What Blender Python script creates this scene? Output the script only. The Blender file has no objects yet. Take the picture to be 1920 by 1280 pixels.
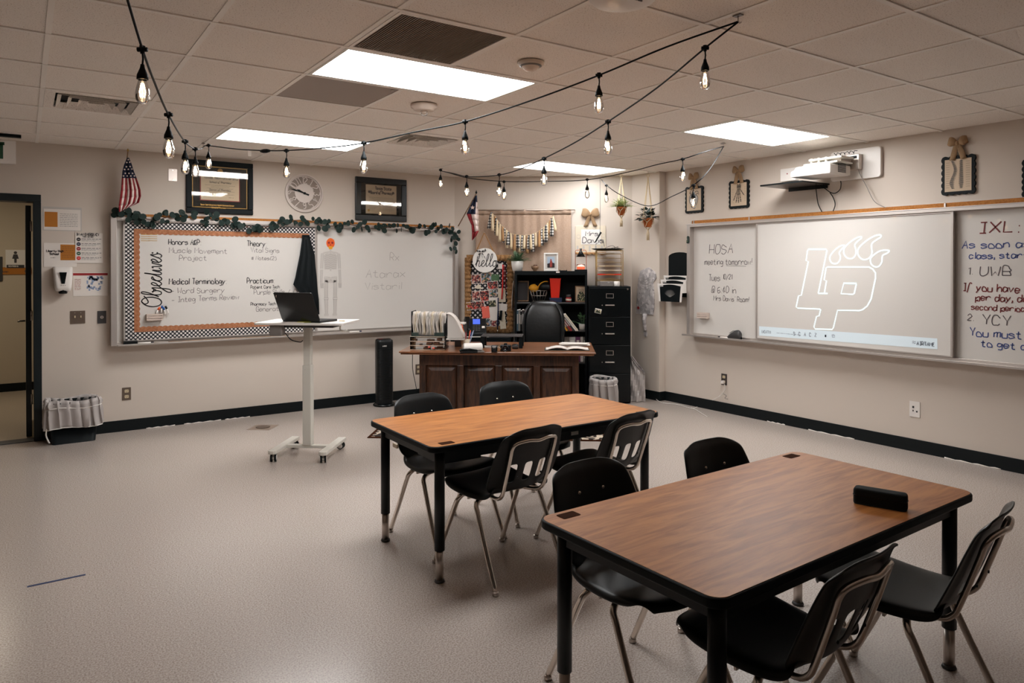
import bpy, bmesh, math, random
from math import sin, cos, pi, radians
from mathutils import Vector, Matrix
R = random.Random(7)
SC = bpy.context.scene
COL = SC.collection

# ------------------------------------------------------------------ camera, light, exposure
F, CX, CY, PITCH, YAW = 1337.56, 960.0, 511.5, 0.006843, 0.97069
CAM = Vector((0, 0, 1.5208))
cd = bpy.data.cameras.new('camera'); cam = bpy.data.objects.new('camera', cd); COL.objects.link(cam)
cd.sensor_width = 36; cd.lens = F / 1920 * 36; cd.shift_y = -(640 - CY) / 1920
cd.clip_start = 0.05
cam.location = CAM
fwd = Vector((cos(YAW) * cos(PITCH), sin(YAW) * cos(PITCH), -sin(PITCH)))
cam.rotation_euler = fwd.to_track_quat('-Z', 'Y').to_euler()
SC.camera = cam
SC.view_settings.view_transform = 'Standard'; SC.view_settings.look = 'None'
SC.view_settings.gamma = 1; SC.view_settings.use_curve_mapping = False
SC.view_settings.exposure = 0.0
W = bpy.data.worlds.new('world'); SC.world = W; W.use_nodes = True
W.node_tree.nodes['Background'].inputs[0].default_value = (.6, .55, .5, 1)
W.node_tree.nodes['Background'].inputs[1].default_value = 0.02
PANEL = 23.0      # ceiling panel emission
BULB = 40.0      # filament emission

# camera geometry: points of the room are found by meeting a line of sight with a known wall, floor or height
HC, WY, WX = 2.62, 7.53, 6.087
def ray(px, py):
    u = (px - CX) / F; v = (CY - py) / F
    cp, sp = cos(PITCH), sin(PITCH); zf = cp + v * sp; yu = -sp + v * cp
    return Vector((u * sin(YAW) + zf * cos(YAW), -u * cos(YAW) + zf * sin(YAW), yu))
def at_z(px, py, h): r = ray(px, py); return CAM + r * ((h - CAM.z) / r.z)
def at_x(px, py, X=WX): r = ray(px, py); return CAM + r * (X / r.x)
def at_y(px, py, Y=WY): r = ray(px, py); return CAM + r * (Y / r.y)
def at_d(px, py, d): return CAM + ray(px, py) * d
A2 = Vector((4.308, 7.531, 0)); U2 = Vector((.7898, -.6134, 0)); N2 = Vector((-.6134, -.7898, 0))
ROT2 = math.atan2(U2.y, U2.x)
def at_c(px, py, t):      # corner (diagonal) wall, t metres in front of it -> (s, z)
    r = ray(px, py); p = CAM + r * (((A2 + N2 * t - CAM).dot(N2)) / r.dot(N2)); return (p - A2).dot(U2), p.z
def cpt(s, t, z=0): return A2 + U2 * s + N2 * t + Vector((0, 0, z))

# ------------------------------------------------------------------ materials
def lin(c):
    return tuple(((x / 255) / 12.92 if x / 255 <= .04045 else ((x / 255 + .055) / 1.055) ** 2.4) for x in c)
M = {}
def mat(name, rgb, rough=.6, metal=0, spec=.5, emit=0, noise=None, bump=0, bscale=60, coat=0, alpha=1, trans=0, emc=None, sheen=0):
    m = bpy.data.materials.new(name); m.use_nodes = True
    nt = m.node_tree; b = nt.nodes['Principled BSDF']
    col = (*lin(rgb), 1)
    b.inputs['Base Color'].default_value = col
    b.inputs['Roughness'].default_value = rough; b.inputs['Metallic'].default_value = metal
    b.inputs['Specular IOR Level'].default_value = spec
    b.inputs['Coat Weight'].default_value = coat; b.inputs['Alpha'].default_value = alpha
    b.inputs['Transmission Weight'].default_value = trans
    if emit:
        b.inputs['Emission Color'].default_value = (*lin(emc or rgb), 1); b.inputs['Emission Strength'].default_value = emit
    if noise or bump:
        tc = nt.nodes.new('ShaderNodeTexCoord')
    if noise:   # (scale, rgb2, lo, hi, stretch)
        sc, rgb2, lo, hi = noise[:4]; st = noise[4] if len(noise) > 4 else (1, 1, 1)
        mp = nt.nodes.new('ShaderNodeMapping'); mp.inputs['Scale'].default_value = st
        n = nt.nodes.new('ShaderNodeTexNoise'); n.inputs['Scale'].default_value = sc; n.inputs['Detail'].default_value = 4
        r = nt.nodes.new('ShaderNodeValToRGB'); r.color_ramp.elements[0].position = lo; r.color_ramp.elements[1].position = hi
        r.color_ramp.elements[0].color = (*lin(rgb2), 1); r.color_ramp.elements[1].color = col
        nt.links.new(tc.outputs['Object'], mp.inputs[0]); nt.links.new(mp.outputs[0], n.inputs['Vector'])
        nt.links.new(n.outputs['Fac'], r.inputs[0]); nt.links.new(r.outputs[0], b.inputs['Base Color'])
    if bump:
        n2 = nt.nodes.new('ShaderNodeTexNoise'); n2.inputs['Scale'].default_value = bscale; n2.inputs['Detail'].default_value = 3
        bp = nt.nodes.new('ShaderNodeBump'); bp.inputs['Strength'].default_value = bump; bp.inputs['Distance'].default_value = .01
        nt.links.new(tc.outputs['Object'], n2.inputs['Vector']); nt.links.new(n2.outputs['Fac'], bp.inputs['Height'])
        nt.links.new(bp.outputs[0], b.inputs['Normal'])
    M[name] = m; return m
def checker(name, a, b, scale, rough=.8, dots=False, rot=0, sparse=False):
    m = mat(name, a, rough); nt = m.node_tree; p = nt.nodes['Principled BSDF']
    tc = nt.nodes.new('ShaderNodeTexCoord'); mp = nt.nodes.new('ShaderNodeMapping')
    mp.inputs['Scale'].default_value = (scale,) * 3; mp.inputs['Rotation'].default_value = (0, rot, 0)
    nt.links.new(tc.outputs['Object'], mp.inputs[0])
    mx = nt.nodes.new('ShaderNodeMix'); mx.data_type = 'RGBA'
    mx.inputs[6].default_value = (*lin(a), 1); mx.inputs[7].default_value = (*lin(b), 1)
    sp = nt.nodes.new('ShaderNodeSeparateXYZ'); nt.links.new(mp.outputs[0], sp.inputs[0])
    def mth(op, x, y=None):
        n = nt.nodes.new('ShaderNodeMath'); n.operation = op
        for i, q in enumerate((x, y)):
            if q is None: continue
            if isinstance(q, (int, float)): n.inputs[i].default_value = q
            else: nt.links.new(q, n.inputs[i])
        return n.outputs[0]
    fx = mth('FRACT', sp.outputs[0]); fz = mth('FRACT', sp.outputs[2])
    if dots:     # round light dots on a dark ground
        dx = mth('SUBTRACT', fx, .5); dz = mth('SUBTRACT', fz, .5)
        d = mth('SQRT', mth('ADD', mth('MULTIPLY', dx, dx), mth('MULTIPLY', dz, dz)))
        fac = mth('LESS_THAN', d, .36)
    else:        # buffalo check: b only where both are on, half tone approximated with product of stripes
        gx = mth('GREATER_THAN', fx, .5); gz = mth('GREATER_THAN', fz, .5)
        fac = mth('MULTIPLY', mth('ADD', gx, gz), .5) if not sparse else mth('MULTIPLY', gx, gz); fac = mth('POWER', fac, 2.2)
    nt.links.new(fac, mx.inputs[0]); nt.links.new(mx.outputs[2], p.inputs['Base Color'])
    return m
mat('wall', (212, 200, 188), .75, bump=.04, bscale=220, spec=.25)
mat('tile', (246, 238, 229), .9, noise=(160, (178, 160, 146), .30, .42), bump=.12, bscale=150, spec=.1)
mat('grid', (246, 240, 232), .5)
mat('floor_vinyl', (198, 187, 179), .22, noise=(150, (158, 144, 135), .36, .60, (1, 1, 1)), spec=.5)
mat('black', (6, 13, 16), .55, spec=.2); mat('black_gloss', (6, 12, 14), .25, spec=.4)
mat('black_base', (4, 13, 16), .5, spec=.3)
mat('black_plastic', (9, 14, 16), .4, bump=.05, bscale=300, spec=.4)
mat('black_metal', (7, 14, 17), .42, spec=.4)
mat('door_black', (10, 24, 28), .4)
mat('chrome', (226, 216, 206), .24, 1)
mat('steel', (206, 196, 188), .38, 1)
mat('alu', (196, 188, 182), .42, .75)
mat('white_metal', (226, 222, 212), .4)
mat('white_plastic', (236, 230, 224), .35)
mat('white', (238, 234, 228), .6)
mat('whiteboard', (216, 211, 205), .22, coat=.3)
mat('paper', (232, 224, 216), .75); mat('paper_cream', (222, 208, 186), .8); mat('paper_grey', (196, 190, 184), .8)
mat('cork', (184, 122, 58), .85, noise=(90, (166, 104, 44), .4, .6))
mat('ink', (30, 27, 30), .5); mat('ink_soft', (92, 84, 86), .6); mat('ink_blue', (56, 74, 132), .6); mat('ink_red', (110, 28, 28), .6)
mat('ink_pale', (150, 144, 140), .6); mat('gold', (196, 158, 92), .4, .6)
mat('orange_print', (186, 116, 32), .5); mat('red_print', (150, 30, 34), .5); mat('green_print', (40, 84, 62), .5); mat('navy', (22, 34, 68), .6)
mat('blue_print', (150, 166, 196), .6); mat('blue', (30, 92, 170), .4); mat('orange', (232, 96, 36), .4); mat('red', (216, 30, 26), .45)
mat('red_orange', (226, 44, 24), .4); mat('yellow', (226, 158, 34), .6); mat('brown', (92, 56, 34), .6); mat('coral', (240, 110, 92), .5)
mat('plate', (112, 96, 84), .4, .3); mat('ivory', (208, 190, 156), .5); mat('beige_plastic', (222, 206, 192), .5)
mat('terracotta', (196, 106, 48), .7); mat('rope', (214, 192, 156), .9); mat('leaf_dark', (38, 54, 48), .55); mat('leaf', (72, 104, 70), .55)
mat('leaf_pale', (164, 172, 120), .6); mat('leaf_euc', (24, 42, 37), .65, spec=.3)
mat('burlap', (192, 166, 146), .95, noise=(60, (170, 142, 120), .35, .62, (1, 1, 14)), bump=.3, bscale=180)
mat('burlap_gold', (168, 126, 82), .9, noise=(50, (132, 92, 52), .35, .65), bump=.2, bscale=160)
mat('twine', (150, 106, 60), .9); mat('cream_cloth', (226, 204, 168), .85); mat('tan_cloth', (184, 140, 96), .85); mat('bow_cloth', (158, 128, 96), .9, bump=.2, bscale=160)
mat('copper', (196, 112, 72), .3, .9); mat('flag_red', (140, 28, 36), .8); mat('flag_white', (232, 214, 206), .8); mat('flag_blue', (24, 36, 62), .8)
mat('leather', (9, 13, 15), .33, bump=.1, bscale=40, spec=.7)
mat('candle', (236, 120, 84), .5, emit=.7); mat('candle_glow', (255, 226, 200), .5, emit=1.6)
mat('lcd', (70, 96, 200), .3, emit=.8)
mat('projected', (226, 238, 240), .5, emit=.42); mat('projected_bar', (206, 218, 224), .5, emit=.22); mat('projected_ink', (150, 160, 170), .6)
mat('tape_blue', (34, 52, 92), .6); mat('lens', (12, 14, 20), .08, coat=1)
mat('grey_plastic', (128, 122, 118), .45); mat('dark_grey', (62, 60, 60), .5); mat('hall_wall', (206, 194, 172), .8); mat('hall_floor', (196, 184, 166), .35, noise=(110, (178, 164, 146), .35, .6))
mat('diffuser', (255, 255, 255), .5, emit=PANEL, emc=(250, 250, 250))
mat('diffuser_old', (255, 255, 255), .5, emit=PANEL * .5, emc=(248, 250, 252))
mat('filament', (255, 220, 170), .5, emit=BULB, emc=(255, 214, 168))
mat('skin_red', (150, 60, 52), .6); mat('photo_dark', (40, 32, 34), .5); mat('photo_sky', (170, 188, 204), .5)
mat('dust', (66, 58, 54), .9); mat('crate', (206, 188, 176), .7); mat('bristle', (16, 24, 26), .95)
def wood(name, a, b, scale, stretch, rough, coat=0):
    m = mat(name, a, rough, coat=coat); nt = m.node_tree; p = nt.nodes['Principled BSDF']
    tc = nt.nodes.new('ShaderNodeTexCoord'); mp = nt.nodes.new('ShaderNodeMapping'); mp.inputs['Scale'].default_value = stretch
    n = nt.nodes.new('ShaderNodeTexNoise'); n.inputs['Scale'].default_value = scale; n.inputs['Detail'].default_value = 8
    n.inputs['Distortion'].default_value = .6; n.inputs['Roughness'].default_value = .62
    r = nt.nodes.new('ShaderNodeValToRGB'); e = r.color_ramp.elements
    e[0].position = .36; e[0].color = (*lin(b), 1); e[1].position = .6; e[1].color = (*lin(a), 1)
    nt.links.new(tc.outputs['Object'], mp.inputs[0]); nt.links.new(mp.outputs[0], n.inputs['Vector'])
    nt.links.new(n.outputs['Fac'], r.inputs[0]); nt.links.new(r.outputs[0], p.inputs['Base Color'])
wood('laminate', (190, 126, 70), (156, 96, 50), 3.2, (1, 9, 1), .42, .0); M['laminate'].node_tree.nodes['Principled BSDF'].inputs['Specular IOR Level'].default_value = .28
wood('oak_dark', (84, 52, 34), (42, 25, 17), 5, (9, 1, 1.2), .4, .2)
wood('oak_top', (150, 98, 62), (104, 62, 38), 4, (1, 12, 1), .35, .3)
wood('frame_wood', (150, 116, 84), (110, 82, 58), 6, (4, 4, 4), .6)
checker('dots', (24, 24, 30), (226, 220, 216), 38, dots=True, rot=radians(45))
checker('buffalo', (20, 18, 20), (232, 226, 220), 30)
checker('lattice', (22, 20, 24), (214, 206, 204), 24, rot=radians(45), sparse=True)
# perforated return-air grille: fine ribs
def ribs(name, a, b, scale):
    m = mat(name, a, .6); nt = m.node_tree; p = nt.nodes['Principled BSDF']
    tc = nt.nodes.new('ShaderNodeTexCoord'); w = nt.nodes.new('ShaderNodeTexWave'); w.inputs['Scale'].default_value = scale
    w.bands_direction = 'DIAGONAL'
    r = nt.nodes.new('ShaderNodeValToRGB'); r.color_ramp.elements[0].color = (*lin(a), 1); r.color_ramp.elements[1].color = (*lin(b), 1)
    nt.links.new(tc.outputs['Object'], w.inputs['Vector']); nt.links.new(w.outputs['Color'], r.inputs[0]); nt.links.new(r.outputs[0], p.inputs['Base Color'])
ribs('grille', (60, 50, 43), (96, 82, 70), 26); mat('grille_slat', (126, 108, 94), .6)
# damask rug
def damask(name, a, b, sc):
    m = mat(name, a, .95); nt = m.node_tree; p = nt.nodes['Principled BSDF']
    tc = nt.nodes.new('ShaderNodeTexCoord'); v = nt.nodes.new('ShaderNodeTexVoronoi'); v.feature = 'SMOOTH_F1'; v.inputs['Scale'].default_value = sc
    mt = nt.nodes.new('ShaderNodeMath'); mt.operation = 'MULTIPLY'; mt.inputs[1].default_value = 22
    s = nt.nodes.new('ShaderNodeMath'); s.operation = 'SINE'
    r = nt.nodes.new('ShaderNodeValToRGB'); r.color_ramp.interpolation = 'CONSTANT'
    r.color_ramp.elements[0].color = (*lin(a), 1); r.color_ramp.elements[1].color = (*lin(b), 1); r.color_ramp.elements[1].position = .35
    nt.links.new(tc.outputs['Object'], v.inputs['Vector']); nt.links.new(v.outputs['Distance'], mt.inputs[0]); nt.links.new(mt.outputs[0], s.inputs[0])
    nt.links.new(s.outputs[0], r.inputs[0]); nt.links.new(r.outputs[0], p.inputs['Base Color'])
damask('rug', (38, 26, 22), (206, 190, 170), 9)
def mosaic(name, cols, sc):
    m = mat(name, cols[0], .45); nt = m.node_tree; p = nt.nodes['Principled BSDF']
    tc = nt.nodes.new('ShaderNodeTexCoord'); v = nt.nodes.new('ShaderNodeTexVoronoi'); v.inputs['Scale'].default_value = sc
    sp = nt.nodes.new('ShaderNodeSeparateColor')
    r = nt.nodes.new('ShaderNodeValToRGB'); r.color_ramp.interpolation = 'CONSTANT'; e = r.color_ramp.elements
    while len(e) < len(cols): e.new(.5)
    for i, c in enumerate(cols): e[i].position = i / len(cols); e[i].color = (*lin(c), 1)
    nt.links.new(tc.outputs['Object'], v.inputs['Vector']); nt.links.new(v.outputs['Color'], sp.inputs[0])
    nt.links.new(sp.outputs[0], r.inputs[0]); nt.links.new(r.outputs[0], p.inputs['Base Color'])
mosaic('photo_a', [(48, 34, 38), (176, 96, 84), (214, 178, 160), (120, 40, 44), (60, 50, 60)], 60)
mosaic('photo_b', [(58, 70, 90), (150, 160, 176), (196, 150, 120), (60, 84, 60), (34, 30, 36)], 55)
mosaic('photo_c', [(84, 26, 34), (30, 24, 30), (188, 130, 110), (200, 60, 50)], 75)
mosaic('bush', [(30, 34, 26), (196, 186, 150), (44, 52, 38), (24, 26, 22), (90, 96, 60)], 90)
mosaic('anatomy', [(206, 200, 198), (178, 172, 172), (220, 214, 212), (190, 184, 184), (158, 152, 152)], 30)
def glassmat():
    m = bpy.data.materials.new('glass'); m.use_nodes = True; nt = m.node_tree; nt.nodes.clear()
    o = nt.nodes.new('ShaderNodeOutputMaterial'); t = nt.nodes.new('ShaderNodeBsdfTransparent'); g = nt.nodes.new('ShaderNodeBsdfGlossy')
    g.inputs['Roughness'].default_value = .03; f = nt.nodes.new('ShaderNodeFresnel'); f.inputs[0].default_value = 1.5
    x = nt.nodes.new('ShaderNodeMixShader'); t.inputs[0].default_value = (.97, .95, .92, 1)
    nt.links.new(f.outputs[0], x.inputs[0]); nt.links.new(t.outputs[0], x.inputs[1]); nt.links.new(g.outputs[0], x.inputs[2]); nt.links.new(x.outputs[0], o.inputs[0])
    M['glass'] = m
    m2 = m.copy(); m2.name = 'bag_film'; M['bag_film'] = m2
    n = m2.node_tree; d = n.nodes.new('ShaderNodeBsdfDiffuse'); d.inputs[0].default_value = (*lin((214, 206, 202)), 1)
    x2 = n.nodes.new('ShaderNodeMixShader'); x2.inputs[0].default_value = .68
    mix = [k for k in n.nodes if k.type == 'MIX_SHADER'][0]; out = [k for k in n.nodes if k.type == 'OUTPUT_MATERIAL'][0]
    n.links.new(mix.outputs[0], x2.inputs[1]); n.links.new(d.outputs[0], x2.inputs[2]); n.links.new(x2.outputs[0], out.inputs[0])
glassmat()

# ------------------------------------------------------------------ mesh builder
def catmull(pts, n=5, closed=False):
    P = [Vector(p) for p in pts]; out = []
    if len(P) < 3: return P
    N = len(P); rng = range(N if closed else N - 1)
    for i in rng:
        if closed: a, b, c, d = P[i - 1], P[i], P[(i + 1) % N], P[(i + 2) % N]
        else: a, b, c, d = P[max(i - 1, 0)], P[i], P[i + 1], P[min(i + 2, N - 1)]
        for k in range(n):
            t = k / n
            out.append(.5 * ((2 * b) + (c - a) * t + (2 * a - 5 * b + 4 * c - d) * t * t + (3 * b - a - 3 * c + d) * t ** 3))
    if not closed: out.append(P[-1])
    return out
class MB:
    def __init__(s): s.v = []; s.f = []; s.m = []; s.sm = []; s.cur = 0
    def add(s, vs, fs, smooth=False):
        o = len(s.v); s.v += [tuple(v) for v in vs]
        for f in fs: s.f.append([o + i for i in f]); s.m.append(s.cur); s.sm.append(smooth)
        return s
    def box(s, x0, x1, y0, y1, z0, z1):
        if x0 > x1: x0, x1 = x1, x0
        if y0 > y1: y0, y1 = y1, y0
        if z0 > z1: z0, z1 = z1, z0
        v = [(x, y, z) for z in (z0, z1) for y in (y0, y1) for x in (x0, x1)]
        return s.add(v, [(0, 2, 3, 1), (4, 5, 7, 6), (0, 1, 5, 4), (2, 6, 7, 3), (0, 4, 6, 2), (1, 3, 7, 5)])
    def prism(s, poly, d, axis='y', off=0):
        # polygon in (x,z) for axis y, (x,y) for axis z, (y,z) for axis x ; extruded from off to off+d
        n = len(poly)
        f3 = {'y': lambda a, b, c: (a, c, b), 'z': lambda a, b, c: (a, b, c), 'x': lambda a, b, c: (c, a, b)}[axis]
        v = [f3(a, b, off) for a, b in poly] + [f3(a, b, off + d) for a, b in poly]
        return s.add(v, [tuple(range(n))[::-1], tuple(range(n, 2 * n))] + [(i, (i + 1) % n, n + (i + 1) % n, n + i) for i in range(n)])
    def tube(s, pts, r, seg=8, closed=False, cap=True):
        P = [Vector(p) for p in pts]; n = len(P); vs = []; fs = []
        rr = r if isinstance(r, (list, tuple)) else [r] * n
        prev = None
        for i in range(n):
            if closed: t = P[(i + 1) % n] - P[i - 1]
            else: t = P[min(i + 1, n - 1)] - P[max(i - 1, 0)]
            if t.length < 1e-9: t = Vector((0, 0, 1))
            t.normalize()
            if prev is None: a = t.orthogonal().normalized()
            else:
                a = prev - t * prev.dot(t)
                a = a.normalized() if a.length > 1e-6 else t.orthogonal().normalized()
            prev = a; b = t.cross(a)
            for k in range(seg):
                q = 2 * pi * k / seg; vs.append(P[i] + (a * cos(q) + b * sin(q)) * rr[i])
        for i in range(n if closed else n - 1):
            j = (i + 1) % n
            for k in range(seg):
                l = (k + 1) % seg; fs.append((i * seg + k, i * seg + l, j * seg + l, j * seg + k))
        if cap and not closed: fs += [tuple(range(seg))[::-1], tuple((n - 1) * seg + k for k in range(seg))]
        return s.add(vs, fs, True)
    def cyl(s, p, q, r, seg=16, r2=None):
        return s.tube([p, q], [r, r if r2 is None else r2], seg)
    def lathe(s, prof, c=(0, 0, 0), seg=20, axis='z'):
        vs = []; fs = []; n = len(prof)
        for r, z in prof:
            for k in range(seg):
                q = 2 * pi * k / seg; x, y = r * cos(q), r * sin(q)
                vs.append((c[0] + x, c[1] + y, c[2] + z) if axis == 'z' else ((c[0] + x, c[1] - z, c[2] + y) if axis == 'y' else (c[0] + z, c[1] + x, c[2] + y)))
        for i in range(n - 1):
            for k in range(seg):
                l = (k + 1) % seg; fs.append((i * seg + k, i * seg + l, (i + 1) * seg + l, (i + 1) * seg + k))
        if prof[0][0] > 1e-5: fs.append(tuple(range(seg))[::-1])
        if prof[-1][0] > 1e-5: fs.append(tuple((n - 1) * seg + k for k in range(seg)))
        return s.add(vs, fs, True)
    def disc(s, c, r, d=.004, seg=24):   # upright disc facing -y
        return s.prism([(c[0] + r * cos(2 * pi * k / seg), c[2] + r * sin(2 * pi * k / seg)) for k in range(seg)], d, 'y', c[1])
    def grid(s, rows, smooth=True, skip=None, closed=False):
        n = len(rows[0]); vs = [p for r in rows for p in r]; fs = []
        for i in range(len(rows) - 1):
            for k in range(n if closed else n - 1):
                if skip and skip(i, k): continue
                l = (k + 1) % n; fs.append((i * n + k, i * n + l, (i + 1) * n + l, (i + 1) * n + k))
        return s.add(vs, fs, smooth)
    def stroke(s, pts, w, y=0, d=.0012):   # flat pen stroke in the xz plane, facing -y
        P = [Vector((p[0], p[1])) for p in pts]
        if len(P) == 1: P = [P[0], P[0] + Vector((w * .3, 0))]
        L = []; Rr = []
        for i in range(len(P)):
            t = P[min(i + 1, len(P) - 1)] - P[max(i - 1, 0)]
            if t.length < 1e-9: t = Vector((1, 0))
            t.normalize(); n = Vector((-t.y, t.x)) * w / 2
            L.append(P[i] + n); Rr.append(P[i] - n)
        n = len(P)
        v = [(p.x, y - d, p.y) for p in L] + [(p.x, y - d, p.y) for p in Rr]
        return s.add(v, [(i, n + i, n + i + 1, i + 1) for i in range(n - 1)])
    def build(s, name, mt, parent=None, loc=None, rot=None, bevel=0, bseg=2, solid=0, subd=0, label=None):
        me = bpy.data.meshes.new(name); me.from_pydata(s.v, [], s.f)
        for q in (mt if isinstance(mt, (list, tuple)) else [mt]): me.materials.append(M[q])
        me.polygons.foreach_set('material_index', s.m); me.polygons.foreach_set('use_smooth', s.sm); me.update()
        o = bpy.data.objects.new(name, me); COL.objects.link(o)
        if parent: o.parent = parent
        if loc is not None: o.location = loc
        if rot is not None: o.rotation_euler = rot
        if solid: x = o.modifiers.new('s', 'SOLIDIFY'); x.thickness = solid; x.offset = 0
        if subd: x = o.modifiers.new('d', 'SUBSURF'); x.levels = subd; x.render_levels = subd
        if bevel: x = o.modifiers.new('b', 'BEVEL'); x.width = bevel; x.segments = bseg; x.limit_method = 'ANGLE'; x.harden_normals = False
        if label: o['label'] = label
        if any(w in name for w in ('writing', 'lettering', 'print', 'heading', 'text', 'note', 'drawing', 'outlines', 'magnet_labels', 'pattern', 'lines', 'plan', 'key_list', 'logo_mark')) and parent and 'ground' not in name and 'panel' not in name: o['kind'] = 'stuff'
        return o
def tag(o, label, cat, group=None, kind=None):
    if label: o['label'] = label
    if cat: o['category'] = cat
    if group: o['group'] = group
    if kind: o['kind'] = kind
    return o
def thing(name, label, cat, loc=(0, 0, 0), rz=0, group=None):
    o = bpy.data.objects.new(name, None); COL.objects.link(o); o.empty_display_size = .1
    o.location = loc; o.rotation_euler = (0, 0, rz); return tag(o, label, cat, group)
def struct(o): o['kind'] = 'structure'; return o
def dup(root, loc, rz, label, group=None, name=None):
    r = root.copy(); COL.objects.link(r); r.location = loc; r.rotation_euler = (0, 0, rz); r['label'] = label
    if name: r.name = name
    if group: r['group'] = group
    for ch in list(root.children):
        c = ch.copy(); COL.objects.link(c); c.parent = r
        for g in list(ch.children):
            d = g.copy(); COL.objects.link(d); d.parent = c
    return r
def B(x0, x1, y0, y1, z0, z1): return MB().box(x0, x1, y0, y1, z0, z1)
def rrect(x0, x1, z0, z1, r, n=5):
    P = []
    for cx, cz, a in ((x1 - r, z1 - r, 0), (x0 + r, z1 - r, 90), (x0 + r, z0 + r, 180), (x1 - r, z0 + r, 270)):
        for k in range(n + 1):
            q = radians(a + 90 * k / n); P.append((cx + r * cos(q), cz + r * sin(q)))
    return P
def frame_mb(w, h, b, d, y=0):    # picture frame centred at 0, facing -y
    m = MB()
    m.box(-w / 2, w / 2, y - d, y, h / 2 - b, h / 2); m.box(-w / 2, w / 2, y - d, y, -h / 2, -h / 2 + b)
    m.box(-w / 2, -w / 2 + b, y - d, y, -h / 2 + b, h / 2 - b); m.box(w / 2 - b, w / 2, y - d, y, -h / 2 + b, h / 2 - b)
    return m

# ------------------------------------------------------------------ handwriting: single-stroke letters, grid x 0..6, baseline 2, x-height 6, capitals 9
G = {
'a': '55361604123254|5652', 'b': '0902|041636545432123203', 'c': '5536160412325 3', 'd': '55361604123254|5952', 'e': '0444553616041232 53',
'f': '5849280 0', 'g': '55361604133355|5651402010', 'h': '0902|0426465452', 'i': '1612|1818', 'j': '3631200 1|3838', 'k': '0902|460442', 'l': '1912',
'm': '0602|0526363432|3546666462', 'n': '0602|0526465452', 'o': '3616041232525436', 'p': '0600|043656545232123 3', 'q': '55361604123254|5650',
'r': '0602|04264655', 's': '5536160544532212 03', 't': '2823325 2|0646', 'u': '0603123252|5652', 'v': '062256', 'w': '061235 5266', 'x': '0652|5602',
'y': '0622|5600', 'z': '06560252',
'A': '023952|1545', 'B': '0209394756450 5|4553524202', 'C': '57483919070412324 253', 'D': '0209395654320 2', 'E': '49090242|0636', 'F': '490902|0636',
'G': '5748391907041232525 535', 'H': '0902|5952|0555', 'I': '1949|3932|1242', 'J': '394 9443312 03', 'K': '0902|590542', 'L': '090242', 'M': '020935 6962', 'N': '02095259',
'O': '391907041232545 7493 9', 'P': '02093957563 505', 'Q': '3919070412325457493 9|3461', 'R': '02093957563 505|2552', 'S': '5738 19080645544332 12 03', 'T': '0959|3932',
'U': '0904123254 59', 'V': '093259', 'W': '09123 5 5269', 'X': '0952|5902', 'Y': '093559|3532', 'Z': '09590252',
'0': '391907041232545739', '1': '183932', '2': '0718395756 0252', '3': '08194857355453 321203', '4': '3932|380454', '5': '4909064554532 212', '6': '48280704123253443 504',
'7': '095922', '8': '36275749291 736|365443221304 36', '9': '5636270809395 752', '.': '1212', ',': '131101', ':': '1212|1616', '!': '1914|1212', "'": '1918', '-': '0545',
'/': '6901', '(': '392713 31', ')': '19374311', '&': '5223 0748 3803125 5', '#': '2822|4842|0656|0454', '@': '4636243343|4643526568592917031242', '|': '', ' ': ''}
SHARP = set('AEFHIKLMNTVWXYZkvwxyz147-/#|')
def glyph(ch):
    s = G.get(ch, '').replace(' ', '')
    out = []
    for st in s.split('|'):
        if not st: continue
        out.append([(int(st[i]), int(st[i + 1])) for i in range(0, len(st) - 1, 2)])
    return out
def text_mb(mb, txt, x, z, h, w=None, y=0, adv=1.5, slope=0, jit=.0, vert=False, slant=.08, sx=.8):
    """write txt with cap height h starting at baseline (x,z)"""
    u = h / 7; cx = 0; w = (w or h * .09) * 1.25; rr = random.Random(len(txt) * 7 + int(h * 1000))
    for ch in txt:
        st = glyph(ch); mx = max([p[0] for s in st for p in s] or [2]) if st else 2.6
        dz = rr.uniform(-jit, jit) * h
        for s in st:
            if len(s) == 2 and s[0] == s[1]: s = [s[0], (s[0][0] + .5, s[0][1])]
            pts = [(cx + (px + slant * (pz - 2)) * u * sx, (pz - 2) * u + dz) for px, pz in s]
            if ch not in SHARP and len(pts) > 2: pts = [(p.x, p.y) for p in catmull([(a, b, 0) for a, b in pts], 4)]
            if vert: pts = [(x - b, z + a) for a, b in pts]
            else: pts = [(x + a, z + b + slope * a) for a, b in pts]
            mb.stroke(pts, w, y)
        cx += (mx + (adv or 1.9)) * u * sx
    return cx
def scribble(mb, x0, x1, z, h, w, y=0, seed=0):    # illegible small print: a row of short dashes
    rr = random.Random(seed); x = x0
    while x < x1:
        l = rr.uniform(1.2, 4.5) * h
        e = min(x + l, x1); mb.stroke([(x, z), (e, z)], w, y); x = e + h * .7
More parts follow.
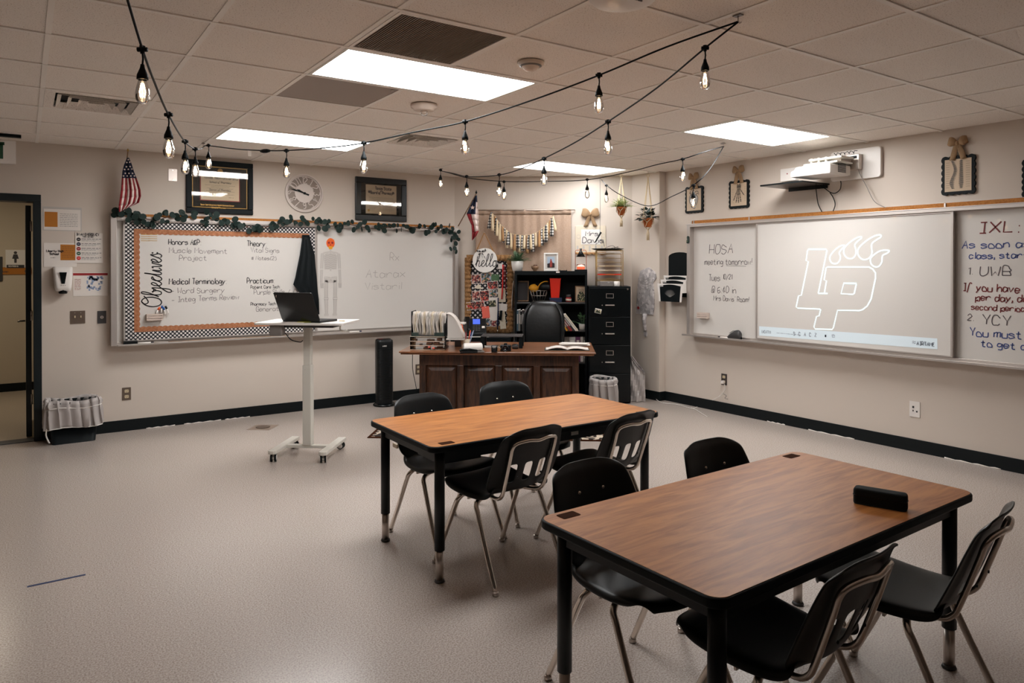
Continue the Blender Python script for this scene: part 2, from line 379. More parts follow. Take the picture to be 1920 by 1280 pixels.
CUR = {  # joined-up script letters (x, z), advance
'O': ([(3, 7.4), (1, 6), (.2, 3.4), (1, 1), (3, 0), (5, 1), (5.8, 3.8), (5, 6.4), (3, 7.4), (1.6, 6.2), (2.6, 5), (4.4, 5.4), (6.4, 6.6)], 6.2),
'b': ([(0, 1), (2, 4.6), (2.6, 7), (1.8, 7.4), (1.2, 5.6), (1.1, 2), (1.6, .3), (3, .2), (3.7, 1.8), (3, 3.4), (2.8, 3.2), (4.6, 2.8)], 4),
'j': ([(0, 2), (1.2, 3.6), (1.2, 0), (.8, -3), (-.4, -3.8), (-1, -2.6), (.6, -.6), (2.4, 1)], 2.2),
'e': ([(0, 1), (1.6, 2), (2.2, 3.2), (1.4, 3.8), (.5, 2.6), (.6, .8), (1.8, 0), (3.4, 1.2)], 3),
'c': ([(0, 1), (1, 2.6), (2.6, 3.4), (1.4, 3.6), (.4, 2), (.8, .3), (2, 0), (3.4, 1.2)], 3),
't': ([(0, 1), (1.3, 4), (1.5, 6.4), (1.1, 2), (1.3, .3), (2.2, .1), (3, 1.2)], 2.6),
'i': ([(0, 1), (1, 3.4), (.9, 1), (1.4, 0), (2.6, 1)], 2.2),
'v': ([(0, 3), (.8, 3.4), (1.4, .2), (2.2, .4), (2.9, 3.4), (3.8, 3)], 3.2),
's': ([(0, 1), (1.6, 4), (1.8, 2.8), (2.6, 1), (1.6, -.1), (.4, .4)], 2.8),
'h': ([(0, 1), (2, 4.6), (2.5, 7.2), (1.7, 7.6), (1.1, 5), (.8, 0), (1.3, 2.6), (2.5, 3.6), (3, 2.6), (2.8, .6), (3.4, 0), (4.6, 1)], 4.4),
'l': ([(0, 1), (1.8, 4.4), (2.3, 7.2), (1.5, 7.6), (1, 5), (1, 1), (1.6, 0), (3, 1)], 2.8),
'o': ([(.6, 1), (.5, 2.4), (1.6, 3.6), (2.8, 2.6), (2.7, .8), (1.4, 0), (.5, 1), (.8, 2.8), (2.4, 3.5), (4.6, 3)], 3.4)}
def cursive(mb, txt, x, z, u, w, y=0, vert=False, slant=.15, tall=1):
    cx = 0
    for ch in txt:
        p, a = CUR[ch]; q = catmull([(cx + px * u + slant * pz * u, pz * u * tall, 0) for px, pz in p], 5)
        pts = [(x - b.y, z + b.x) if vert else (x + b.x, z + b.y) for b in q]
        mb.stroke(pts, w, y); cx += a * u
    return cx

# ------------------------------------------------------------------ room shell
XL, YB = -2.6, -2.4
fl = struct(B(XL, WX + .2, YB, WY + .01, -.1, 0).build('floor', 'floor_vinyl'))
DX0, DX1, DZ = -.86, .068, 2.10       # door opening in the left-hand wall
m = MB(); m.box(XL, DX0 - .06, WY, WY + .16, 0, HC + .1); m.box(DX1 + .055, 4.6, WY, WY + .16, 0, HC + .1); m.box(DX0 - .06, DX1 + .055, WY, WY + .16, DZ + .06, HC + .1)
struct(m.build('wall_back', 'wall'))
struct(B(WX, WX + .16, YB, 5.9, 0, HC + .1).build('wall_right', 'wall'))
mat('wall_low_bounce', (92, 78, 66), .7); struct(B(XL - .16, XL, YB, WY, 0, HC + .1).build('wall_left', 'wall_low_bounce'))  # out-of-view left and front walls coloured dark to cut bounce light
struct(B(XL, WX, YB - .16, YB, 0, HC + .1).build('wall_front', 'wall_low_bounce'))
Cx = 5.993
m = MB(); m.prism([(4.308, 7.531), (5.993, 6.222), (5.993, 6.6), (4.6, 7.7)], HC + .1, 'z')
struct(m.build('wall_corner', 'wall'))
struct(B(Cx, WX + .02, 5.775, 6.62, 0, HC + .1).build('wall_column', 'wall'))
# baseboards
BH = .105
def base(name, p, q, off=.008):
    p, q = Vector(p), Vector(q); d = (q - p).normalized(); n = Vector((d.y, -d.x)) * off
    m = MB().prism([(p.x, p.y), (q.x, q.y), (q.x + n.x, q.y + n.y), (p.x + n.x, p.y + n.y)], BH, 'z'); return struct(m.build(name, 'black_base', bevel=.003))
base('baseboard_back', (DX1 + .06, WY), (4.308, WY)); base('baseboard_corner', (4.308, 7.531), (5.993, 6.222))
base('baseboard_column', (Cx, 6.22), (Cx, 5.767)); base('baseboard_return', (Cx, 5.775), (WX, 5.775)); base('baseboard_right', (WX, 5.775), (WX, YB)); base('baseboard_left', (XL, YB), (XL, WY))
# ceiling: slab, suspended grid bars and lay-in tiles cut to the room outline
GX0, GY0, P = 1.3186, 2.785, .61
ceil = struct(B(XL, WX + .1, YB, 7.7, HC + .06, HC + .12).build('ceiling', 'tile'))
ROOM = [(XL, YB), (WX, YB), (WX, 5.775), (Cx, 6.222), (4.308, 7.531), (XL, WY)]
def clip(poly, out=ROOM):
    for i in range(len(out)):
        a, b = out[i], out[(i + 1) % len(out)]; res = []
        side = lambda p: (b[0] - a[0]) * (p[1] - a[1]) - (b[1] - a[1]) * (p[0] - a[0])
        for k in range(len(poly)):
            p, q = poly[k], poly[(k + 1) % len(poly)]; sp, sq = side(p), side(q)
            if sp >= 0: res.append(p)
            if (sp >= 0) != (sq >= 0):
                t = sp / (sp - sq); res.append((p[0] + t * (q[0] - p[0]), p[1] + t * (q[1] - p[1])))
        poly = res
        if len(poly) < 3: return []
    return poly
special = {}
LIGHTS = [(0, 1), (0, 5), (5, 1), (5, 5)]
for i, j in LIGHTS: special[(i, j)] = 'L'; special[(i + 1, j)] = 'x'
special[(0, 0)] = 'g'; special[(0, 2)] = 'p'; special[(-2, 4)] = 'v'; special[(2, 4)] = 'v'
full = None; g = .012
for i in range(-7, 8):
    for j in range(-9, 8):
        if (i, j) in special: continue
        x0, y0 = GX0 + i * P, GY0 + j * P
        q = [(x0 + g, y0 + g), (x0 + P - g, y0 + g), (x0 + P - g, y0 + P - g), (x0 + g, y0 + P - g)]
        c = clip(q)
        if len(c) < 3: continue
        area = abs(sum(c[k][0] * c[(k + 1) % len(c)][1] - c[(k + 1) % len(c)][0] * c[k][1] for k in range(len(c)))) / 2
        if area < .003: continue
        if abs(area - (P - 2 * g) ** 2) < 1e-4:
            if full is None:
                full = MB().prism([(g, g), (P - g, g), (P - g, P - g), (g, P - g)], .016, 'z', 0).build('tile', 'tile', ceil, (x0, y0, HC + .003)); continue
            o = full.copy(); COL.objects.link(o); o.location = (x0, y0, HC + .003)
        else:
            MB().prism([(a - x0, b - y0) for a, b in c], .016, 'z', 0).build('tile', 'tile', ceil, (x0, y0, HC + .003))
for i in range(-6, 9):
    x = GX0 + i * P
    if XL < x < WX:
        ye = WY if x < 4.3 else 7.531 - (x - 4.308) * .7767
        if x > Cx: ye = 5.77
        gaps = sorted(GY0 + jj * P for ii, jj in LIGHTS if ii + 1 == i)
        ys_ = [YB] + [q for gp in gaps for q in (gp, gp + P)] + [ye]
        for a, b in zip(ys_[::2], ys_[1::2]):
            if b > a: B(-.0125, .0125, a + (.0135 if a > YB else 0), b - (.0135 if b < ye else 0), -.002, .018).build('grid_bar', 'grid', ceil, (x, 0, HC))
for j in range(-8, 8):
    y = GY0 + j * P
    if YB < y < WY:
        xe = WX if y < 5.77 else min(Cx, 4.308 + (7.531 - y) / .7767)
        MB().box(XL, xe, -.0125, .0125, -.0035, .018).build('grid_bar', 'grid', ceil, (0, y, HC))
# lay-in fluorescent troffers
names = {(0, 1): 'lit ceiling panel light in front of the large brown return grille', (0, 5): 'lit ceiling panel light above the wall clock, nearest the whiteboard with objectives',
 (5, 1): 'lit ceiling panel light above and left of the projector', (5, 5): 'lit ceiling panel light over the cluttered corner desk',
 (0, -3): 'ceiling panel light behind the camera on the left', (5, -3): 'ceiling panel light behind the camera on the right'}
for (i, j) in LIGHTS:
    t = thing('ceiling_light', names[(i, j)], 'ceiling light', (GX0 + (i + 1) * P, GY0 + (j + .5) * P, HC), 0, 'recessed panel lights')
    MB().box(-P + .03, P - .03, -P / 2 + .03, P / 2 - .03, .003, .008).build('diffuser', 'diffuser_old' if (i, j) == (5, 5) else 'diffuser', t)
    m = MB(); w, h = P - .0135, P / 2 - .0135
    m.box(-w, w, -h, -h + .018, -.003, .01); m.box(-w, w, h - .018, h, -.003, .01); m.box(-w, -w + .018, -h + .018, h - .018, -.003, .01); m.box(w - .018, w, -h + .018, h - .018, -.003, .01)
    m.build('frame', 'white_metal', t)
# return grille, plain panel, air diffusers
t = thing('return_grille', 'brown ribbed return air grille beside the brightest panel light', 'air vent', (GX0, GY0, HC))
MB().box(.03, P - .03, .03, P - .03, .012, .018).build('backing', 'grille', t)
sl0 = B(-.0028, .0028, .03, P - .03, -.002, .012).build('slat', 'grille_slat', t, (.034, 0, 0))
for k in range(1, 45): o = sl0.copy(); COL.objects.link(o); o.location = (.034 + k * .0123, 0, 0)
fr = MB(); fr.box(.0135, P - .0135, .0135, .03, -.004, .01); fr.box(.0135, P - .0135, P - .03, P - .0135, -.004, .01); fr.box(.0135, .03, .03, P - .03, -.004, .01); fr.box(P - .03, P - .0135, .03, P - .03, -.004, .01); fr.build('frame', 'grid', t)
mat('panel_grey', (150, 132, 118), .45)
t = thing('blank_ceiling_panel', 'smooth grey blank ceiling panel on the far side of the brightest panel light', 'ceiling panel', (GX0, GY0 + 2 * P, HC))
B(.014, P - .014, .014, P - .014, .0, .01).build('panel', 'panel_grey', t, bevel=.002); MB().cyl((P - .05, .05, -.006), (P - .05, .05, 0), .008).build('screw', 'steel', t)
for (i, j), lb in (((-2, 4), 'four-way ceiling air diffuser with dusty vanes at far left'), ((2, 4), 'four-way ceiling air diffuser near the middle of the ceiling')):
    t = thing('air_diffuser', lb, 'air vent', (GX0 + (i + .5) * P, GY0 + (j + .5) * P, HC), 0, 'ceiling air diffusers')
    h = P / 2 - .0135; s = .235
    m = MB(); 
    for a, b, c, d in ((-h, h, -h, -s), (-h, h, s, h), (-h, -s, -s, s), (s, h, -s, s)): m.box(a, b, c, d, -.003, .008)
    m.build('frame', 'tile', t); B(-s, s, -s, s, .04, .045).build('duct', 'black', t)
    for r0 in (.225, .165, .105, .05):
        m = MB(); r1 = r0 - .028; z0, z1 = -.01, .026
        Q = [[(-r0, -r0, z1 * .3), (r0, -r0, z1 * .3), (r0, r0, z1 * .3), (-r0, r0, z1 * .3)], [(-r1, -r1, z1), (r1, -r1, z1), (r1, r1, z1), (-r1, r1, z1)]]
        Q[0] = [(x, y, z0) for x, y, z in Q[0]]
        m.grid([Q[0], Q[1]], False, closed=True); m.build('vane', 'tile', t, solid=.002)
# ceiling devices
def ceildev(px, py, name, lb, cat, prof, mt, parts=()):
    p = at_z(px, py, HC); t = thing(name, lb, cat, (p.x, p.y, HC - .003))
    MB().lathe(prof, seg=28).build('housing', mt, t)
    for nm, mb, m2 in parts: mb.build(nm, m2, t)
    return t
ceildev(995, 116, 'smoke_detector', 'beige cone-shaped smoke detector on the ceiling right of the brown grille', 'smoke detector',
 [(.072, 0), (.07, -.012), (.045, -.026), (.03, -.042), (.012, -.046), (0, -.046)], 'beige_plastic', [('vent_ring', MB().lathe([(.058, -.016), (.06, -.02), (.05, -.0245)], seg=28), 'grey_plastic')])
ceildev(795, 196, 'ceiling_sensor', 'round white ceiling detector with a clear bulb tip, left of the middle air diffuser', 'smoke detector',
 [(.09, 0), (.088, -.018), (.072, -.024), (.068, -.036), (.03, -.038), (0, -.038)], 'beige_plastic', [('bulb', MB().lathe([(.024, -.038), (.026, -.058), (.018, -.07), (0, -.074)], seg=16), 'glass')])
ap = ceildev(1168, -12, 'wireless_access_point', 'large round white access point on the ceiling at the top edge of the picture', 'access point',
 [(.135, 0), (.14, -.012), (.12, -.03), (.06, -.042), (0, -.045)], 'white_plastic')
for dx in (-.02, 0, .025): MB().box(dx - .012, dx + .008, -.076, -.07, -.045, -.0385).build('logo_mark', 'grey_plastic', ap)

# doorway, corridor and open door leaf
m = MB(); m.box(DX0 - .06, DX0, WY - .012, WY + .17, 0, DZ); m.box(DX1, DX1 + .06, WY - .012, WY + .17, 0, DZ); m.box(DX0 - .06, DX1 + .06, WY - .012, WY + .17, DZ, DZ + .065)
struct(m.build('door_1', 'door_black', bevel=.004))
struct(B(-3.4, 3, WY + .01, 10.75, -.1, 0).build('floor_hall', 'hall_floor')); struct(B(-3.4, 3, 10.75, 10.9, 0, 2.9).build('wall_hall', 'hall_wall')); struct(B(-3.4, 3, WY + .16, 10.9, 2.5, 2.6).build('ceiling_hall', 'hall_wall'))
struct(B(-3.4, 3, 10.742, 10.75, 0, .1).build('baseboard_hall', 'black_base')); struct(B(2.9, 3, WY + .16, 10.75, 0, 2.5).build('wall_hall_right', 'hall_wall')); struct(B(-3.5, -3.4, WY + .16, 10.75, 0, 2.5).build('wall_hall_left', 'hall_wall'))
struct(B(DX0, DX1, WY - .005, WY + .14, -.002, .008).build('trim_1', 'dark_grey', bevel=.003))
t = thing('open_door', 'black door leaf standing open into the corridor, seen on edge', 'door', (.055, WY + .18, 0))
B(-.042, 0, 0, .9, .012, 2.08).build('leaf', 'door_black', t, bevel=.003)
for z in (.3, 1.05, 1.85): MB().cyl((.0, -.004, z), (.0, -.004, z + .09), .009).build('hinge', 'steel', t)
h = MB(); h.tube([(-.045, .82, 1.0), (-.095, .82, 1.0), (-.1, .72, 1.0)], .009); h.build('handle', 'steel', t)
t = thing('hall_ceiling_light', 'corridor ceiling light beyond the doorway', 'ceiling light', (-.6, 9.3, 2.5)); B(-.5, .5, -.12, .12, -.02, 0).build('housing', 'white_metal', t)
mat('hall_diffuser', (255, 240, 220), .5, emit=22, emc=(255, 238, 214)); B(-.46, .46, -.1, .1, -.026, -.02).build('diffuser', 'hall_diffuser', t)
# signs on the corridor wall
p = at_y(29, 485, 10.74)
t = thing('restroom_sign', 'white square restroom sign with a figure on the corridor wall', 'sign', (p.x, 10.745, p.z))
B(-.1, .1, -.008, 0, -.11, .11).build('plate', 'white', t); B(-.09, .09, -.012, -.008, -.115, -.075).build('raised_strip', 'dark_grey', t)
m = MB(); m.disc((0, -.0095, .075), .017, .002); m.prism([(-.02, .055), (.02, .055), (.034, .0), (.013, .0), (.012, -.05), (-.012, -.05), (-.013, .0), (-.034, .0)], .002, 'y', -.0095); m.build('figure', 'dark_grey', t)
m = MB(); text_mb(m, 'RESTROOMS', -.07, -.1, .015, .003, -.0125); m.build('lettering', 'white', t)
p = at_y(29, 507, 10.74)
t = thing('brown_room_sign', 'long brown sign with a small figure under the restroom sign', 'sign', (p.x, 10.745, p.z))
B(-.165, .165, -.008, 0, -.048, .04).build('plate', 'orange_print', t); m = MB(); m.disc((.11, -.0095, .022), .008, .002); m.prism([(.1, .012), (.12, .012), (.126, -.01), (.118, -.03), (.102, -.03), (.094, -.01)], .002, 'y', -.0095); text_mb(m, 'Women', -.14, -.022, .018, .003, -.009); m.build('figure_and_word', 'dark_grey', t)
p = at_y(3, 504, 10.74)
t = thing('dark_wall_sign', 'dark framed sign cut by the left picture edge', 'sign', (p.x - .1, 10.745, p.z)); B(-.17, .11, -.012, 0, -.15, .15).build('plate', 'dark_grey', t, bevel=.003)
# EXIT sign hung from the ceiling by the door
p = at_y(15, 283, 7.2)
t = thing('exit_sign', 'white EXIT sign with green letters hanging from the ceiling by the door', 'exit sign', (p.x, 7.2, p.z))
B(-.34, .053, -.02, .02, -.105, .085).build('housing', 'white_plastic', t, bevel=.004); MB().cyl((-.1, 0, .085), (-.1, 0, HC - p.z), .012).build('stem', 'white_plastic', t); B(-.3, .09, -.03, .03, HC - p.z - .02, HC - p.z).build('ceiling_mount', 'black', t)
m = MB()
for k, ch in enumerate('EXIT'): text_mb(m, ch, -.305 + k * .076 + (0.012 if ch == 'I' else 0), -.07, .125, .02, -.0202, sx=.6, slant=0)
m.build('lettering', 'green_print', t)

# ------------------------------------------------------------------ left (back) wall
def p1(px, py, off=.08): q = at_y(px, py, WY - off); return q.x, q.z
def wallthing(name, lb, cat, group=None): return thing(name, lb, cat, (0, WY, 0), 0, group)
x0, ztop = p1(207, 404); x1, _ = p1(859, 500); _, zb = p1(210, 649)
t = wallthing('sliding_whiteboard', 'long aluminium-framed whiteboard with an Objectives panel, under the diplomas and clock', 'whiteboard')
B(x0, x0 + .05, -.09, 0, zb, ztop).build('side_rail', 'alu', t, bevel=.003); B(x1 - .045, x1, -.09, 0, zb, ztop).build('side_rail', 'alu', t, bevel=.003)
m = MB(); m.box(x0 + .05, x1 - .045, -.09, 0, ztop - .035, ztop); m.box(x0 + .05, x1 - .045, -.094, -.088, ztop - .045, ztop - .038); m.build('top_rail', 'alu', t, bevel=.002)
B(x0, x1, -.02, -.004, ztop + .001, ztop + .032).build('map_rail', 'alu', t); B(x0 + .02, x1 - .02, -.024, -.0202, ztop + .004, ztop + .028).build('cork_strip', 'cork', t)
m = MB(); m.box(x0 + .05, x1 - .045, -.05, 0, zb + .0, zb + .03); m.box(x0 + .05, x1 - .045, -.13, -.05, zb, zb + .008); m.box(x0 + .05, x1 - .045, -.136, -.13, zb, zb + .016); m.build('marker_tray', 'alu', t, bevel=.002)
px0, _ = p1(231, 420); px1, _ = p1(593, 420)
B(x0 + .05, x1 - .045, -.034, -.02, zb + .03, ztop - .035).build('backboard', 'whiteboard', t)
pz0, pz1 = zb + .034, ztop - .036
B(px0 + .012, px1 - .012, -.07, -.058, pz0 + .01, pz1 - .01).build('left_panel', 'whiteboard', t)
m = MB(); m.box(px0, px0 + .012, -.078, -.055, pz0, pz1); m.box(px1 - .012, px1, -.078, -.055, pz0, pz1); m.box(px0 + .012, px1 - .012, -.078, -.055, pz0, pz0 + .01); m.box(px0 + .012, px1 - .012, -.078, -.055, pz1 - .01, pz1); m.build('panel_trim', 'alu', t)
B(px1 + .02, x1 - .06, -.052, -.04, pz0 + .01, pz1 - .01).build('right_panel', 'whiteboard', t)
m = MB(); m.box(px1 + .002, px1 + .02, -.056, -.036, pz0, pz1); m.box(x1 - .06, x1 - .046, -.056, -.036, pz0, pz1); m.box(px1 + .02, x1 - .06, -.056, -.036, pz0, pz0 + .01); m.box(px1 + .02, x1 - .06, -.056, -.036, pz1 - .01, pz1); m.build('panel_trim', 'alu', t)
# dotted border strips and scalloped copper trim
q0, q1, r0, r1 = px0 + .014, px1 - .014, pz0 + .012, pz1 - .012
ix0 = p1(255, 500)[0]; ix1 = p1(577, 500)[0]; iz1 = p1(400, 437)[1]; iz0 = p1(400, 612)[1]
m = MB()
yb = -.0705
for a, b, c, d in ((q0, ix0, r0, r1), (ix1, q1, r0, r1), (ix0, ix1, iz1, r1), (ix0, ix1, r0, iz0)): m.box(a, b, yb - .0015, yb, c, d)
m.build('dotted_border', 'dots', t)
mat('scallop', (186, 124, 84), .7, noise=(50, (156, 96, 60), .35, .7))
def scallop(x0, x1, z0, z1, horiz, flip):
    L = (x1 - x0) if horiz else (z1 - z0); n = max(3, int(L / .046)); pts = []
    wd = .05
    for k in range(n * 6 + 1): a = k / (n * 6) * L; pts.append((a, wd + .008 * abs(sin(pi * k / 6)) - .004))
    poly = [(0, .004)] + pts + [(L, .004)]; poly = [(a, b if not flip else -b) for a, b in poly]
    return [((x0 + a, z0 + b) if horiz else (x0 + b, z0 + a)) for a, b in poly]
for kk, args in enumerate(((ix0 - .01, ix1 + .01, iz0 - .025, 0, True, False), (ix0 - .01, ix1 + .01, iz1 + .025, 0, True, True), (ix0 - .02, 0, iz0 - .02, iz1 + .02, False, False), (ix1 + .02, 0, iz0 - .02, iz1 + .02, False, True))):
    MB().prism(scallop(*args), -.002, 'y', yb - .0017 - .0006 * (kk // 2)).build('scalloped_trim', 'scallop', t)
yt = -.0705
m = MB()
u0, v0 = p1(300, 576, .07)   # Objectives, written upwards
cursive(m, 'Objectives', p1(303, 576, .07)[0], v0, .0158, .0105, yt, vert=True, slant=.1, tall=1.45)
m.disc((p1(286, 474, .07)[0], yt - .0012, p1(286, 474, .07)[1]), .008, .001); m.disc((p1(295, 474, .07)[0], yt - .0012, p1(295, 474, .07)[1]), .008, .001)
m.build('objectives_lettering', 'ink', t, label='large black script word Objectives written upwards')
def wr(mbx, txt, px, py, hpx, w=None, off=.07, slope=0, jit=0, sx=.8, y=yt, f=p1, slant=.05):
    a, b = f(px, py, off); _, b2 = f(px, py - hpx, off); text_mb(mbx, txt, a, b, abs(b2 - b), w, y, slope=slope, jit=jit, sx=sx, slant=slant)
m = MB(); wr(m, 'Honors A&P:', 316, 458, 10, .0055, sx=.62); wr(m, 'Medical Terminology:', 317, 533, 11, .0055, sx=.6); wr(m, 'Theory:', 463, 461, 10, .0055, sx=.62); wr(m, 'Practicum:', 463, 531, 10, .0055, sx=.62)
wr(m, 'Patient Care Tech:', 470, 541, 6, .0035, sx=.62); wr(m, 'Pharmacy Tech:', 470, 573, 6, .0035, sx=.66); m.build('printed_headings', 'ink', t, label='black printed subject headings')
m = MB(); wr(m, 'Muscle Movement', 317, 474, 10, .0032, jit=.06, sx=.78); wr(m, 'Project', 336, 488, 10, .0032, jit=.06); wr(m, '- Word Surgery', 321, 550, 10, .0032, jit=.06, sx=.78); wr(m, '- Integ Terms Review', 322, 567, 10, .0032, jit=.05, slope=.03, sx=.72)
wr(m, 'Vital Signs', 470, 473, 9, .003, jit=.06, sx=.74); wr(m, '# Notes(2)', 471, 487, 7, .003, jit=.05); wr(m, 'Purple Skills / iCEV', 476, 552, 9, .003, jit=.06, sx=.7); wr(m, 'Generate', 480, 584, 9, .003, jit=.06, sx=.74)
m.build('handwriting', 'ink_soft', t, label='grey marker handwriting under the headings')
m = MB(); yr = -.0525
wr(m, 'Rx', 731, 488, 14, .0035, .052, y=yr); wr(m, 'Atarax', 686, 520, 15, .0035, .052, jit=.06, y=yr, sx=1); wr(m, 'Vistaril', 684, 543, 13, .003, .052, jit=.05, y=yr, sx=1.05); m.build('faint_handwriting', 'ink_pale', t, label='faint marker words on the right panel')
# two little magnet labels top left of the panel
m = MB()
for k in (0, 1):
    a, b = p1(264 + 14 * k, 440, .07)
    for j in range(4): m.box(a, a + .075, -.0725, -.0705, b - .012 * j * 1.6, b - .012 * j * 1.6 + (.005 if j else .008))
m.build('magnet_labels', 'gold', t)
# marker boxes on boards (tiny slatted crates) with markers
def crate(px, py, f, off, base, rz, lb, full, world):
    a, b = f(px, py, off)
    t = thing('marker_crate', lb, 'marker holder', world(a, b, off), rz)
    for k in range(3):
        B(-.07, .07, -.045, -.04, -.03 + k * .022, -.014 + k * .022).build('slat', 'crate', t)
        B(-.07, .07, -.003, 0, -.03 + k * .022, -.014 + k * .022).build('slat', 'crate', t)
    m = MB(); m.box(-.07, -.062, -.04, -.003, -.03, .03); m.box(.062, .07, -.04, -.003, -.03, .03); m.box(-.062, .062, -.04, -.003, -.03, -.026); m.build('box_frame', 'crate', t)
    return t
crate(289, 594, p1, .072, 0, 0, 'small white slatted marker crate low on the Objectives panel', 1, lambda a, b, o: (a, WY - o - .001, b))
for k, (px, py, c, lb, an) in enumerate(((296, 579, 'orange', 'orange marker lying on the small slatted crate', 1.2), (303, 576, 'blue', 'blue marker in the slatted crate, on the left', .3), (308, 579, 'blue', 'blue marker in the slatted crate, leaning right', -.5), (313, 577, 'black', 'black-capped marker leaning furthest right in the slatted crate', -.8))):
    a, b = p1(px, py, .095); b += -.004
    t = thing('dry_erase_marker', lb, 'marker', (a, WY - .095, b - .035)); dx = sin(an) * .02
    MB().cyl((-dx, 0, -.02), (0, 0, .03), .0075, 10).build('barrel', 'white_plastic', t); MB().cyl((0, 0, .03), (dx, 0, .055), .009, 10).build('cap', c, t)
# eraser, markers and pointer on the tray
tz = zb + .009
for (a0, a1, mt, nm, lb, cat) in ((p1(232, 640, .1)[0], p1(258, 640, .1)[0], 'black_plastic', 'board_eraser', 'black felt eraser at the left end of the marker tray', 'eraser'),):
    t = thing(nm, lb, cat, ((a0 + a1) / 2, WY - .09, tz)); l = (a1 - a0) / 2
    B(-l, l, -.022, .022, .0, .016).build('felt', 'black', t); B(-l, l, -.024, .024, .0165, .034).build('grip', mt, t, bevel=.004)
t = thing('dry_erase_marker', 'white marker lying on the tray beside the black eraser', 'marker', (p1(272, 640, .1)[0], WY - .09, tz + .008)); MB().cyl((-.06, 0, 0), (.05, 0, 0), .008, 10).build('barrel', 'white_plastic', t); MB().cyl((.05, 0, 0), (.075, 0, 0), .009, 10).build('cap', 'ink', t)
t = thing('wooden_pointer', 'long thin wooden pointer lying along the marker tray', 'pointer', (1.75, WY - .1, tz + .006)); MB().cyl((-.62, 0, 0), (.5, 0, 0), .0055, 8).build('stick', 'frame_wood', t); MB().cyl((.5, 0, 0), (.52, 0, 0), .007, 8).build('tip', 'black', t)
t = thing('dry_erase_marker', 'dark marker lying on the tray below the right panel', 'marker', (3.0, WY - .09, tz + .008)); MB().cyl((-.06, 0, 0), (.05, 0, 0), .008, 10).build('barrel', 'white_plastic', t); MB().cyl((.05, 0, 0), (.075, 0, 0), .009, 10).build('cap', 'navy', t)

# skeleton paper cutout with painted skull
sx0, sz0 = p1(620, 592, .054); sx1, sz1 = p1(620, 447, .054); H = sz1 - sz0
t = thing('skeleton_cutout', 'paper skeleton with a painted orange skull taped to the right whiteboard panel', 'poster', (sx0, WY - .0535, sz0))
u = H / 100
pp = lambda L: [(a * u, b * u) for a, b in L]
def bone(m, a, b, w0=1.6, w1=1.6): m.prism(pp([(a[0] - w0, a[1]), (a[0] + w0, a[1]), (b[0] + w1, b[1]), (b[0] - w1, b[1])]), -.001, 'y', 0)
MB().prism(pp([(0 + 5.6 * cos(q * pi / 12) , 94 + 6.5 * sin(q * pi / 12)) for q in range(24)]), -.0015, 'y', 0).build('skull', 'orange', t)
m = MB(); 
for ex in (-2.3, 2.3): m.disc((ex * u, -.0035, 94.5 * u), 1.5 * u, .001, 10)
m.prism(pp([(-.7, 91), (.7, 91), (0, 93)]), -.001, 'y', -.0017); m.build('eye_sockets', 'red_print', t)
m = MB(); m.prism(pp([(-3, 90), (3, 90), (2, 86.2), (-2, 86.2)]), -.001, 'y', -.0017)
for a in range(5): m.prism(pp([(-4 + 2 * a, 98), (-3 + 2 * a, 98), (-3.5 + 2 * a, 99.4)]), -.001, 'y', -.0017)
m.build('jaw_paint', 'yellow', t)
m = MB(); bone(m, (0, 87), (0, 58), 1, 1)
m.prism(pp([(-10, 82), (0, 84), (10, 82), (10, 80), (0, 82), (-10, 80)]), -.001, 'y', -.001)
m.prism(pp([(-8, 60), (8, 60), (9, 78), (5, 81), (-5, 81), (-9, 78)]), -.0006, 'y', 0); m.prism(pp([(-9, 50), (9, 50), (7, 44), (3, 43), (-3, 43), (-7, 44)]), -.001, 'y', 0)
for s_ in (-1, 1):
    bone(m, (s_ * 11, 81), (s_ * 12, 61)); bone(m, (s_ * 12, 60), (s_ * 12.6, 43), 1.3, 1.2)
    m.prism(pp([(s_ * 12 - 2, 43), (s_ * 12 + 3, 43), (s_ * 12 + 2.5, 36), (s_ * 12 - 1, 36)]), -.001, 'y', 0)
    bone(m, (s_ * 6, 46), (s_ * 6, 23), 2.3, 1.9); bone(m, (s_ * 6, 22), (s_ * 5.6, 3), 2.3, 1.5); m.prism(pp([(s_ * 5.6 - 3, 3), (s_ * 5.6 + 3, 3), (s_ * 5.6 + 3, 0), (s_ * 5.6 - 3, 0)]), -.001, 'y', 0)
m.build('bones', 'paper_grey', t)
m = MB(); w = .0022
for k in range(8):
    m.stroke(pp([(-8.5 + abs(k - 3) * .3, 79 - 2.4 * k), (-4, 78 - 2.4 * k), (0, 79.4 - 2.4 * k), (4, 78 - 2.4 * k), (8.5 - abs(k - 3) * .3, 79 - 2.4 * k)]), w, -.0018)
for s_ in (-1, 1):
    for a, b in (((s_ * 9.2, 80), (s_ * 10.4, 61)), ((s_ * 12.7, 80), (s_ * 13.6, 61)), ((s_ * 10.6, 60), (s_ * 11.4, 43)), ((s_ * 13.4, 60), (s_ * 14, 43)), ((s_ * 3.7, 46), (s_ * 4.1, 23)), ((s_ * 8.3, 46), (s_ * 7.9, 23)), ((s_ * 3.8, 22), (s_ * 4, 3)), ((s_ * 8.1, 22), (s_ * 7.2, 3))): m.stroke(pp([a, b]), w, -.0018)
    m.stroke(pp([(s_ * 3, 23.5), (s_ * 9, 23.5), (s_ * 9, 21), (s_ * 3, 21), (s_ * 3, 23.5)]), w, -.0018)
    m.stroke(pp([(s_ * 1, 50), (s_ * 8, 51), (s_ * 8, 46), (s_ * 3, 43.5), (0, 47)]), w, -.0018)
    for k in range(4): m.stroke(pp([(s_ * 12 - 1 + k, 42), (s_ * 12 - 1 + k * 1.1, 36)]), w, -.0018)
m.build('bone_outlines', 'ink_pale', t)
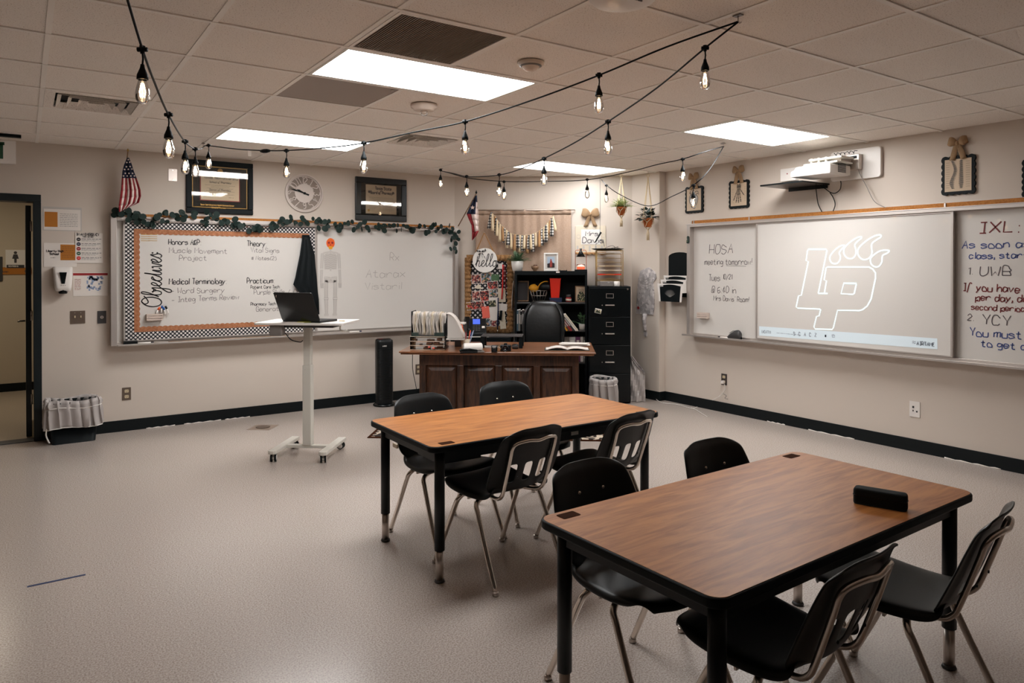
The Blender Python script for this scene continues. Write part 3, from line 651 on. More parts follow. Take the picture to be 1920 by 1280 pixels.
# black cloth hanging on the panel corner
cx, cz = p1(572, 447, .09)
t = thing('black_cloth', 'black cloth hanging in a long point from the top corner of the Objectives panel', 'cloth', (cx, WY - .085, cz))
rows = []; U = lambda px, py: (p1(px, py, .1)[0] - cx, p1(px, py, .1)[1] - cz)
LR = [(567, 581, 440), (566, 583, 452), (562, 590, 478), (557, 591, 500), (553, 593, 520), (549, 594, 533), (560, 595, 547), (570, 597, 562), (572, 598, 590)]
for j, (l, r_, yy) in enumerate(LR):
    a, z_ = U(l, yy); b, _ = U(r_, yy); rows.append([(a + (b - a) * k / 10, -.006 - .012 * min(1, j / 3) * (1 + sin(k * 1.9 + j * .25)), z_) for k in range(11)])
MB().grid(rows).build('drape', 'black', t, solid=.003); MB().disc((0.0, -.02, .0), .014, .01).build('magnet', 'black_plastic', t)

# eucalyptus garland along the top rail
t = thing('eucalyptus_garland', 'dark green eucalyptus leaf garland draped along the top of the long whiteboard', 'garland', (0, WY - .1, 0))
stem = [(p1(px, py, .1)) for px, py in ((214, 402), (250, 404), (290, 412), (330, 404), (380, 408), (430, 415), (480, 428), (520, 420), (570, 412), (610, 424), (650, 420), (700, 428), (750, 424), (800, 428), (840, 430), (856, 450))]
sp = catmull([(a, 0, b) for a, b in stem], 8); MB().tube(sp, .0035, 6).build('stem', 'brown', t)
lf = MB(); lf.add([(0, 0, 0)] + [(.5 + .52 * cos(q * pi / 5), -.07 * (1 - abs(cos(q * pi / 5))), .46 * sin(q * pi / 5)) for q in range(10)], [(0, 0, 0)] and [tuple(range(1, 11))], True)
leaf0 = None; rl = random.Random(3)
for k in range(165):
    p = sp[int(k / 165 * (len(sp) - 1))]; px_ = p.x + rl.uniform(-.05, .05); pz_ = p.z + rl.uniform(-.03, .03); s_ = rl.uniform(.042, .072)
    if leaf0 is None: leaf0 = lf.build('leaf', 'leaf_euc', t); o = leaf0
    else: o = leaf0.copy(); COL.objects.link(o)
    o.location = (px_, rl.uniform(-.035, .005), pz_); o.scale = (s_,) * 3; o.rotation_euler = (rl.uniform(-.6, .6), rl.uniform(0, 6.28), rl.uniform(-.5, .5))
for k, (px, py) in enumerate(((848, 440), (852, 452), (854, 463), (846, 470), (852, 476))):
    a, b = p1(px, py, .1); o = leaf0.copy(); COL.objects.link(o); o.location = (a, -.02, b); o.scale = (.06,) * 3; o.rotation_euler = (.3, k * 1.3, .2)

# US flag on a short staff
a, b = p1(240, 283, .16)
t = thing('american_flag', 'small American flag hanging furled from a staff above the left end of the whiteboard', 'flag', (a, WY - .15, b))
V = lambda px, py: (p1(px, py, .15)[0] - a, p1(px, py, .15)[1] - b)
e = V(228, 402); MB().tube([(0, 0, 0), (e[0] * .6, .03, e[1] * .6), (e[0], .06, e[1])], .005, 8).build('staff', 'frame_wood', t); MB().lathe([(0, 0), (.008, .006), (.006, .02), (0, .03)], (0, 0, -.005), 10).build('finial', 'gold', t)
L = [(238, 296), (232, 310), (229, 322), (228, 334), (227, 346), (226, 358), (224, 372), (222, 386), (223, 398)]; Rt = [(242, 296), (247, 308), (251, 322), (256, 334), (260, 346), (263, 356), (264, 368), (260, 380), (243, 388)]
mm = MB(); rows = []
for j in range(9):
    l, r_ = V(*L[j]), V(*Rt[j]); rows.append([(l[0] + (r_[0] - l[0]) * k / 9, -.012 - .014 * sin(k * 1.3 + j * .2), l[1] + (r_[1] - l[1]) * k / 9) for k in range(10)])
for j in range(8):
    for k in range(9):
        mm.cur = 2 if j < 3 else (k % 2); mm.add([rows[j][k], rows[j][k + 1], rows[j + 1][k + 1], rows[j + 1][k]], [(0, 1, 2, 3)], True)
mm.build('flag_cloth', ['flag_red', 'flag_white', 'flag_blue'], t, solid=.0015)
m = MB()
for j in range(3):
    for k in range(3 + 2 * j):
        f_ = (k + .7) / (3 + 2 * j + .4); l, r_ = V(*L[j]), V(*Rt[j]); l2, r2 = V(*L[j + 1]), V(*Rt[j + 1]); f2 = (.5)
        xx = (l[0] + l2[0]) / 2 + ((r_[0] + r2[0]) / 2 - (l[0] + l2[0]) / 2) * f_; zz = (l[1] + l2[1]) / 2 + ((r_[1] + r2[1]) / 2 - (l[1] + l2[1]) / 2) * f_ + (.012 if k % 2 else -.012)
        pts = [(xx + (.0095 if q % 2 == 0 else .004) * sin(q * pi / 5), zz + (.0095 if q % 2 == 0 else .004) * cos(q * pi / 5)) for q in range(10)]; m.prism(pts, -.001, 'y', -.03)
m.build('stars', 'flag_white', t)

# small blank steel cover plate
a, b = p1(324, 328, .004); t = thing('steel_cover_plate', 'small shiny steel cover plate on the wall left of the large diploma', 'wall plate', (a, WY, b)); B(-.04, .04, -.006, 0, -.06, .06).build('plate', 'steel', t, bevel=.002); m = MB(); m.disc((0, -.009, .045), .005, .003, 10); m.disc((0, -.009, -.045), .005, .003, 10); m.build('screws', 'chrome', t)

# diplomas
def diploma(c0, c1, lb, kind):
    (a0, b1), (a1, b0) = p1(*c0, .03), p1(*c1, .03); w, h = a1 - a0, b1 - b0
    t = thing('framed_diploma', lb, 'framed diploma', ((a0 + a1) / 2, WY, (b0 + b1) / 2), 0)
    bw = .05 if kind == 1 else .065
    frame_mb(w, h, bw, .03, 0).build('frame', 'black_gloss' if kind == 2 else 'black', t, bevel=.006)
    B(-w / 2 + bw, w / 2 - bw, -.012, -.004, -h / 2 + bw, h / 2 - bw).build('mat_board', 'black', t)
    m = MB(); k = .004; W2, H2 = w / 2 - bw - .008, h / 2 - bw - .008
    if kind == 1:
        m.box(-W2, W2, -.0135, -.012, H2 - k, H2); m.box(-W2, W2, -.0135, -.012, -H2, -H2 + k); m.box(-W2, -W2 + k, -.0135, -.012, -H2 + k, H2 - k); m.box(W2 - k, W2, -.0135, -.012, -H2 + k, H2 - k); m.build('gold_fillet', 'gold', t)
        pw, ph, cz = w * .285, h * .235, -.005
        B(-pw - .008, pw + .008, -.0138, -.012, cz - ph - .008, cz + ph + .008).build('red_fillet', 'red_print', t)
        B(-pw, pw, -.0152, -.0138, cz - ph, cz + ph).build('certificate', 'paper_cream', t)
        m = MB(); text_mb(m, 'Texas Tech University', -pw * .86, cz + ph * .72, .026, .003, -.0154, sx=.72); text_mb(m, 'School of Pharmacy', -.1, cz + ph * .38, .019, .0025, -.0154, sx=.7)
        for j, ww in enumerate((.8, .5, .7, 0, .75, .5, .75)):
            if ww: scribble(m, -pw * ww, pw * ww, cz + ph * (.2 - .12 * j), .006, .0022, -.0154, j)
        text_mb(m, 'Doctor of Pharmacy', -.1, cz - ph * .23, .018, .0025, -.0154, sx=.7); scribble(m, -pw * .6, -pw * .35, cz - ph * .75, .006, .002, -.0154, 9); scribble(m, pw * .45, pw * .7, cz - ph * .75, .01, .003, -.0154, 11)
        m.build('certificate_print', 'ink_soft', t)
        m = MB(); text_mb(m, 'Texas Tech University Health Sciences Center', -.185, cz - ph - .055, .014, .0026, -.0125, sx=.62); text_mb(m, 'School of Pharmacy', -.08, cz - ph - .08, .014, .0026, -.0125, sx=.62); m.build('gold_lettering', 'gold', t)
        m = MB(); m.lathe([(.026, 0), (.024, .004), (.016, .003), (.012, .006), (0, .006)], (0, -.0125, cz + ph + .045), 24, 'y'); m.build('seal', 'gold', t)
    else:
        pw, ph = w * .30, h * .335
        B(-pw, pw, -.0135, -.012, -ph, ph).build('certificate', 'paper_cream', t)
        m = MB(); text_mb(m, 'Texas State', -.075, ph * .68, .034, .006, -.0138, sx=.6); text_mb(m, 'Board of Pharmacy', -.13, ph * .38, .03, .006, -.0138, sx=.6); text_mb(m, 'of', -.01, ph * .56, .014, .003, -.0138)
        for s_ in (-1, 1): m.disc((s_ * pw * .78, -.0148, ph * .5), .015, .001, 14)
        for j in range(5): scribble(m, -pw * .8, pw * .8, ph * (.12 - .1 * j), .006, .0022, -.0138, j + 20)
        for j in range(4): scribble(m, pw * .1, pw * .75, -ph * (.46 + .1 * j), .005, .002, -.0138, j + 30); scribble(m, -pw * .8, -pw * (.2 + .1 * j), -ph * (.46 + .1 * j), .005, .002, -.0138, j + 40)
        m.build('certificate_print', 'ink_soft', t); MB().disc((-pw * .82, -.015, -ph * .78), .014, .001, 16).build('seal', 'gold', t)
    B(-w / 2 + bw, w / 2 - bw, -.0205, -.019, -h / 2 + bw, h / 2 - bw).build('glass_pane', 'glass', t)
diploma((349, 297), (475, 403), 'wide black-framed diploma with a black mat and gold lettering', 1)
diploma((667, 330), (763, 416), 'smaller thick black-framed certificate right of the clock', 2)

# clock
a, b = p1(571.5, 362, .03); rad = (p1(607, 362, .03)[0] - p1(536, 362, .03)[0]) / 2
t = thing('wall_clock', 'round off-white openwork clock with large cut-out numerals', 'clock', (a, WY, b)); mat('clock_white', (214, 202, 194), .55)
def ring(r0, r1, d, y0, seg=48):
    m = MB(); q = [[( r * cos(2 * pi * k / seg), y, r * sin(2 * pi * k / seg)) for k in range(seg)] for r, y in ((r0, y0), (r0, y0 - d), (r1, y0 - d), (r1, y0), (r0, y0))]; return m.grid(q, False, closed=True)
ring(rad * .92, rad, .022, 0).build('outer_ring', 'clock_white', t, bevel=.003); ring(rad * .86, rad * .905, .014, 0).build('inner_ring', 'clock_white', t)
mat('clock_shade', (150, 136, 126), .7); MB().disc((0, -.003, 0), rad * .9, .003, 40).build('dial_shade', 'clock_shade', t); MB().disc((0, -.016, 0), rad * .5, .012, 40).build('centre_plate', 'clock_white', t)  # added disc: shade on the wall behind the open dial, put into its colour
for k, s_ in enumerate(('12', '1', '2', '3', '4', '5', '6', '7', '8', '9', '10', '11')):
    m = MB(); h = rad * .34; tot = sum(max([q[0] for st in glyph(c) for q in st]) + 1.6 for c in s_) - 1.6; text_mb(m, s_, -tot * h / 7 * .62 / 2, 0, h, .007, 0, sx=.62, slant=0, adv=1.6)
    vs = []; an = -k * pi / 6; ca, sa = cos(an), sin(an)
    for x, y, z in m.v: z += rad * .51; vs.append((x * ca - z * sa, -.012, x * sa + z * ca))
    m.v = vs; m.build('numeral', 'clock_white', t, solid=.008)
    m.v = []
for an, l, w, nm in ((radians(-(9 + 48 / 60) * 30), .46, .011, 'hour_hand'), (radians(-47.5 * 6), .78, .008, 'minute_hand')):
    m = MB(); pts = [(-w * .5, -.25 * rad), (w * .5, -.25 * rad), (w * .6, l * rad * .5), (w, l * rad * .62), (0, l * rad), (-w, l * rad * .62), (-w * .6, l * rad * .5)]; ca, sa = cos(an), sin(an)
    m.prism([(x * ca - z * sa, x * sa + z * ca) for x, z in pts], -.003, 'y', -.02 - (.004 if nm == 'minute_hand' else 0)); m.build(nm, 'black', t)
MB().disc((0, -.032, 0), .012, .012, 16).build('hub', 'black', t)

# papers, dispenser, switches by the door
def sheet(c0, c1, lb, cat='notice', name='wall_notice', off=.003, mt='paper', film=True, dz=0):
    (a0, b1), (a1, b0) = p1(*c0, off), p1(*c1, off); t = thing(name, lb, cat, ((a0 + a1) / 2, WY, (b0 + b1) / 2)); w, h = a1 - a0, b1 - b0
    B(-w / 2, w / 2, -off, -off + .0015, -h / 2, h / 2).build('sheet', mt, t); return t, w, h, -off - .0003
t, w, h, y = sheet((82, 391), (151, 432), 'laminated notice with an orange block, topmost of the papers by the door')
B(-w * .48, -w * .13, y - .001, y, -h * .36, h * .36).build('orange_block', 'orange_print', t)
m = MB()
for k in range(8): scribble(m, -w * .07, w * .42, h * (.28 - .085 * k), .006, .004, y, k)
m.build('small_print', 'ink_pale', t)
MB().box(-w / 2 - .01, w / 2 + .01, -.0012, -.0004, -h / 2 - .008, h / 2 + .02).build('plastic_sleeve', 'paper_grey', t)
t, w, h, y = sheet((82, 455), (144, 500), 'Liberty High School notice with an orange block, left of the emergency poster')
B(-w * .0, w * .47, y - .001, y, -h * .22, h * .44).build('orange_block', 'orange_print', t)
m = MB(); text_mb(m, 'Liberty High', -w * .42, h * .12, .019, .0038, y, sx=.72, slant=0); text_mb(m, 'School', -w * .32, h * .0, .019, .0038, y, sx=.72, slant=0); scribble(m, -w * .3, -w * .16, -h * .12, .005, .003, y, 3); m.build('lettering', 'ink', t)
m = MB()
for k in range(7): scribble(m, w * .04, w * .42, h * (.34 - .075 * k), .005, .003, y - .0012, k + 5)
m.build('small_print', 'brown', t)
t, w, h, y = sheet((141, 436), (193, 493), 'white poster headed IN AN EMERGENCY with five coloured round icons', 'poster', 'emergency_poster', .006)
m = MB(); text_mb(m, 'IN AN EMERGENCY', -w * .46, h * .41, .022, .004, y, sx=.64, slant=0); text_mb(m, 'TAKE ACTION', -w * .24, h * .345, .014, .0024, y, sx=.66, slant=0); m.build('heading', 'ink', t)
for k, c in enumerate(('ink', 'navy', 'red_print', 'green_print', 'red')):
    z = h * (.28 - .155 * k); MB().disc((-w * .38, y - .001, z), .0165, .001, 20).build('icon', c, t)
    m = MB(); m.box(-w * .38 - .008, -w * .38 + .008, y - .0022, y - .001, z - .002, z + .002); m.build('icon_mark', 'paper', t)
m = MB()
for k in range(5):
    for j in range(3): scribble(m, -w * .28, w * (.44 - .1 * j), h * (.3 - .155 * k - .035 * j), .006 if j else .009, .0045 if j == 0 else .0024, y, k * 3 + j)
m.build('small_print', 'ink_soft', t)
t, w, h, y = sheet((137, 511), (202, 554), 'site map with a red heading bar below the emergency poster', 'poster', 'site_map')
B(-w / 2, w / 2, y - .001, y, h * .38, h * .48).build('red_bar', 'red_print', t)
m = MB(); rm = random.Random(5)
for k in range(46):
    cx, cz = rm.uniform(-.12, .3) * w, rm.uniform(-.32, .3) * h; m.box(cx, cx + rm.uniform(.01, .02), y - .001, y, cz, cz + rm.uniform(.01, .022))
m.build('building_plan', 'blue_print', t)
m = MB()
for k in range(9): scribble(m, -w * .46, -w * .28, h * (.22 - .055 * k), .006, .003, y, k)
m.build('key_list', 'red_print', t)
# soap dispenser
a, b = p1(118, 525, .05); t = thing('sanitizer_dispenser', 'white wall-mounted hand sanitizer dispenser with a black window and nozzle', 'dispenser', (a, WY, b))
rows = []
for z, w_, d in ((.118, .066, .05), (.115, .073, .075), (.06, .074, .092), (0, .07, .1), (-.06, .064, .1), (-.09, .058, .095), (-.1, .05, .08)):
    pr_ = rrect(-w_, w_, -d, 0, min(.028, d * .4), 4); rows.append([(x, yy, z) for x, yy in pr_])
m = MB(); m.grid(rows, True, closed=True); n = len(rows[0]); m.f += [list(range(n)), list(range((len(rows) - 1) * n, len(rows) * n))]; m.m += [0, 0]; m.sm += [False, False]; m.build('housing', 'white_plastic', t)
MB().prism([(-.028, .07), (.028, .07), (.012, -.03), (-.012, -.03)], -.02, 'y', -.085).build('window', 'black_gloss', t); MB().lathe([(.033, -.075), (.036, -.085), (.034, -.112), (.03, -.12), (0, -.12)], (0, -.06, 0), 20).build('nozzle', 'black_gloss', t)
m = MB(); scribble(m, -.02, .02, -.045, .006, .003, -.102, 4); m.build('small_print', 'ink_soft', t)
# switches and outlets
def plate(pos, rz, w, h, lb, kind, mt='plate', name='wall_outlet', cat='outlet'):
    t = thing(name, lb, cat, pos, rz); B(-w / 2, w / 2, -.006, 0, -h / 2, h / 2).build('plate', mt, t, bevel=.002)
    return t
a, b = p1(146, 594.5, .005); t = plate((a, WY, b), 0, .115, .115, 'double toggle light switch on a brown plate beside the door', 0, name='light_switch', cat='light switch')
for dx in (-.023, .023): B(dx - .005, dx + .005, -.016, -.006, -.004, .014).build('toggle', 'ivory', t); MB().disc((dx, -.0075, .04), .003, .0015, 8).build('screw', 'steel', t)
a, b = p1(191, 594.5, .005); t = plate((a, WY, b), 0, .07, .115, 'single grey wall plate with a round key switch, left of the whiteboard', 0, 'dark_grey', 'key_switch', 'light switch')
MB().disc((0, -.012, 0), .014, .006, 16).build('lock', 'steel', t); B(-.002, .002, -.014, -.012, -.008, .008).build('slot', 'ink', t)
def outlet(pos, rz, lb, mt='plate'):
    t = plate(pos, rz, .072, .118, lb, 0, mt)
    for z in (-.026, .026):
        MB().prism(rrect(-.017, .017, z - .014, z + .014, .006), -.003, 'y', -.006).build('socket', 'ivory', t)
        m = MB()
        for dx in (-.007, .007): m.box(dx - .0012, dx + .0012, -.0095, -.009, z - .002, z + .007)
        m.disc((0, -.0095, z - .008), .0025, .0005, 8); m.build('slots', 'ink', t)
    return t
a, b = p1(237.5, 738, .005); outlet((a, WY, b), 0, 'brown duplex outlet low on the wall between the waste bin and the laptop stand')
a, b = p1(784.5, 692, .005); outlet((a, WY, b), 0, 'brown duplex outlet low on the wall just left of the wooden desk')

# ------------------------------------------------------------------ right wall (local x runs to the right as seen from the room)
R3 = -pi / 2
def p3(px, py, off=.08): q = at_x(px, py, WX - off); return -q.y, q.z
def w3(a, z, off=0): return (WX - off, -a, z)
t = thing('sliding_whiteboard', 'long whiteboard with a projected logo and marker notes, under the projector', 'whiteboard', (WX, 0, 0), R3)
x0, ztop = p3(1290, 421); _, zb = p3(1290, 628); x1 = 0.9
B(x0, x0 + .045, -.1, 0, zb, ztop).build('side_rail', 'alu', t, bevel=.003); B(x1 - .045, x1, -.1, 0, zb, ztop).build('side_rail', 'alu', t, bevel=.003)
m = MB(); m.box(x0 + .045, x1 - .045, -.1, 0, ztop - .03, ztop); m.box(x0 - .01, x1, -.104, -.098, ztop - .004, ztop + .004); m.build('top_rail', 'alu', t, bevel=.002)
B(x0, x1, -.02, -.004, ztop + .001, ztop + .046).build('map_rail', 'alu', t); B(x0 + .01, x1 - .01, -.026, -.0202, ztop + .004, ztop + .043).build('cork_strip', 'cork', t)
m = MB(); m.box(x0 + .045, x1 - .045, -.056, 0, zb, zb + .03); m.box(x0 - .02, x1, -.15, -.056, zb, zb + .008); m.box(x0 - .02, x1, -.156, -.15, zb, zb + .018); m.build('marker_tray', 'alu', t, bevel=.002)
B(x0 + .045, x1 - .045, -.036, -.022, zb + .03, ztop - .03).build('backboard', 'whiteboard', t)
pa, pb = p3(1419, 500, .075)[0], p3(1787, 500, .075)[0]; z0, z1 = zb + .034, ztop - .032
B(pa + .012, pb - .012, -.078, -.064, z0 + .01, z1 - .01).build('projection_panel', 'whiteboard', t)
m = MB(); m.box(pa - .004, pa + .012, -.086, -.06, z0, z1); m.box(pb - .012, pb + .004, -.086, -.06, z0, z1); m.box(pa + .012, pb - .012, -.086, -.06, z0, z0 + .01); m.box(pa + .012, pb - .012, -.086, -.06, z1 - .01, z1); m.build('panel_trim', 'alu', t)
m = MB()
for a in (p3(1298, 415, .02)[0], p3(1302, 415, .02)[0], p3(1406, 410, .02)[0], p3(1773, 385, .02)[0]): m.box(a - .006, a + .006, -.034, -.026, ztop + .002, ztop + .04); m.box(a - .01, a + .01, -.04, -.034, ztop - .006, ztop + .006)
m.build('rail_clip', 'steel', t)
# projected picture: logo line art and control bar
S = 1 / 4.923
def sp_(pts): return [p3(1410 + x * S, 420 + y * S, .079) for x, y in pts]
ys = -.0788
m = MB()
def line(pts, w=.0135, smooth=False, closed=True):
    q = sp_(pts)
    if smooth: q = [(a.x, a.y) for a in catmull([(a, b, 0) for a, b in q], 5, closed)]
    if closed: q = q + [q[0], q[1]]
    m.stroke(q, w, ys)
line([(520, 232), (685, 232), (692, 245), (612, 640), (668, 642), (688, 522), (666, 516), (684, 404), (700, 396), (1080, 396), (1115, 415), (1140, 450), (1140, 500), (1100, 690), (1065, 755), (1020, 790), (990, 798), (790, 795), (752, 955), (740, 972), (585, 968), (572, 950), (596, 852), (620, 846), (634, 788), (625, 784), (425, 776), (408, 765), (430, 662), (456, 656), (520, 345), (500, 338), (512, 248)])
line([(612, 640), (700, 640)], closed=False); line([(848, 545), (965, 548), (962, 560), (944, 640), (930, 648), (822, 642)])
for cl in ([(850, 195), (810, 205), (760, 245), (722, 295), (722, 335), (745, 362), (785, 362), (812, 330), (815, 295), (806, 265), (825, 235), (848, 210)],
           [(1005, 115), (960, 130), (895, 175), (852, 225), (850, 275), (880, 312), (925, 316), (955, 285), (960, 240), (950, 190), (985, 150), (1010, 130)],
           [(1185, 100), (1130, 110), (1055, 155), (990, 215), (975, 265), (1000, 312), (1040, 328), (1085, 310), (1108, 265), (1105, 185), (1150, 145), (1188, 120)],
           [(1258, 242), (1190, 245), (1130, 280), (1095, 320), (1100, 365), (1130, 392), (1170, 390), (1198, 350), (1205, 292), (1240, 272), (1264, 255)]): line(cl, .013, True)
m.build('projected_logo', 'projected', t, label='glowing white outline of the letters LP with claws')
q = sp_([(66, 942), (1710, 1055), (1712, 1155), (66, 1028)]); MB().prism(q, -.0006, 'y', ys).build('projected_bar', 'projected_bar', t, label='pale projected bar with small grey text')
m = MB()
def wb(txt, x, y, h, w=None, sx=.8):
    a, b = sp_([(x, y)])[0]; _, b2 = sp_([(x, y - h)])[0]; text_mb(m, txt, a, b, abs(b2 - b), w, ys - .0008, sx=sx, slant=0, slope=-.004)
wb('LHCATT11', 92, 1003, 24, .004, .6); wb('S', 385, 1026, 32, .006, .7); wb('C', 432, 1029, 32, .006, .7); wb('A', 482, 1032, 32, .006, .7); wb('C', 530, 1035, 32, .006, .7); wb('Z', 580, 1038, 32, .006, .7)
a, b = sp_([(228, 1000)])[0]; scribble(m, a, a + .26, b - .004, .008, .004, ys - .0008, 2)
wb('AIRTAME', 1522, 1114, 32, .0075, .78)
for k in (0, 1): m.stroke([(p.x, p.y) for p in catmull([(*sp_([(1480 + dx, 1085 + k * 14 + dy)])[0], 0) for dx, dy in ((0, 0), (10, -6), (20, 2), (32, -2))], 4)], .005, ys - .0008)
wb('#', 672, 1042, 26, .006, .8)
for pts in ([(740, 1030), (765, 1031), (764, 1045), (742, 1044), (740, 1030)], [(736, 1024), (752, 1018), (764, 1026)]): m.stroke(sp_(pts), .005, ys - .0008)
m.build('projected_text', 'projected_ink', t)
y3 = -.0365
def wr3(mb, txt, px, py, h, w, jit=.05, sx=.8, slope=0): a, b = p3(px, py, .036); _, b2 = p3(px, py - h, .036); text_mb(mb, txt, a, b, abs(b2 - b), w, y3, slope=slope, jit=jit, sx=sx)
m = MB(); wr3(m, 'HOSA', 1330, 476, 17, .005, sx=.9); wr3(m, 'meeting tomorrow!', 1321, 496, 11, .0045, sx=.66); wr3(m, 'Tues', 1329, 526, 12, .0045, sx=.62); wr3(m, '10/21', 1355, 523, 9, .0045, sx=.6); wr3(m, '@ 6:40 in', 1334, 548, 12, .0045, sx=.72); wr3(m, "Mrs Davis' Room!", 1338, 563, 9, .004, sx=.7)
q = [p3(1362, 498, .036), p3(1399, 499, .036)]; m.stroke(q, .003, y3); m.build('meeting_note', 'ink_soft', t, label='thin dark marker note about a meeting on the left panel')
m = MB(); wr3(m, 'IXL:', 1833, 437, 20, .008, sx=1.25); wr3(m, 'If you have me first', 1805, 544, 14, .0065, sx=.72, slope=-.02); wr3(m, 'per day, do this', 1829, 563, 13, .006, sx=.74); wr3(m, 'second period', 1821, 580, 11, .0055, sx=.72); m.build('red_marker_writing', 'ink_red', t, label='dark red marker writing')
m = MB(); wr3(m, 'As soon as you', 1804, 466, 14, .006, sx=.93); wr3(m, 'class, start with', 1817, 485, 12, .006, sx=.84); wr3(m, 'You must make', 1818, 629, 15, .006, sx=.8); wr3(m, 'to get credit', 1839, 649, 13, .006, sx=.86); m.build('blue_marker_writing', 'ink_blue', t, label='blue marker writing')
m = MB(); wr3(m, '1.', 1814, 514, 13, .005); wr3(m, 'UWB', 1837, 516, 17, .006, sx=1.1); wr3(m, '2.', 1814, 600, 12, .005); wr3(m, 'YCY', 1841, 607, 18, .006, sx=1.0); m.build('black_marker_writing', 'ink_soft', t, label='black marker list headings')
crate(1321, 591, p3, .038, 0, R3, 'small white slatted marker crate on the left end of the projector whiteboard', 0, lambda a, b, o: w3(a, b, o + .001))
# dark pouch, marker and magnet
a, b = p3(1378, 628, .11)
t = thing('dark_pouch', 'dark grey soft pouch slumped on the marker tray', 'pouch', w3(a, zb + .009, .105), R3)
rows = []
for f_, w_, h_ in ((-.105, .004, .005), (-.09, .018, .03), (-.05, .03, .065), (0, .034, .095), (.04, .034, .102), (.065, .03, .09), (.075, .012, .03)):
    rows.append([(f_, w_ * cos(q * pi / 6), max(0, h_ * .5 + h_ * .5 * sin(q * pi / 6))) for q in range(12)])
MB().grid(rows, True, closed=True).build('bag', 'dark_grey', t, subd=1); MB().tube([(-.05, -.03, .06), (0, -.036, .088), (.06, -.03, .09)], .0025, 6).build('zip', 'black', t)
a, b = p3(1360, 626, .11); t = thing('dry_erase_marker', 'white marker lying on the tray left of the dark pouch', 'marker', w3(a, zb + .017, .115), R3); MB().cyl((-.06, 0, 0), (.04, 0, 0), .008, 10).build('barrel', 'white_plastic', t); MB().cyl((-.085, 0, 0), (-.06, 0, 0), .009, 10).build('cap', 'ink', t)
a, b = p3(1291, 449, .1); t = thing('green_magnet_clip', 'dark green figure-shaped magnet on the left edge of the projector whiteboard', 'magnet', w3(a, b, .102), R3)
MB().lathe([(0, -.045), (.016, -.035), (.018, -.01), (.008, 0), (.014, .018), (.01, .035), (0, .04)], (0, -.008, 0), 12).build('body', 'leaf_dark', t); MB().lathe([(0, -.028), (.009, -.018), (0, -.008)], (0, -.02, 0), 10).build('belly', 'leaf_pale', t)

# scalloped anatomy pictures with burlap bows
def bow(t, z0, w, h, mt='burlap_gold', y=-.02):
    for s_ in (-1, 1):
        rows = []
        for k in range(8):
            f_ = k / 7; hh = (.008 + .026 * sin(pi * (f_ * .8)) + .006 * f_) * w / .14; c = (s_ * f_ * w * .5, y, z0 + f_ * w * .16)
            rows.append([(c[0] - s_ * .25 * hh * sin(q * pi / 5), y - .012 * sin(pi * f_) + (.004 + .01 * sin(pi * f_)) * cos(q * pi / 5), c[2] + hh * sin(q * pi / 5)) for q in range(10)])
        MB().grid(rows, True, closed=True).build('bow_loop', mt, t)
        MB().grid([[(s_ * (.006 + f_ * w * .26) - .017 - .006 * f_, y - .006 * sin(f_ * 5), z0 - f_ * h), (s_ * (.006 + f_ * w * .26), y - .012 * cos(f_ * 6), z0 - f_ * h + .003), (s_ * (.006 + f_ * w * .26) + .017 + .006 * f_, y - .004 * cos(f_ * 5), z0 - f_ * h + s_ * .006)] for f_ in (0, .2, .4, .6, .8, 1)]).build('bow_tail', mt, t, solid=.002)
    MB().lathe([(0, -.016), (.013, -.011), (.013, .011), (0, .016)], (0, y - .01, z0), 10).build('knot', mt, t)
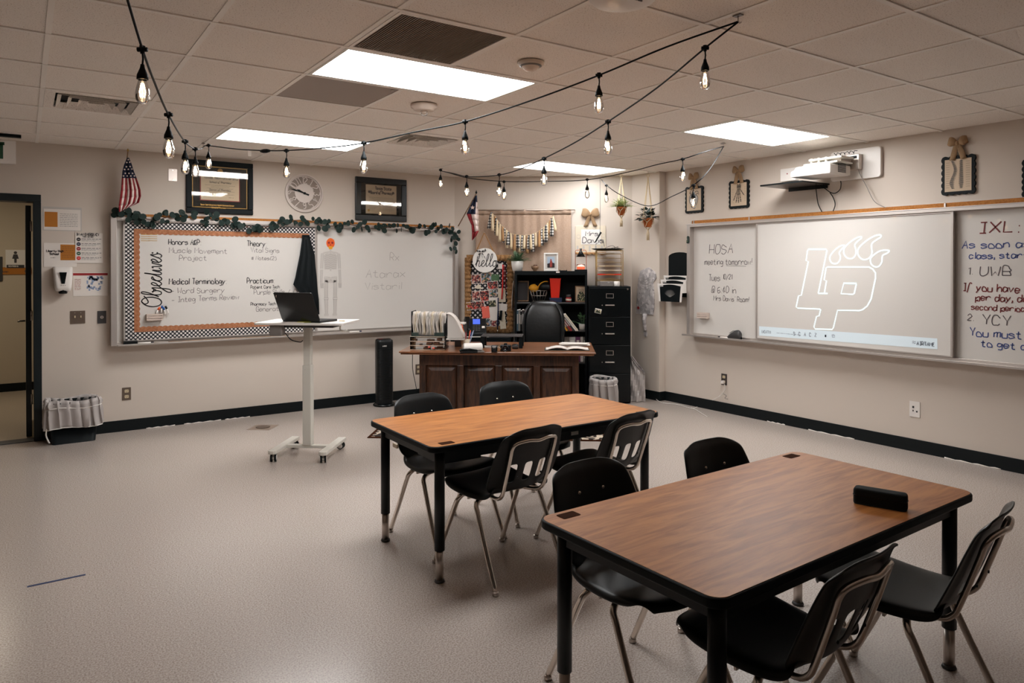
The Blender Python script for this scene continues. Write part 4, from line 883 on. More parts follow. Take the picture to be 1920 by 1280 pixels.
def anat(c0, c1, cb, lb, kind):
    (a0, b1), (a1, b0) = p3(*c0, .02), p3(*c1, .02); w, h = a1 - a0, b1 - b0; _, bz = p3(*cb, .02)
    t = thing('anatomy_picture', lb, 'picture', w3((a0 + a1) / 2, (b0 + b1) / 2, .0), R3); zb_ = bz - (b0 + b1) / 2
    pts = []
    for cx, cz, dx, dz, L_, nx, nz in ((-w / 2, -h / 2, 1, 0, w, 0, -1), (w / 2, -h / 2, 0, 1, h, 1, 0), (w / 2, h / 2, -1, 0, w, 0, 1), (-w / 2, h / 2, 0, -1, h, -1, 0)):
        n = 5 if L_ == w else 6
        for k in range(n * 6): f_ = k / (n * 6); o_ = .010 * abs(sin(pi * f_ * n)) - .004; pts.append((cx + dx * f_ * L_ + nx * o_, cz + dz * f_ * L_ + nz * o_))
    MB().prism(pts, -.018, 'y', 0).build('scalloped_board', 'black', t)
    mat('print_paper', (206, 184, 158), .7) if 'print_paper' not in M else 0
    i = .022; B(-w / 2 + i, w / 2 - i, -.0195, -.018, -h / 2 + i, h / 2 - i).build('print', 'print_paper', t)
    m = MB(); y = -.0197; hw, hh = w / 2 - i, h / 2 - i
    sm = lambda P_, w_=.003, c=False: m.stroke([(a.x, a.y) for a in catmull([(x * hw, z * hh, 0) for x, z in P_], 4, c)] , w_, y)
    if kind == 'heart':
        m.build; mh = MB().prism([(a.x, a.y) for a in catmull([(x * hw, z * hh, 0) for x, z in ((-.1, .45), (.35, .4), (.6, .1), (.45, -.35), (.12, -.82), (-.25, -.6), (-.6, -.15), (-.6, .25), (-.4, .45))], 4, True)], -.0006, 'y', y); mh.build('heart_shape', 'paper_grey', t); y -= .0008
        sm([(-.1, .45), (.35, .4), (.6, .1), (.45, -.35), (.12, -.82), (-.25, -.6), (-.6, -.15), (-.6, .25), (-.4, .45), (-.1, .45)], .006)
        for k in range(16): sm([(-.5 + k * .06, .3 - k * .02), (-.35 + k * .04, -.1 - k * .02), (-.1 + k * .02, -.6)], .0022)
        for P_ in ([(-.4, .45), (-.55, .7), (-.35, .85)], [(-.2, .45), (-.15, .8), (.05, .9)], [(.1, .45), (.2, .7), (.5, .75), (.7, .6)], [(.3, .4), (.5, .55), (.75, .45)], [(-.3, .45), (-.35, .65), (-.6, .6)]): sm(P_, .006)
    elif kind == 'hand':
        for k, (bx, tx, tz) in enumerate(((-.12, -.62, -.5), (-.05, -.3, -.7), (.02, 0, -.74), (.1, .3, -.66), (.2, .68, -.1))):
            for f0, f1 in ((0, .38), (.42, .66), (.7, .86), (.89, 1)):
                P_ = [(bx + (tx - bx) * f_, .45 + (tz - .45) * f_) for f_ in (f0, (f0 + f1) / 2, f1)]; sm([(x - .035, z) for x, z in P_]); sm([(x + .035, z) for x, z in P_])
                for x, z in (P_[0], P_[-1]): sm([(x - .06, z), (x, z + .03), (x + .06, z)], .004)
        for k in range(8): x, z = -.18 + .12 * (k % 4), .55 + .14 * (k // 4); sm([(x, z), (x + .09, z + .02), (x + .08, z + .12), (x - .01, z + .1), (x, z)], .005)
        for s_ in (-1, 1): sm([(-.1 * s_ + .02, .8), (-.14 * s_ + .02, .95)], .006)
        for k in range(9): sm([(-.9, .5 - .15 * k), (-.6 - .05 * (k % 2), .5 - .15 * k)], .0015); sm([(.75, .6 - .15 * k), (.92, .6 - .15 * k)], .0015)
    else:
        for side, cxx in ((0, -.35), (1, .25)):
            for k in range(24):
                f_ = k / 23; z = .88 - 1.68 * f_; x = cxx + (.14 * sin(f_ * 6.5 - .6) if side == 0 else 0); ww = (.07 + .08 * f_) * (1 - max(0, f_ - .82) * 3.2)
                m.box((x - ww) * hw, (x + ww) * hw, y - .001, y, (z - .027) * hh, (z + .022) * hh)
                if side == 0: sm([((x + ww), z), (x + ww + .09, z - .03)], .003)
                else: sm([(x - ww - .06, z - .02), (x - ww, z)], .003); sm([(x + ww, z), (x + ww + .06, z - .02)], .003)
        for k in range(12): sm([(-.9, .8 - .14 * k), (-.62, .8 - .14 * k)], .0015); sm([(.6, .8 - .14 * k), (.9, .8 - .14 * k)], .0015)
    m.build('line_drawing', 'ink', t)
    bow(t, zb_, .14, max(.08, zb_ - h / 2 + .03), 'bow_cloth', -.024)
    return t
anat((1285, 352), (1317, 397), (1298, 333), 'scalloped black picture of a heart with a bow, leftmost above the projector whiteboard', 'heart')
anat((1367, 341), (1403, 388), (1385, 320), 'scalloped black picture of hand bones with a bow, left of the projector', 'hand')
anat((1766, 296), (1827, 361), (1797, 268), 'scalloped black picture of two spines with a bow, right of the projector', 'spine')
anat((1917, 300), (1990, 365), (1950, 262), 'scalloped black picture cut by the right picture edge', 'spine')

# wall-arm projector
zc = at_x(1640, 300, WX).z; ya = at_x(1652, 300, WX).y; 
t = thing('projector', 'white short-throw projector on a white wall plate above the whiteboard', 'projector', (WX, 0, 0), R3)
a0, a1 = -4.02, p3(1652, 300, .03)[0]; zt = p3(1652, 273, .03)[1]; z0 = p3(1654, 331, .03)[1]
MB().prism(rrect(-3.72, a1, z0, zt, .03), -.035, 'y', 0).build('wall_plate', 'white_plastic', t, bevel=.004)
Q = lambda px, py, X: (-at_x(px, py, X).y, at_x(px, py, X).z)
Xf = WX - .42      # front face of the body
fx0, fz0 = Q(1482, 333, Xf); fx1, fz1 = Q(1556, 305, Xf)
D = .32
def pb(name, x0, x1, y0, y1, z0, z1, mt, bv=.006): return B(x0, x1, y0, y1, z0, z1).build(name, mt, t, bevel=bv)
m = MB(); m.prism([(fx0, fz0), (fx1, fz0 - .0), (fx1, fz1), (fx0 + .05, fz1), (fx0 + .03, fz1 - .03), (fx0, fz1 - .035)], D, 'y', -.42); m.build('body', 'white_plastic', t, bevel=.012, bseg=3)
m = MB()
for k in range(9): m.box(fx1 + .0005, fx1 + .003, -.30, -.18, fz0 + .02 + k * .011, fz0 + .026 + k * .011)
m.build('side_vent', 'dark_grey', t)
m = MB(); m.disc((fx0 + .05, -.424, (fz0 + fz1) / 2), .001, .001); scribble(m, (fx0 + fx1) / 2 - .02, (fx0 + fx1) / 2 + .04, (fz0 + fz1) / 2, .01, .006, -.4205, 1); m.build('front_print', 'grey_plastic', t)
pb('ceiling_bracket', fx0 + .09, fx1 + .03, -.36, -.12, fz1 + .01, fz1 + .024, 'white_metal', .003); pb('adjust_plate', fx0 + .12, fx1 + .05, -.33, -.14, fz1 + .05, fz1 + .066, 'white_metal', .003)
m = MB()
for dx in (.13, .2, .27): m.cyl((fx0 + dx, -.3, fz1), (fx0 + dx, -.3, fz1 + .075), .011, 12); m.cyl((fx0 + dx, -.17, fz1), (fx0 + dx, -.17, fz1 + .075), .011, 12)
m.build('adjust_knobs', 'white_metal', t)
pb('arm', fx1 - .09, fx1 + .0, -.25, -.03, fz1 + .03, fz1 + .075, 'steel', .004); pb('arm_housing', -3.6, -3.42, -.09, -.035, z0 + .08, zt - .05, 'steel', .006)
pb('arm_slot', -3.585, -3.44, -.094, -.09, zt - .09, zt - .066, 'black', 0)
m = MB(); m.tube([(fx1 - .06 + .012 * k, -.26 + .015 * sin(k * 1.9), fz1 + .09 + .014 * cos(k * 1.9)) for k in range(18)], .003, 6); m.build('coiled_cable', 'black', t)
sx0, sz = Q(1425, 344, WX - .36); sx1, _ = Q(1540, 337, WX - .36)
t2 = thing('black_shelf', 'thin black shelf sticking out of the wall under the projector', 'shelf', (WX, 0, 0), R3)
B(fx0 - .32, fx0 + .12, -.42, -.0, fz0 - .05, fz0 - .035).build('board', 'black_gloss', t2, bevel=.003); m = MB()
B(fx0 - .3, fx0 + .1, -.01, 0, fz0 - .075, fz0 - .0505).build('wall_rail', 'black_metal', t2)
t2 = thing('white_wall_box', 'white box plate on the wall behind the left end of the projector', 'wall box', (WX, 0, 0), R3)
bx0, bz0 = p3(1464, 341, .05); bx1, bz1 = p3(1484, 315, .05); B(bx0, bx1 + .05, -.06, 0, bz0, bz1).build('box', 'white_plastic', t2, bevel=.004); MB().disc(((bx0 + bx1) / 2 + .02, -.063, bz0 + .07), .006, .002, 10).build('button', 'red_print', t2)
def cable(name, lb, pts, r, mt, cat='cable', parts=()):
    q = catmull(pts, 6); p0 = q[0]; t = thing(name, lb, cat, p0); MB().tube([p - p0 for p in q], r, 7).build('cord', mt, t)
    return t
X1 = WX - .03; c3 = lambda L, X=X1: [at_x(px, py, X) for px, py in L]
cable('projector_cable', 'black cable looping down below the projector', c3([(1528, 342), (1545, 352), (1556, 360), (1566, 362), (1575, 355), (1577, 345), (1576, 338)]), .004, 'black')
cable('projector_cable', 'black cable hanging from the projector shelf and ending above the cork strip', c3([(1529, 343), (1531, 362), (1534, 382), (1541, 397)]), .004, 'black')
cable('projector_cable', 'black cable curling down from the cable joint below the projector', c3([(1556, 361), (1562, 370), (1566, 383), (1562, 396)]), .004, 'black')
cable('thin_grey_cable', 'thin pale cable running from the projector arm down to the cork strip', c3([(1596, 290), (1604, 300), (1612, 325), (1625, 350), (1640, 378), (1660, 389)], WX - .06), .003, 'grey_plastic')
# outlets on the right wall
a, b = p3(1357.5, 711, .005); t = outlet(w3(a, b), R3, 'dark duplex outlet with a plug and white cord on the right wall', 'dust'); B(-.014, .014, -.045, -.009, -.044, -.012).build('plug', 'white_plastic', t, bevel=.004)
a, b = p3(1715, 767, .005); t = plate(w3(a, b), R3, .085, .13, 'white data plate low on the right wall', 0, 'white_plastic', 'data_plate', 'wall plate')
m = MB(); m.box(-.018, -.004, -.0075, -.006, .008, .026); m.box(-.016, -.008, -.0075, -.006, -.02, -.006); m.box(.012, .024, -.0075, -.006, -.024, -.01); m.build('sockets', 'ink', t)
Fz = .008; zz = lambda px, py: at_z(px, py, Fz)
cable('power_cable', 'white power cord running from the dark outlet along the baseboard to the corner', [at_x(1358, 720, WX - .04), at_x(1360, 728, WX - .03), at_x(1352, 740, WX - .03), at_x(1340, 748, WX - .03), zz(1320, 757) + Vector((-.03, 0, 0)), zz(1298, 765), zz(1270, 758), zz(1240, 754), at_z(1225, 744, .02), at_z(1208, 734, .03)], .0035, 'white_plastic')
cable('power_cable', 'thin white cord end trailing on the floor by the right wall', [zz(1296, 764), zz(1305, 768), zz(1316, 775), zz(1326, 781)], .003, 'white_plastic')
cable('plastic_tag_tie', 'small coiled cable tie and tag below the dark outlet', [at_x(1356, 738, WX - .03), at_x(1362, 742, WX - .03), at_x(1359, 746, WX - .03), at_x(1365, 748, WX - .03)], .003, 'grey_plastic')
# magazine pocket
(a0, b1), (a1, b0) = p3(1251, 473, .04), p3(1291, 566, .04)
t = thing('wall_file_pocket', 'black and white three-tier wall pocket beside the projector whiteboard', 'file holder', w3((a0 + a1) / 2, b0), R3); w, h = a1 - a0, b1 - b0
arch = lambda hw, z0, z1, n=8: [(-hw, z0), (hw, z0)] + [(hw * cos(pi * k / n) , z1 - .05 + .05 * sin(pi * k / n)) for k in range(n + 1)]
MB().prism(arch(w / 2, .05, h), -.02, 'y', 0).build('backboard', 'black', t, bevel=.003)
for k in range(3):
    z = .005 + .07 * k if k else .0; d = .16 - .045 * k
    z0_ = [0, .12, .17][k]; z1_ = [.2, .245, .29][k]
    n = 10; m = MB(); hw = w / 2 + .02 - .004 * k
    pts = [(-hw - .01, z1_), (-hw + .02, z0_), (hw - .02, z0_), (hw + .01, z1_), (hw - .015, z1_ - .005)] + [((hw - .03) * cos(pi * q / n), z0_ + (.03 if k else .02) + (z1_ - z0_ - .07 + .02 * k) * sin(pi * q / n)) for q in range(1, n)] + [(-hw + .015, z1_ - .005)]
    m.prism([(-hw - .01, z1_), (-hw + .015, z0_), (-hw + .035, z0_), (-hw + .02, z1_ - .03)] , -.006, 'y', -d); m.prism([(hw - .035, z0_), (hw - .015, z0_), (hw + .01, z1_), (hw - .02, z1_ - .03)], -.006, 'y', -d)
    m.prism([(-hw - .01, z1_)] + [(-hw + .01 + (2 * hw - .02) * q / 8, z1_ - .028 + .02 * sin(pi * q / 8)) for q in range(9)] + [(hw + .01, z1_)], -.006, 'y', -d)
    m.box(-hw, -hw + .006, -d, -.02, z1_ - .1, z1_ - .01); m.box(hw - .006, hw, -d, -.02, z1_ - .1, z1_ - .01); m.build('pocket_rim', 'white_plastic', t)
    MB().prism([(-hw + .03, z0_), (hw - .03, z0_), (hw - .016, z1_ - .04), (0, z1_ - .02), (-hw + .016, z1_ - .04)], -.004, 'y', -d + .004).build('pocket_front', 'black', t)
m = MB()
for q in range(9):
    for r_ in range(1, 8): an = radians(30 + q * 15); m.disc((cos(an) * r_ * .011, -.164, .05 + sin(an) * r_ * .011), .0022, .001, 6)
m.build('dotted_fan', 'white_plastic', t)
# torso anatomy model on the column face
def pc(px, py, off=.03): q = at_x(px, py, Cx - off); return -q.y, q.z
a, b = pc(1209, 560); t = thing('anatomy_cutout', 'grey and white anatomical torso cut-out with one lower arm hanging on the corner column', 'poster', (Cx, -a, b), R3)
OUT = [(1208, 503), (1198, 508), (1196, 520), (1193, 535), (1192, 560), (1190, 580), (1190, 588), (1222, 590), (1224, 575), (1224, 550), (1222, 530), (1228, 520), (1226, 510), (1214, 501)]
MB().prism([(pc(*q)[0] - a, pc(*q)[1] - b) for q in OUT], -.012, 'y', 0).build('torso_board', 'anatomy', t)
m = MB()
for k in range(14):
    f_ = k / 13; P_ = [(1195 + f_ * 26, 520 + 6 * sin(k)), (1194 + f_ * 27, 545), (1192 + f_ * 30, 570), (1192 + f_ * 30, 586)]
    m.stroke([(pc(*q)[0] - a, pc(*q)[1] - b) for q in P_], .006, -.0125)
for k in range(5): m.stroke([(pc(*q)[0] - a, pc(*q)[1] - b) for q in ((1200, 520 + 5 * k), (1208, 524 + 5 * k), (1218, 519 + 5 * k))], .005, -.0128)
m.build('muscle_lines', 'ink_pale', t)
arm = [(pc(px, py)[0] - a, -.012, pc(px, py)[1] - b) for px, py in ((1207, 588), (1206, 600), (1207, 612), (1208, 620))]; MB().tube(arm, [.03, .026, .018, .02], 10).build('lower_arm', 'anatomy', t)
q = pc(1208, 626); MB().prism([(q[0] - a + dx, q[1] - b + dz) for dx, dz in ((-.025, .03), (.02, .03), (.026, 0), (.02, -.03), (.0, -.035), (-.02, -.02))], -.012, 'y', -.006).build('hand', 'anatomy', t)
q = pc(1195, 577); MB().disc((q[0] - a, -.016, q[1] - b), .018, .004, 16).build('red_disc', 'red_print', t)

# ------------------------------------------------------------------ corner behind the desk (local x along the corner wall, -y into the room)
def ct(name, lb, cat, s, tt, z, group=None, rz=0): return thing(name, lb, cat, cpt(s, tt, z), ROT2 + rz, group)
# burlap curtain on a rod
t = ct('burlap_curtain', 'tan burlap panel hanging on a rod behind the banner and hello sign', 'curtain', 0, 0, 0)
rows = []
for j in range(13):
    z = 2.222 - (2.222 - 1.05) * j / 12; rows.append([(.27 - .03 * j / 12 + (1.41 - .27 + .03 * j / 12) * k / 90, -.03 - .008 * sin(k * .31 + .5 * sin(j * .4)) - .005 * sin(k * .83 + 1) * (1 - j * .05), z) for k in range(91)])
MB().grid(rows).build('cloth', 'burlap', t, solid=.002)
MB().grid([[(.27 + 1.14 * k / 90, -.042 - .008 * sin(k * .31) - .005 * sin(k * .83 + 1), z) for k in range(91)] for z in (2.225, 2.165)]).build('top_hem', 'burlap', t, solid=.002)
MB().cyl((.2, -.05, 2.215), (1.455, -.05, 2.215), .006, 10).build('rod', 'steel', t); m = MB(); m.cyl((1.453, -.05, 2.215), (1.453, 0, 2.215), .004, 8); m.cyl((.21, -.05, 2.215), (.21, 0, 2.215), .004, 8); m.build('rod_bracket', 'steel', t)
# rag banner
t = ct('rag_banner', 'banner of checked, tan and cream cloth strips swagged across the burlap', 'banner', 0, 0, 0)
bp = [(921.6, 398), (929, 407), (936, 418), (946, 428), (957.6, 437), (973, 440.5), (985, 441), (995, 440), (1009, 434), (1022, 423), (1031, 413), (1039, 403)]
cv = catmull([(at_c(px, py, .1)[0], -.1, at_c(px, py, .1)[1]) for px, py in bp], 6); MB().tube(cv, .003, 6).build('cord', 'rope', t)
kinds = ['buffalo', 'cream_cloth', 'tan_cloth', 'buffalo', 'cream_cloth']; NS = 30
for k in range(NS):
    p = cv[int((k + .3) / NS * (len(cv) - 1))]; L_ = (.185 + .03 * sin(k * 2.3)) * (1.05 if k in (0, NS - 1) else 1); w_ = .017 if k % 5 in (0, 3) else .013; lean = -.16 if k == 0 else (.18 if k == NS - 1 else .03 * sin(k * 3))
    rows = []
    for j in range(6):
        f_ = j / 5; c_ = p.x + lean * f_ * L_; ww = w_ * (.6 + .7 * min(1, f_ * 2)); yy = -.108 - .008 * sin(k * 2.1) - .006 * sin(f_ * 4 + k); rows.append([(c_ - ww, yy, p.z - L_ * f_), (c_, yy - .007, p.z - L_ * f_), (c_ + ww, yy + .002, p.z - L_ * f_)])
    MB().grid(rows).build('cloth_strip', kinds[k % 5], t, solid=.0025)
# Texas flag
d0 = 8.05
b0, b1 = at_d(859, 424, d0), at_d(893, 363, d0 - .1)
t = thing('texas_flag', 'red, white and blue single-star flag on a slanted staff at the whiteboard end', 'flag', b0)
MB().tube([(0, 0, 0), b1 - b0], .006, 8).build('staff', 'frame_wood', t); MB().lathe([(.006, 0), (.012, .012), (.004, .03), (0, .045)], b1 - b0, 10).build('finial', 'black', t)
Lr = [(891, 367, 894, 366), (886, 377, 895, 379), (880, 389, 896, 391), (875, 401, 897, 402), (879, 411, 897, 413), (884, 422, 897, 424), (885, 436, 898, 432), (885, 451, 893, 442)]
mm = MB(); rows = []
for a, b, c, d in Lr:
    P0, P1 = at_d(a, b, d0 - .12) - b0, at_d(c, d, d0 - .12) - b0; rows.append([P0.lerp(P1, k / 8) + N2 * (.012 * sin(k * 1.5)) for k in range(9)])
for j in range(len(rows) - 1):
    for k in range(8):
        mm.cur = (2 if (j < 1 or k < 6) else 1) if j < 3 else (0 if (j > 5 or k < 3) else 1); mm.add([rows[j][k], rows[j][k + 1], rows[j + 1][k + 1], rows[j + 1][k]], [(0, 1, 2, 3)], True)
mm.build('flag_cloth', ['flag_red', 'flag_white', 'flag_blue'], t, solid=.0015)
P0 = at_d(886, 389, d0 - .17) - b0; MB().add([P0 + U2 * ((.026 if q % 2 == 0 else .011) * sin(q * pi / 5)) + Vector((0, 0, (.026 if q % 2 == 0 else .011) * cos(q * pi / 5))) for q in range(10)], [tuple(range(10))]).build('star', 'flag_white', t, solid=.002)
# low black table under the pinboard
t = ct('side_table', 'low black side table behind the desk carrying the pinboard and phone', 'table', .26, .32, 0)
B(-.22, .46, -.27, .27, .715, .74).build('tabletop', 'black', t, bevel=.003)
for sx in (-.2, .44):
    for sy in (-.25, .25): B(sx - .02, sx + .02, sy - .02, sy + .02, 0, .715).build('leg', 'black', t)
B(-.18, .42, -.262, -.25, .5, .715).build('modesty_panel', 'black', t)
# pinboard with ruffle border
(a0, b1), (a1, b0) = at_c(872, 478, .1), at_c(962, 626, .1); b0 = .742
t = ct('pinboard', 'tall checked pinboard with a ruffled burlap border, covered in photos', 'bulletin board', 0, .1, 0); w, h = a1 - a0, b1 - b0; cx, cz = (a0 + a1) / 2, (b0 + b1) / 2
B(a0 + .03, a1 - .03, 0, .02, b0 + .01, b1 - .03).build('backing', 'brown', t); B(a0 + .06, a1 - .06, -.004, 0, b0 + .05, b1 - .06).build('checked_cloth', 'lattice', t)
def ruffle(p, q, wd, ph=0):
    p, q = Vector(p), Vector(q); d = q - p; L_ = d.length; d.normalize(); n = Vector((-d.z, 0, d.x)) * wd; N = int(L_ / .012); rows = [[], [], []]
    for k in range(N + 1):
        c = p + d * (L_ * k / N); y = .013 * sin(k * 1.45 + ph); e = .006 * sin(k * .9 + ph)
        for r_, f_, fy in ((0, -.5, 1), (1, 0, .25), (2, .5, .8)): v = c + n * (f_ + (e / wd if r_ == 0 else 0)); rows[r_].append((v.x, -.018 - y * fy, v.z))
    return MB().grid(rows)
ruffle((a0 + .035, 0, b0 + .02), (a0 + .035, 0, b1 - .03), .075).build('ruffle', 'burlap_gold', t, solid=.0025); ruffle((a1 - .035, 0, b1 - .03), (a1 - .035, 0, b0 + .02), .075, 1).build('ruffle', 'burlap_gold', t, solid=.0025)
ruffle((a0 + .02, 0, b1 - .035), (a1 - .02, 0, b1 - .035), .075, 2).build('ruffle', 'burlap_gold', t, solid=.0025); ruffle((a1 - .02, 0, b0 + .05), (a0 + .02, 0, b0 + .05), .09, 3).build('ruffle', 'burlap_gold', t, solid=.0025)
# photos and papers on the pinboard (read off in picture pixels of the board plane)
PH = [(884, 514, 902, 532, 'photo_a', 'group photo at upper left of the pinboard'), (902, 511, 922, 531, 'photo_b', 'pale blue photo below the hello sign'), (921, 514, 936, 526, 'leaf', 'green landscape photo right of the hello sign'),
 (914, 527, 934, 542, 'photo_c', 'photo of a red-shirted group in the middle of the pinboard'), (934, 494, 942, 504, 'paper', 'small white card at upper right of the pinboard'), (885, 545, 901, 564, 'photo_a', 'white-bordered photo at mid left of the pinboard'),
 (900, 544, 918, 565, 'photo_c', 'red photo strip in the middle of the pinboard'), (918, 543, 932, 555, 'photo_b', 'dark photo just right of the red strip'), (875, 565, 909, 580, 'photo_c', 'long team photo low on the left of the pinboard'),
 (917, 557, 934, 600, 'paper', 'tall white sheet low on the pinboard'), (916, 563, 930, 575, 'bush', 'small landscape photo on the tall white sheet'), (904, 574, 918, 596, 'coral', 'pink and red photo beside the phone'),
 (934, 540, 948, 566, 'paper_cream', 'cream leaflet under the red ribbons'), (934, 569, 951, 583, 'paper', 'white note card at lower right of the pinboard'), (937, 583, 948, 616, 'paper_cream', 'long cream strip at lower right of the pinboard'),
 (901, 597, 920, 612, 'photo_b', 'dark blue photo at the bottom beside the phone'), (922, 600, 931, 612, 'photo_a', 'small photo at the bottom centre of the pinboard'), (889, 532, 906, 541, 'paper_cream', 'small cream triangular tag at mid left of the pinboard')]
for k, (x0_, y0_, x1_, y1_, mt, lb) in enumerate(PH):
    (s0, z1_), (s1, z0_) = at_c(x0_, y0_, .108), at_c(x1_, y1_, .108); w_, h_ = s1 - s0, z1_ - z0_
    t = ct('pinned_photo' if 'photo' in lb or 'landscape' in lb else 'pinned_paper', lb, 'photo' if 'photo' in lb else 'paper', (s0 + s1) / 2, .106 + .0016 * k, (z0_ + z1_) / 2)
    an = R.uniform(-.12, .12); pts = [(-w_ / 2, -h_ / 2), (w_ / 2, -h_ / 2), (w_ / 2, h_ / 2), (-w_ / 2, h_ / 2)] if 'triang' not in lb else [(-w_ / 2, -h_ / 2), (w_ / 2, -h_ / 2), (0, h_ / 2)]
    o = MB().prism(pts, -.001, 'y', 0).build('card', mt if 'photo' not in mt else 'paper', t, rot=(0, an, 0))
    if mt.startswith('photo'): MB().prism([(a * .92, b * .9) for a, b in pts], -.0005, 'y', -.0012).build('picture', mt, t, rot=(0, an, 0))
    MB().disc((0, -.004, h_ * .42), .004, .003, 8).build('pin', 'white', t)
def ribbon(name, lb, cat, L_, w_, mt, tt):
    q = [at_c(px, py, tt) for px, py in L_]; t = ct(name, lb, cat, q[0][0], tt, q[0][1]); MB().grid([[(s - q[0][0] - w_ / 2, 0, z - q[0][1]), (s - q[0][0] + w_ / 2, -.004, z - q[0][1])] for s, z in q]).build('band', mt, t, solid=.002); return t, q
ribbon('red_ribbon', 'long bright red ribbon hanging at the upper right of the pinboard', 'ribbon', [(943, 496), (943, 515), (942, 540), (941, 561)], .016, 'red', .145)
ribbon('red_lanyard', 'thin dark red lanyard hanging beside the bright red ribbon', 'lanyard', [(946, 498), (947, 520), (948, 544)], .008, 'red_print', .15)
t, q = ribbon('blue_lanyard', 'blue lanyard with a badge clip hanging down the lower pinboard', 'lanyard', [(934, 558), (934, 580), (933, 600), (933, 618)], .014, 'navy', .15); MB().cyl((q[-1][0] - q[0][0], -.003, q[-1][1] - q[0][1]), (q[-1][0] - q[0][0], -.003, q[-1][1] - q[0][1] - .03), .006, 8).build('clip', 'steel', t)
ribbon('dark_lanyard', 'black lanyard with holder beside the blue lanyard', 'lanyard', [(940, 582), (939, 590), (938, 600)], .028, 'black', .152)
# hello sign
s0, z0_ = at_c(909, 488, .17); rr_ = (at_c(932, 487, .17)[0] - at_c(886, 487, .17)[0]) / 2
t = ct('hello_sign', 'round white sign reading hello with a checked bow, hanging over the pinboard', 'sign', s0, .155, z0_)
MB().disc((0, -.012, 0), rr_, .012, 48).build('disc', 'white', t, bevel=.002)
m = MB(); cursive(m, 'hello', -rr_ * .8, -rr_ * .5, .0155, .0085, -.0125, tall=1.25); m.build('hello_lettering', 'ink', t)
m = MB(); hx, hz = at_c(908, 436, .1); hx -= s0; hz -= z0_
for s_ in (-1, 1): m.add([(s_ * rr_ * .72 - .008, -.004, rr_ * .68), (s_ * rr_ * .72 + .008, -.004, rr_ * .68), (hx + .005, .05, hz), (hx - .005, .05, hz)], [(0, 1, 2, 3)])
m.build('hanging_strap', 'twine', t, solid=.003); MB().cyl((hx, .05, hz), (hx, .1, hz), .005, 8).build('hook', 'steel', t)
m = MB(); bx, bz = -rr_ * .28, rr_ * .68
for s_, dx, dz in ((-1, -.05, .02), (1, .05, .026), (-1, -.04, -.055), (1, .045, -.075), (1, .01, -.06)): m.add([(bx, -.02, bz - .008), (bx, -.024, bz + .008), (bx + dx, -.03, bz + dz + .014), (bx + dx + .01 * s_, -.022, bz + dz - .014)], [(0, 1, 2, 3)])
m.build('checked_bow', 'buffalo', t, solid=.002)
# bookcase
SX0, SX1, ST, SZ = .754, 1.585, .40, 1.486
t = ct('bookcase', 'black open bookcase behind the office chair', 'bookcase', (SX0 + SX1) / 2, 0, 0); hw = (SX1 - SX0) / 2
B(-hw, -hw + .025, -ST, -.06, 0, SZ).build('side_panel', 'black', t, bevel=.001); B(hw - .025, hw, -ST, -.06, 0, SZ).build('side_panel', 'black', t, bevel=.001)
B(-hw + .025, hw - .025, -ST, -.06, SZ - .045, SZ).build('top_panel', 'black', t, bevel=.001); B(-hw + .025, hw - .025, -.075, -.06, .05, SZ - .045).build('back_panel', 'black', t)
SH = (1.105, .785, .42)
mat('shelf_edge', (96, 92, 90), .5)
for z in SH: B(-hw + .025, hw - .025, -ST + .003, -.075, z, z + .022).build('shelf', 'black', t); B(-hw + .025, hw - .025, -ST, -ST + .003, z + .012, z + .022).build('shelf_edge', 'shelf_edge', t)
B(-hw + .025, hw - .025, -ST + .02, -.075, .0, .06).build('plinth', 'black', t); B(.06, .1, -ST - .002, -ST, SZ - .02, SZ - .004).build('white_label', 'paper', t)
def onshelf(px, zsh, name, lb, cat, tt=.3, rz=0, group=None): s, _ = at_c(px, 560, tt); return ct(name, lb, cat, s, tt, zsh, group, rz)
s1z, s2z = SH[0] + .0225, SH[1] + .0225
# fern in white pot, bowl, frame, small tray, candle lamp on top
def fern(t, n, L_, z0, mt, wd=.014, up=.5, seed=1, pin=7):
    r_ = random.Random(seed); m = MB()
    for k in range(n):
        an = r_.uniform(0, 2 * pi); el = r_.uniform(up, 1.35); l = L_ * r_.uniform(.7, 1.05); pts = []
        for j in range(pin + 1):
            f_ = j / pin; rad = l * f_ * cos(el) * (1 + .3 * f_); pts.append(Vector((rad * cos(an), rad * sin(an), z0 + l * (f_ * sin(el) - .45 * f_ * f_ * cos(el)))))
        sd = Vector((-sin(an), cos(an), 0))
        for j in range(1, pin + 1):
            d = (pts[j] - pts[j - 1]); lw = wd * (1 - .55 * j / pin) * 2
            for s_ in (-1, 1): c = pts[j - 1]; tip = c + sd * s_ * lw + d * .9; m.add([c, c + d * .6, tip], [(0, 1, 2)])
        m.tube(pts, .0012, 4)
    return m
t = onshelf(970, SZ, 'potted_fern', 'green fern in a white pot on top of the bookcase', 'potted plant', .26); MB().lathe([(.045, 0), (.056, .004), (.068, .06), (.072, .115), (.064, .115), (.06, .09), (0, .09)], seg=28).build('pot', 'white', t); fern(t, 90, .17, .09, 'leaf', .02, .55, 2, 9).build('fronds', 'leaf', t)['kind'] = 'stuff'
t = onshelf(1003, SZ, 'amber_bowl', 'small brown and cream bowl of dried pods beside the fern', 'bowl', .28); MB().lathe([(.022, 0), (.02, .006), (.04, .03), (.046, .058), (.042, .058), (.034, .03), (0, .02)], seg=24).build('bowl', 'frame_wood', t)
m = MB()
for k in range(9): an = k * 2.4; m.lathe([(0, 0), (.012, .008), (.012, .018), (0, .026)], (.022 * cos(an) * (k % 3) / 2, .022 * sin(an) * (k % 3) / 2, .04 + .01 * (k % 2)), 8)
m.build('dried_pods', 'brown', t)
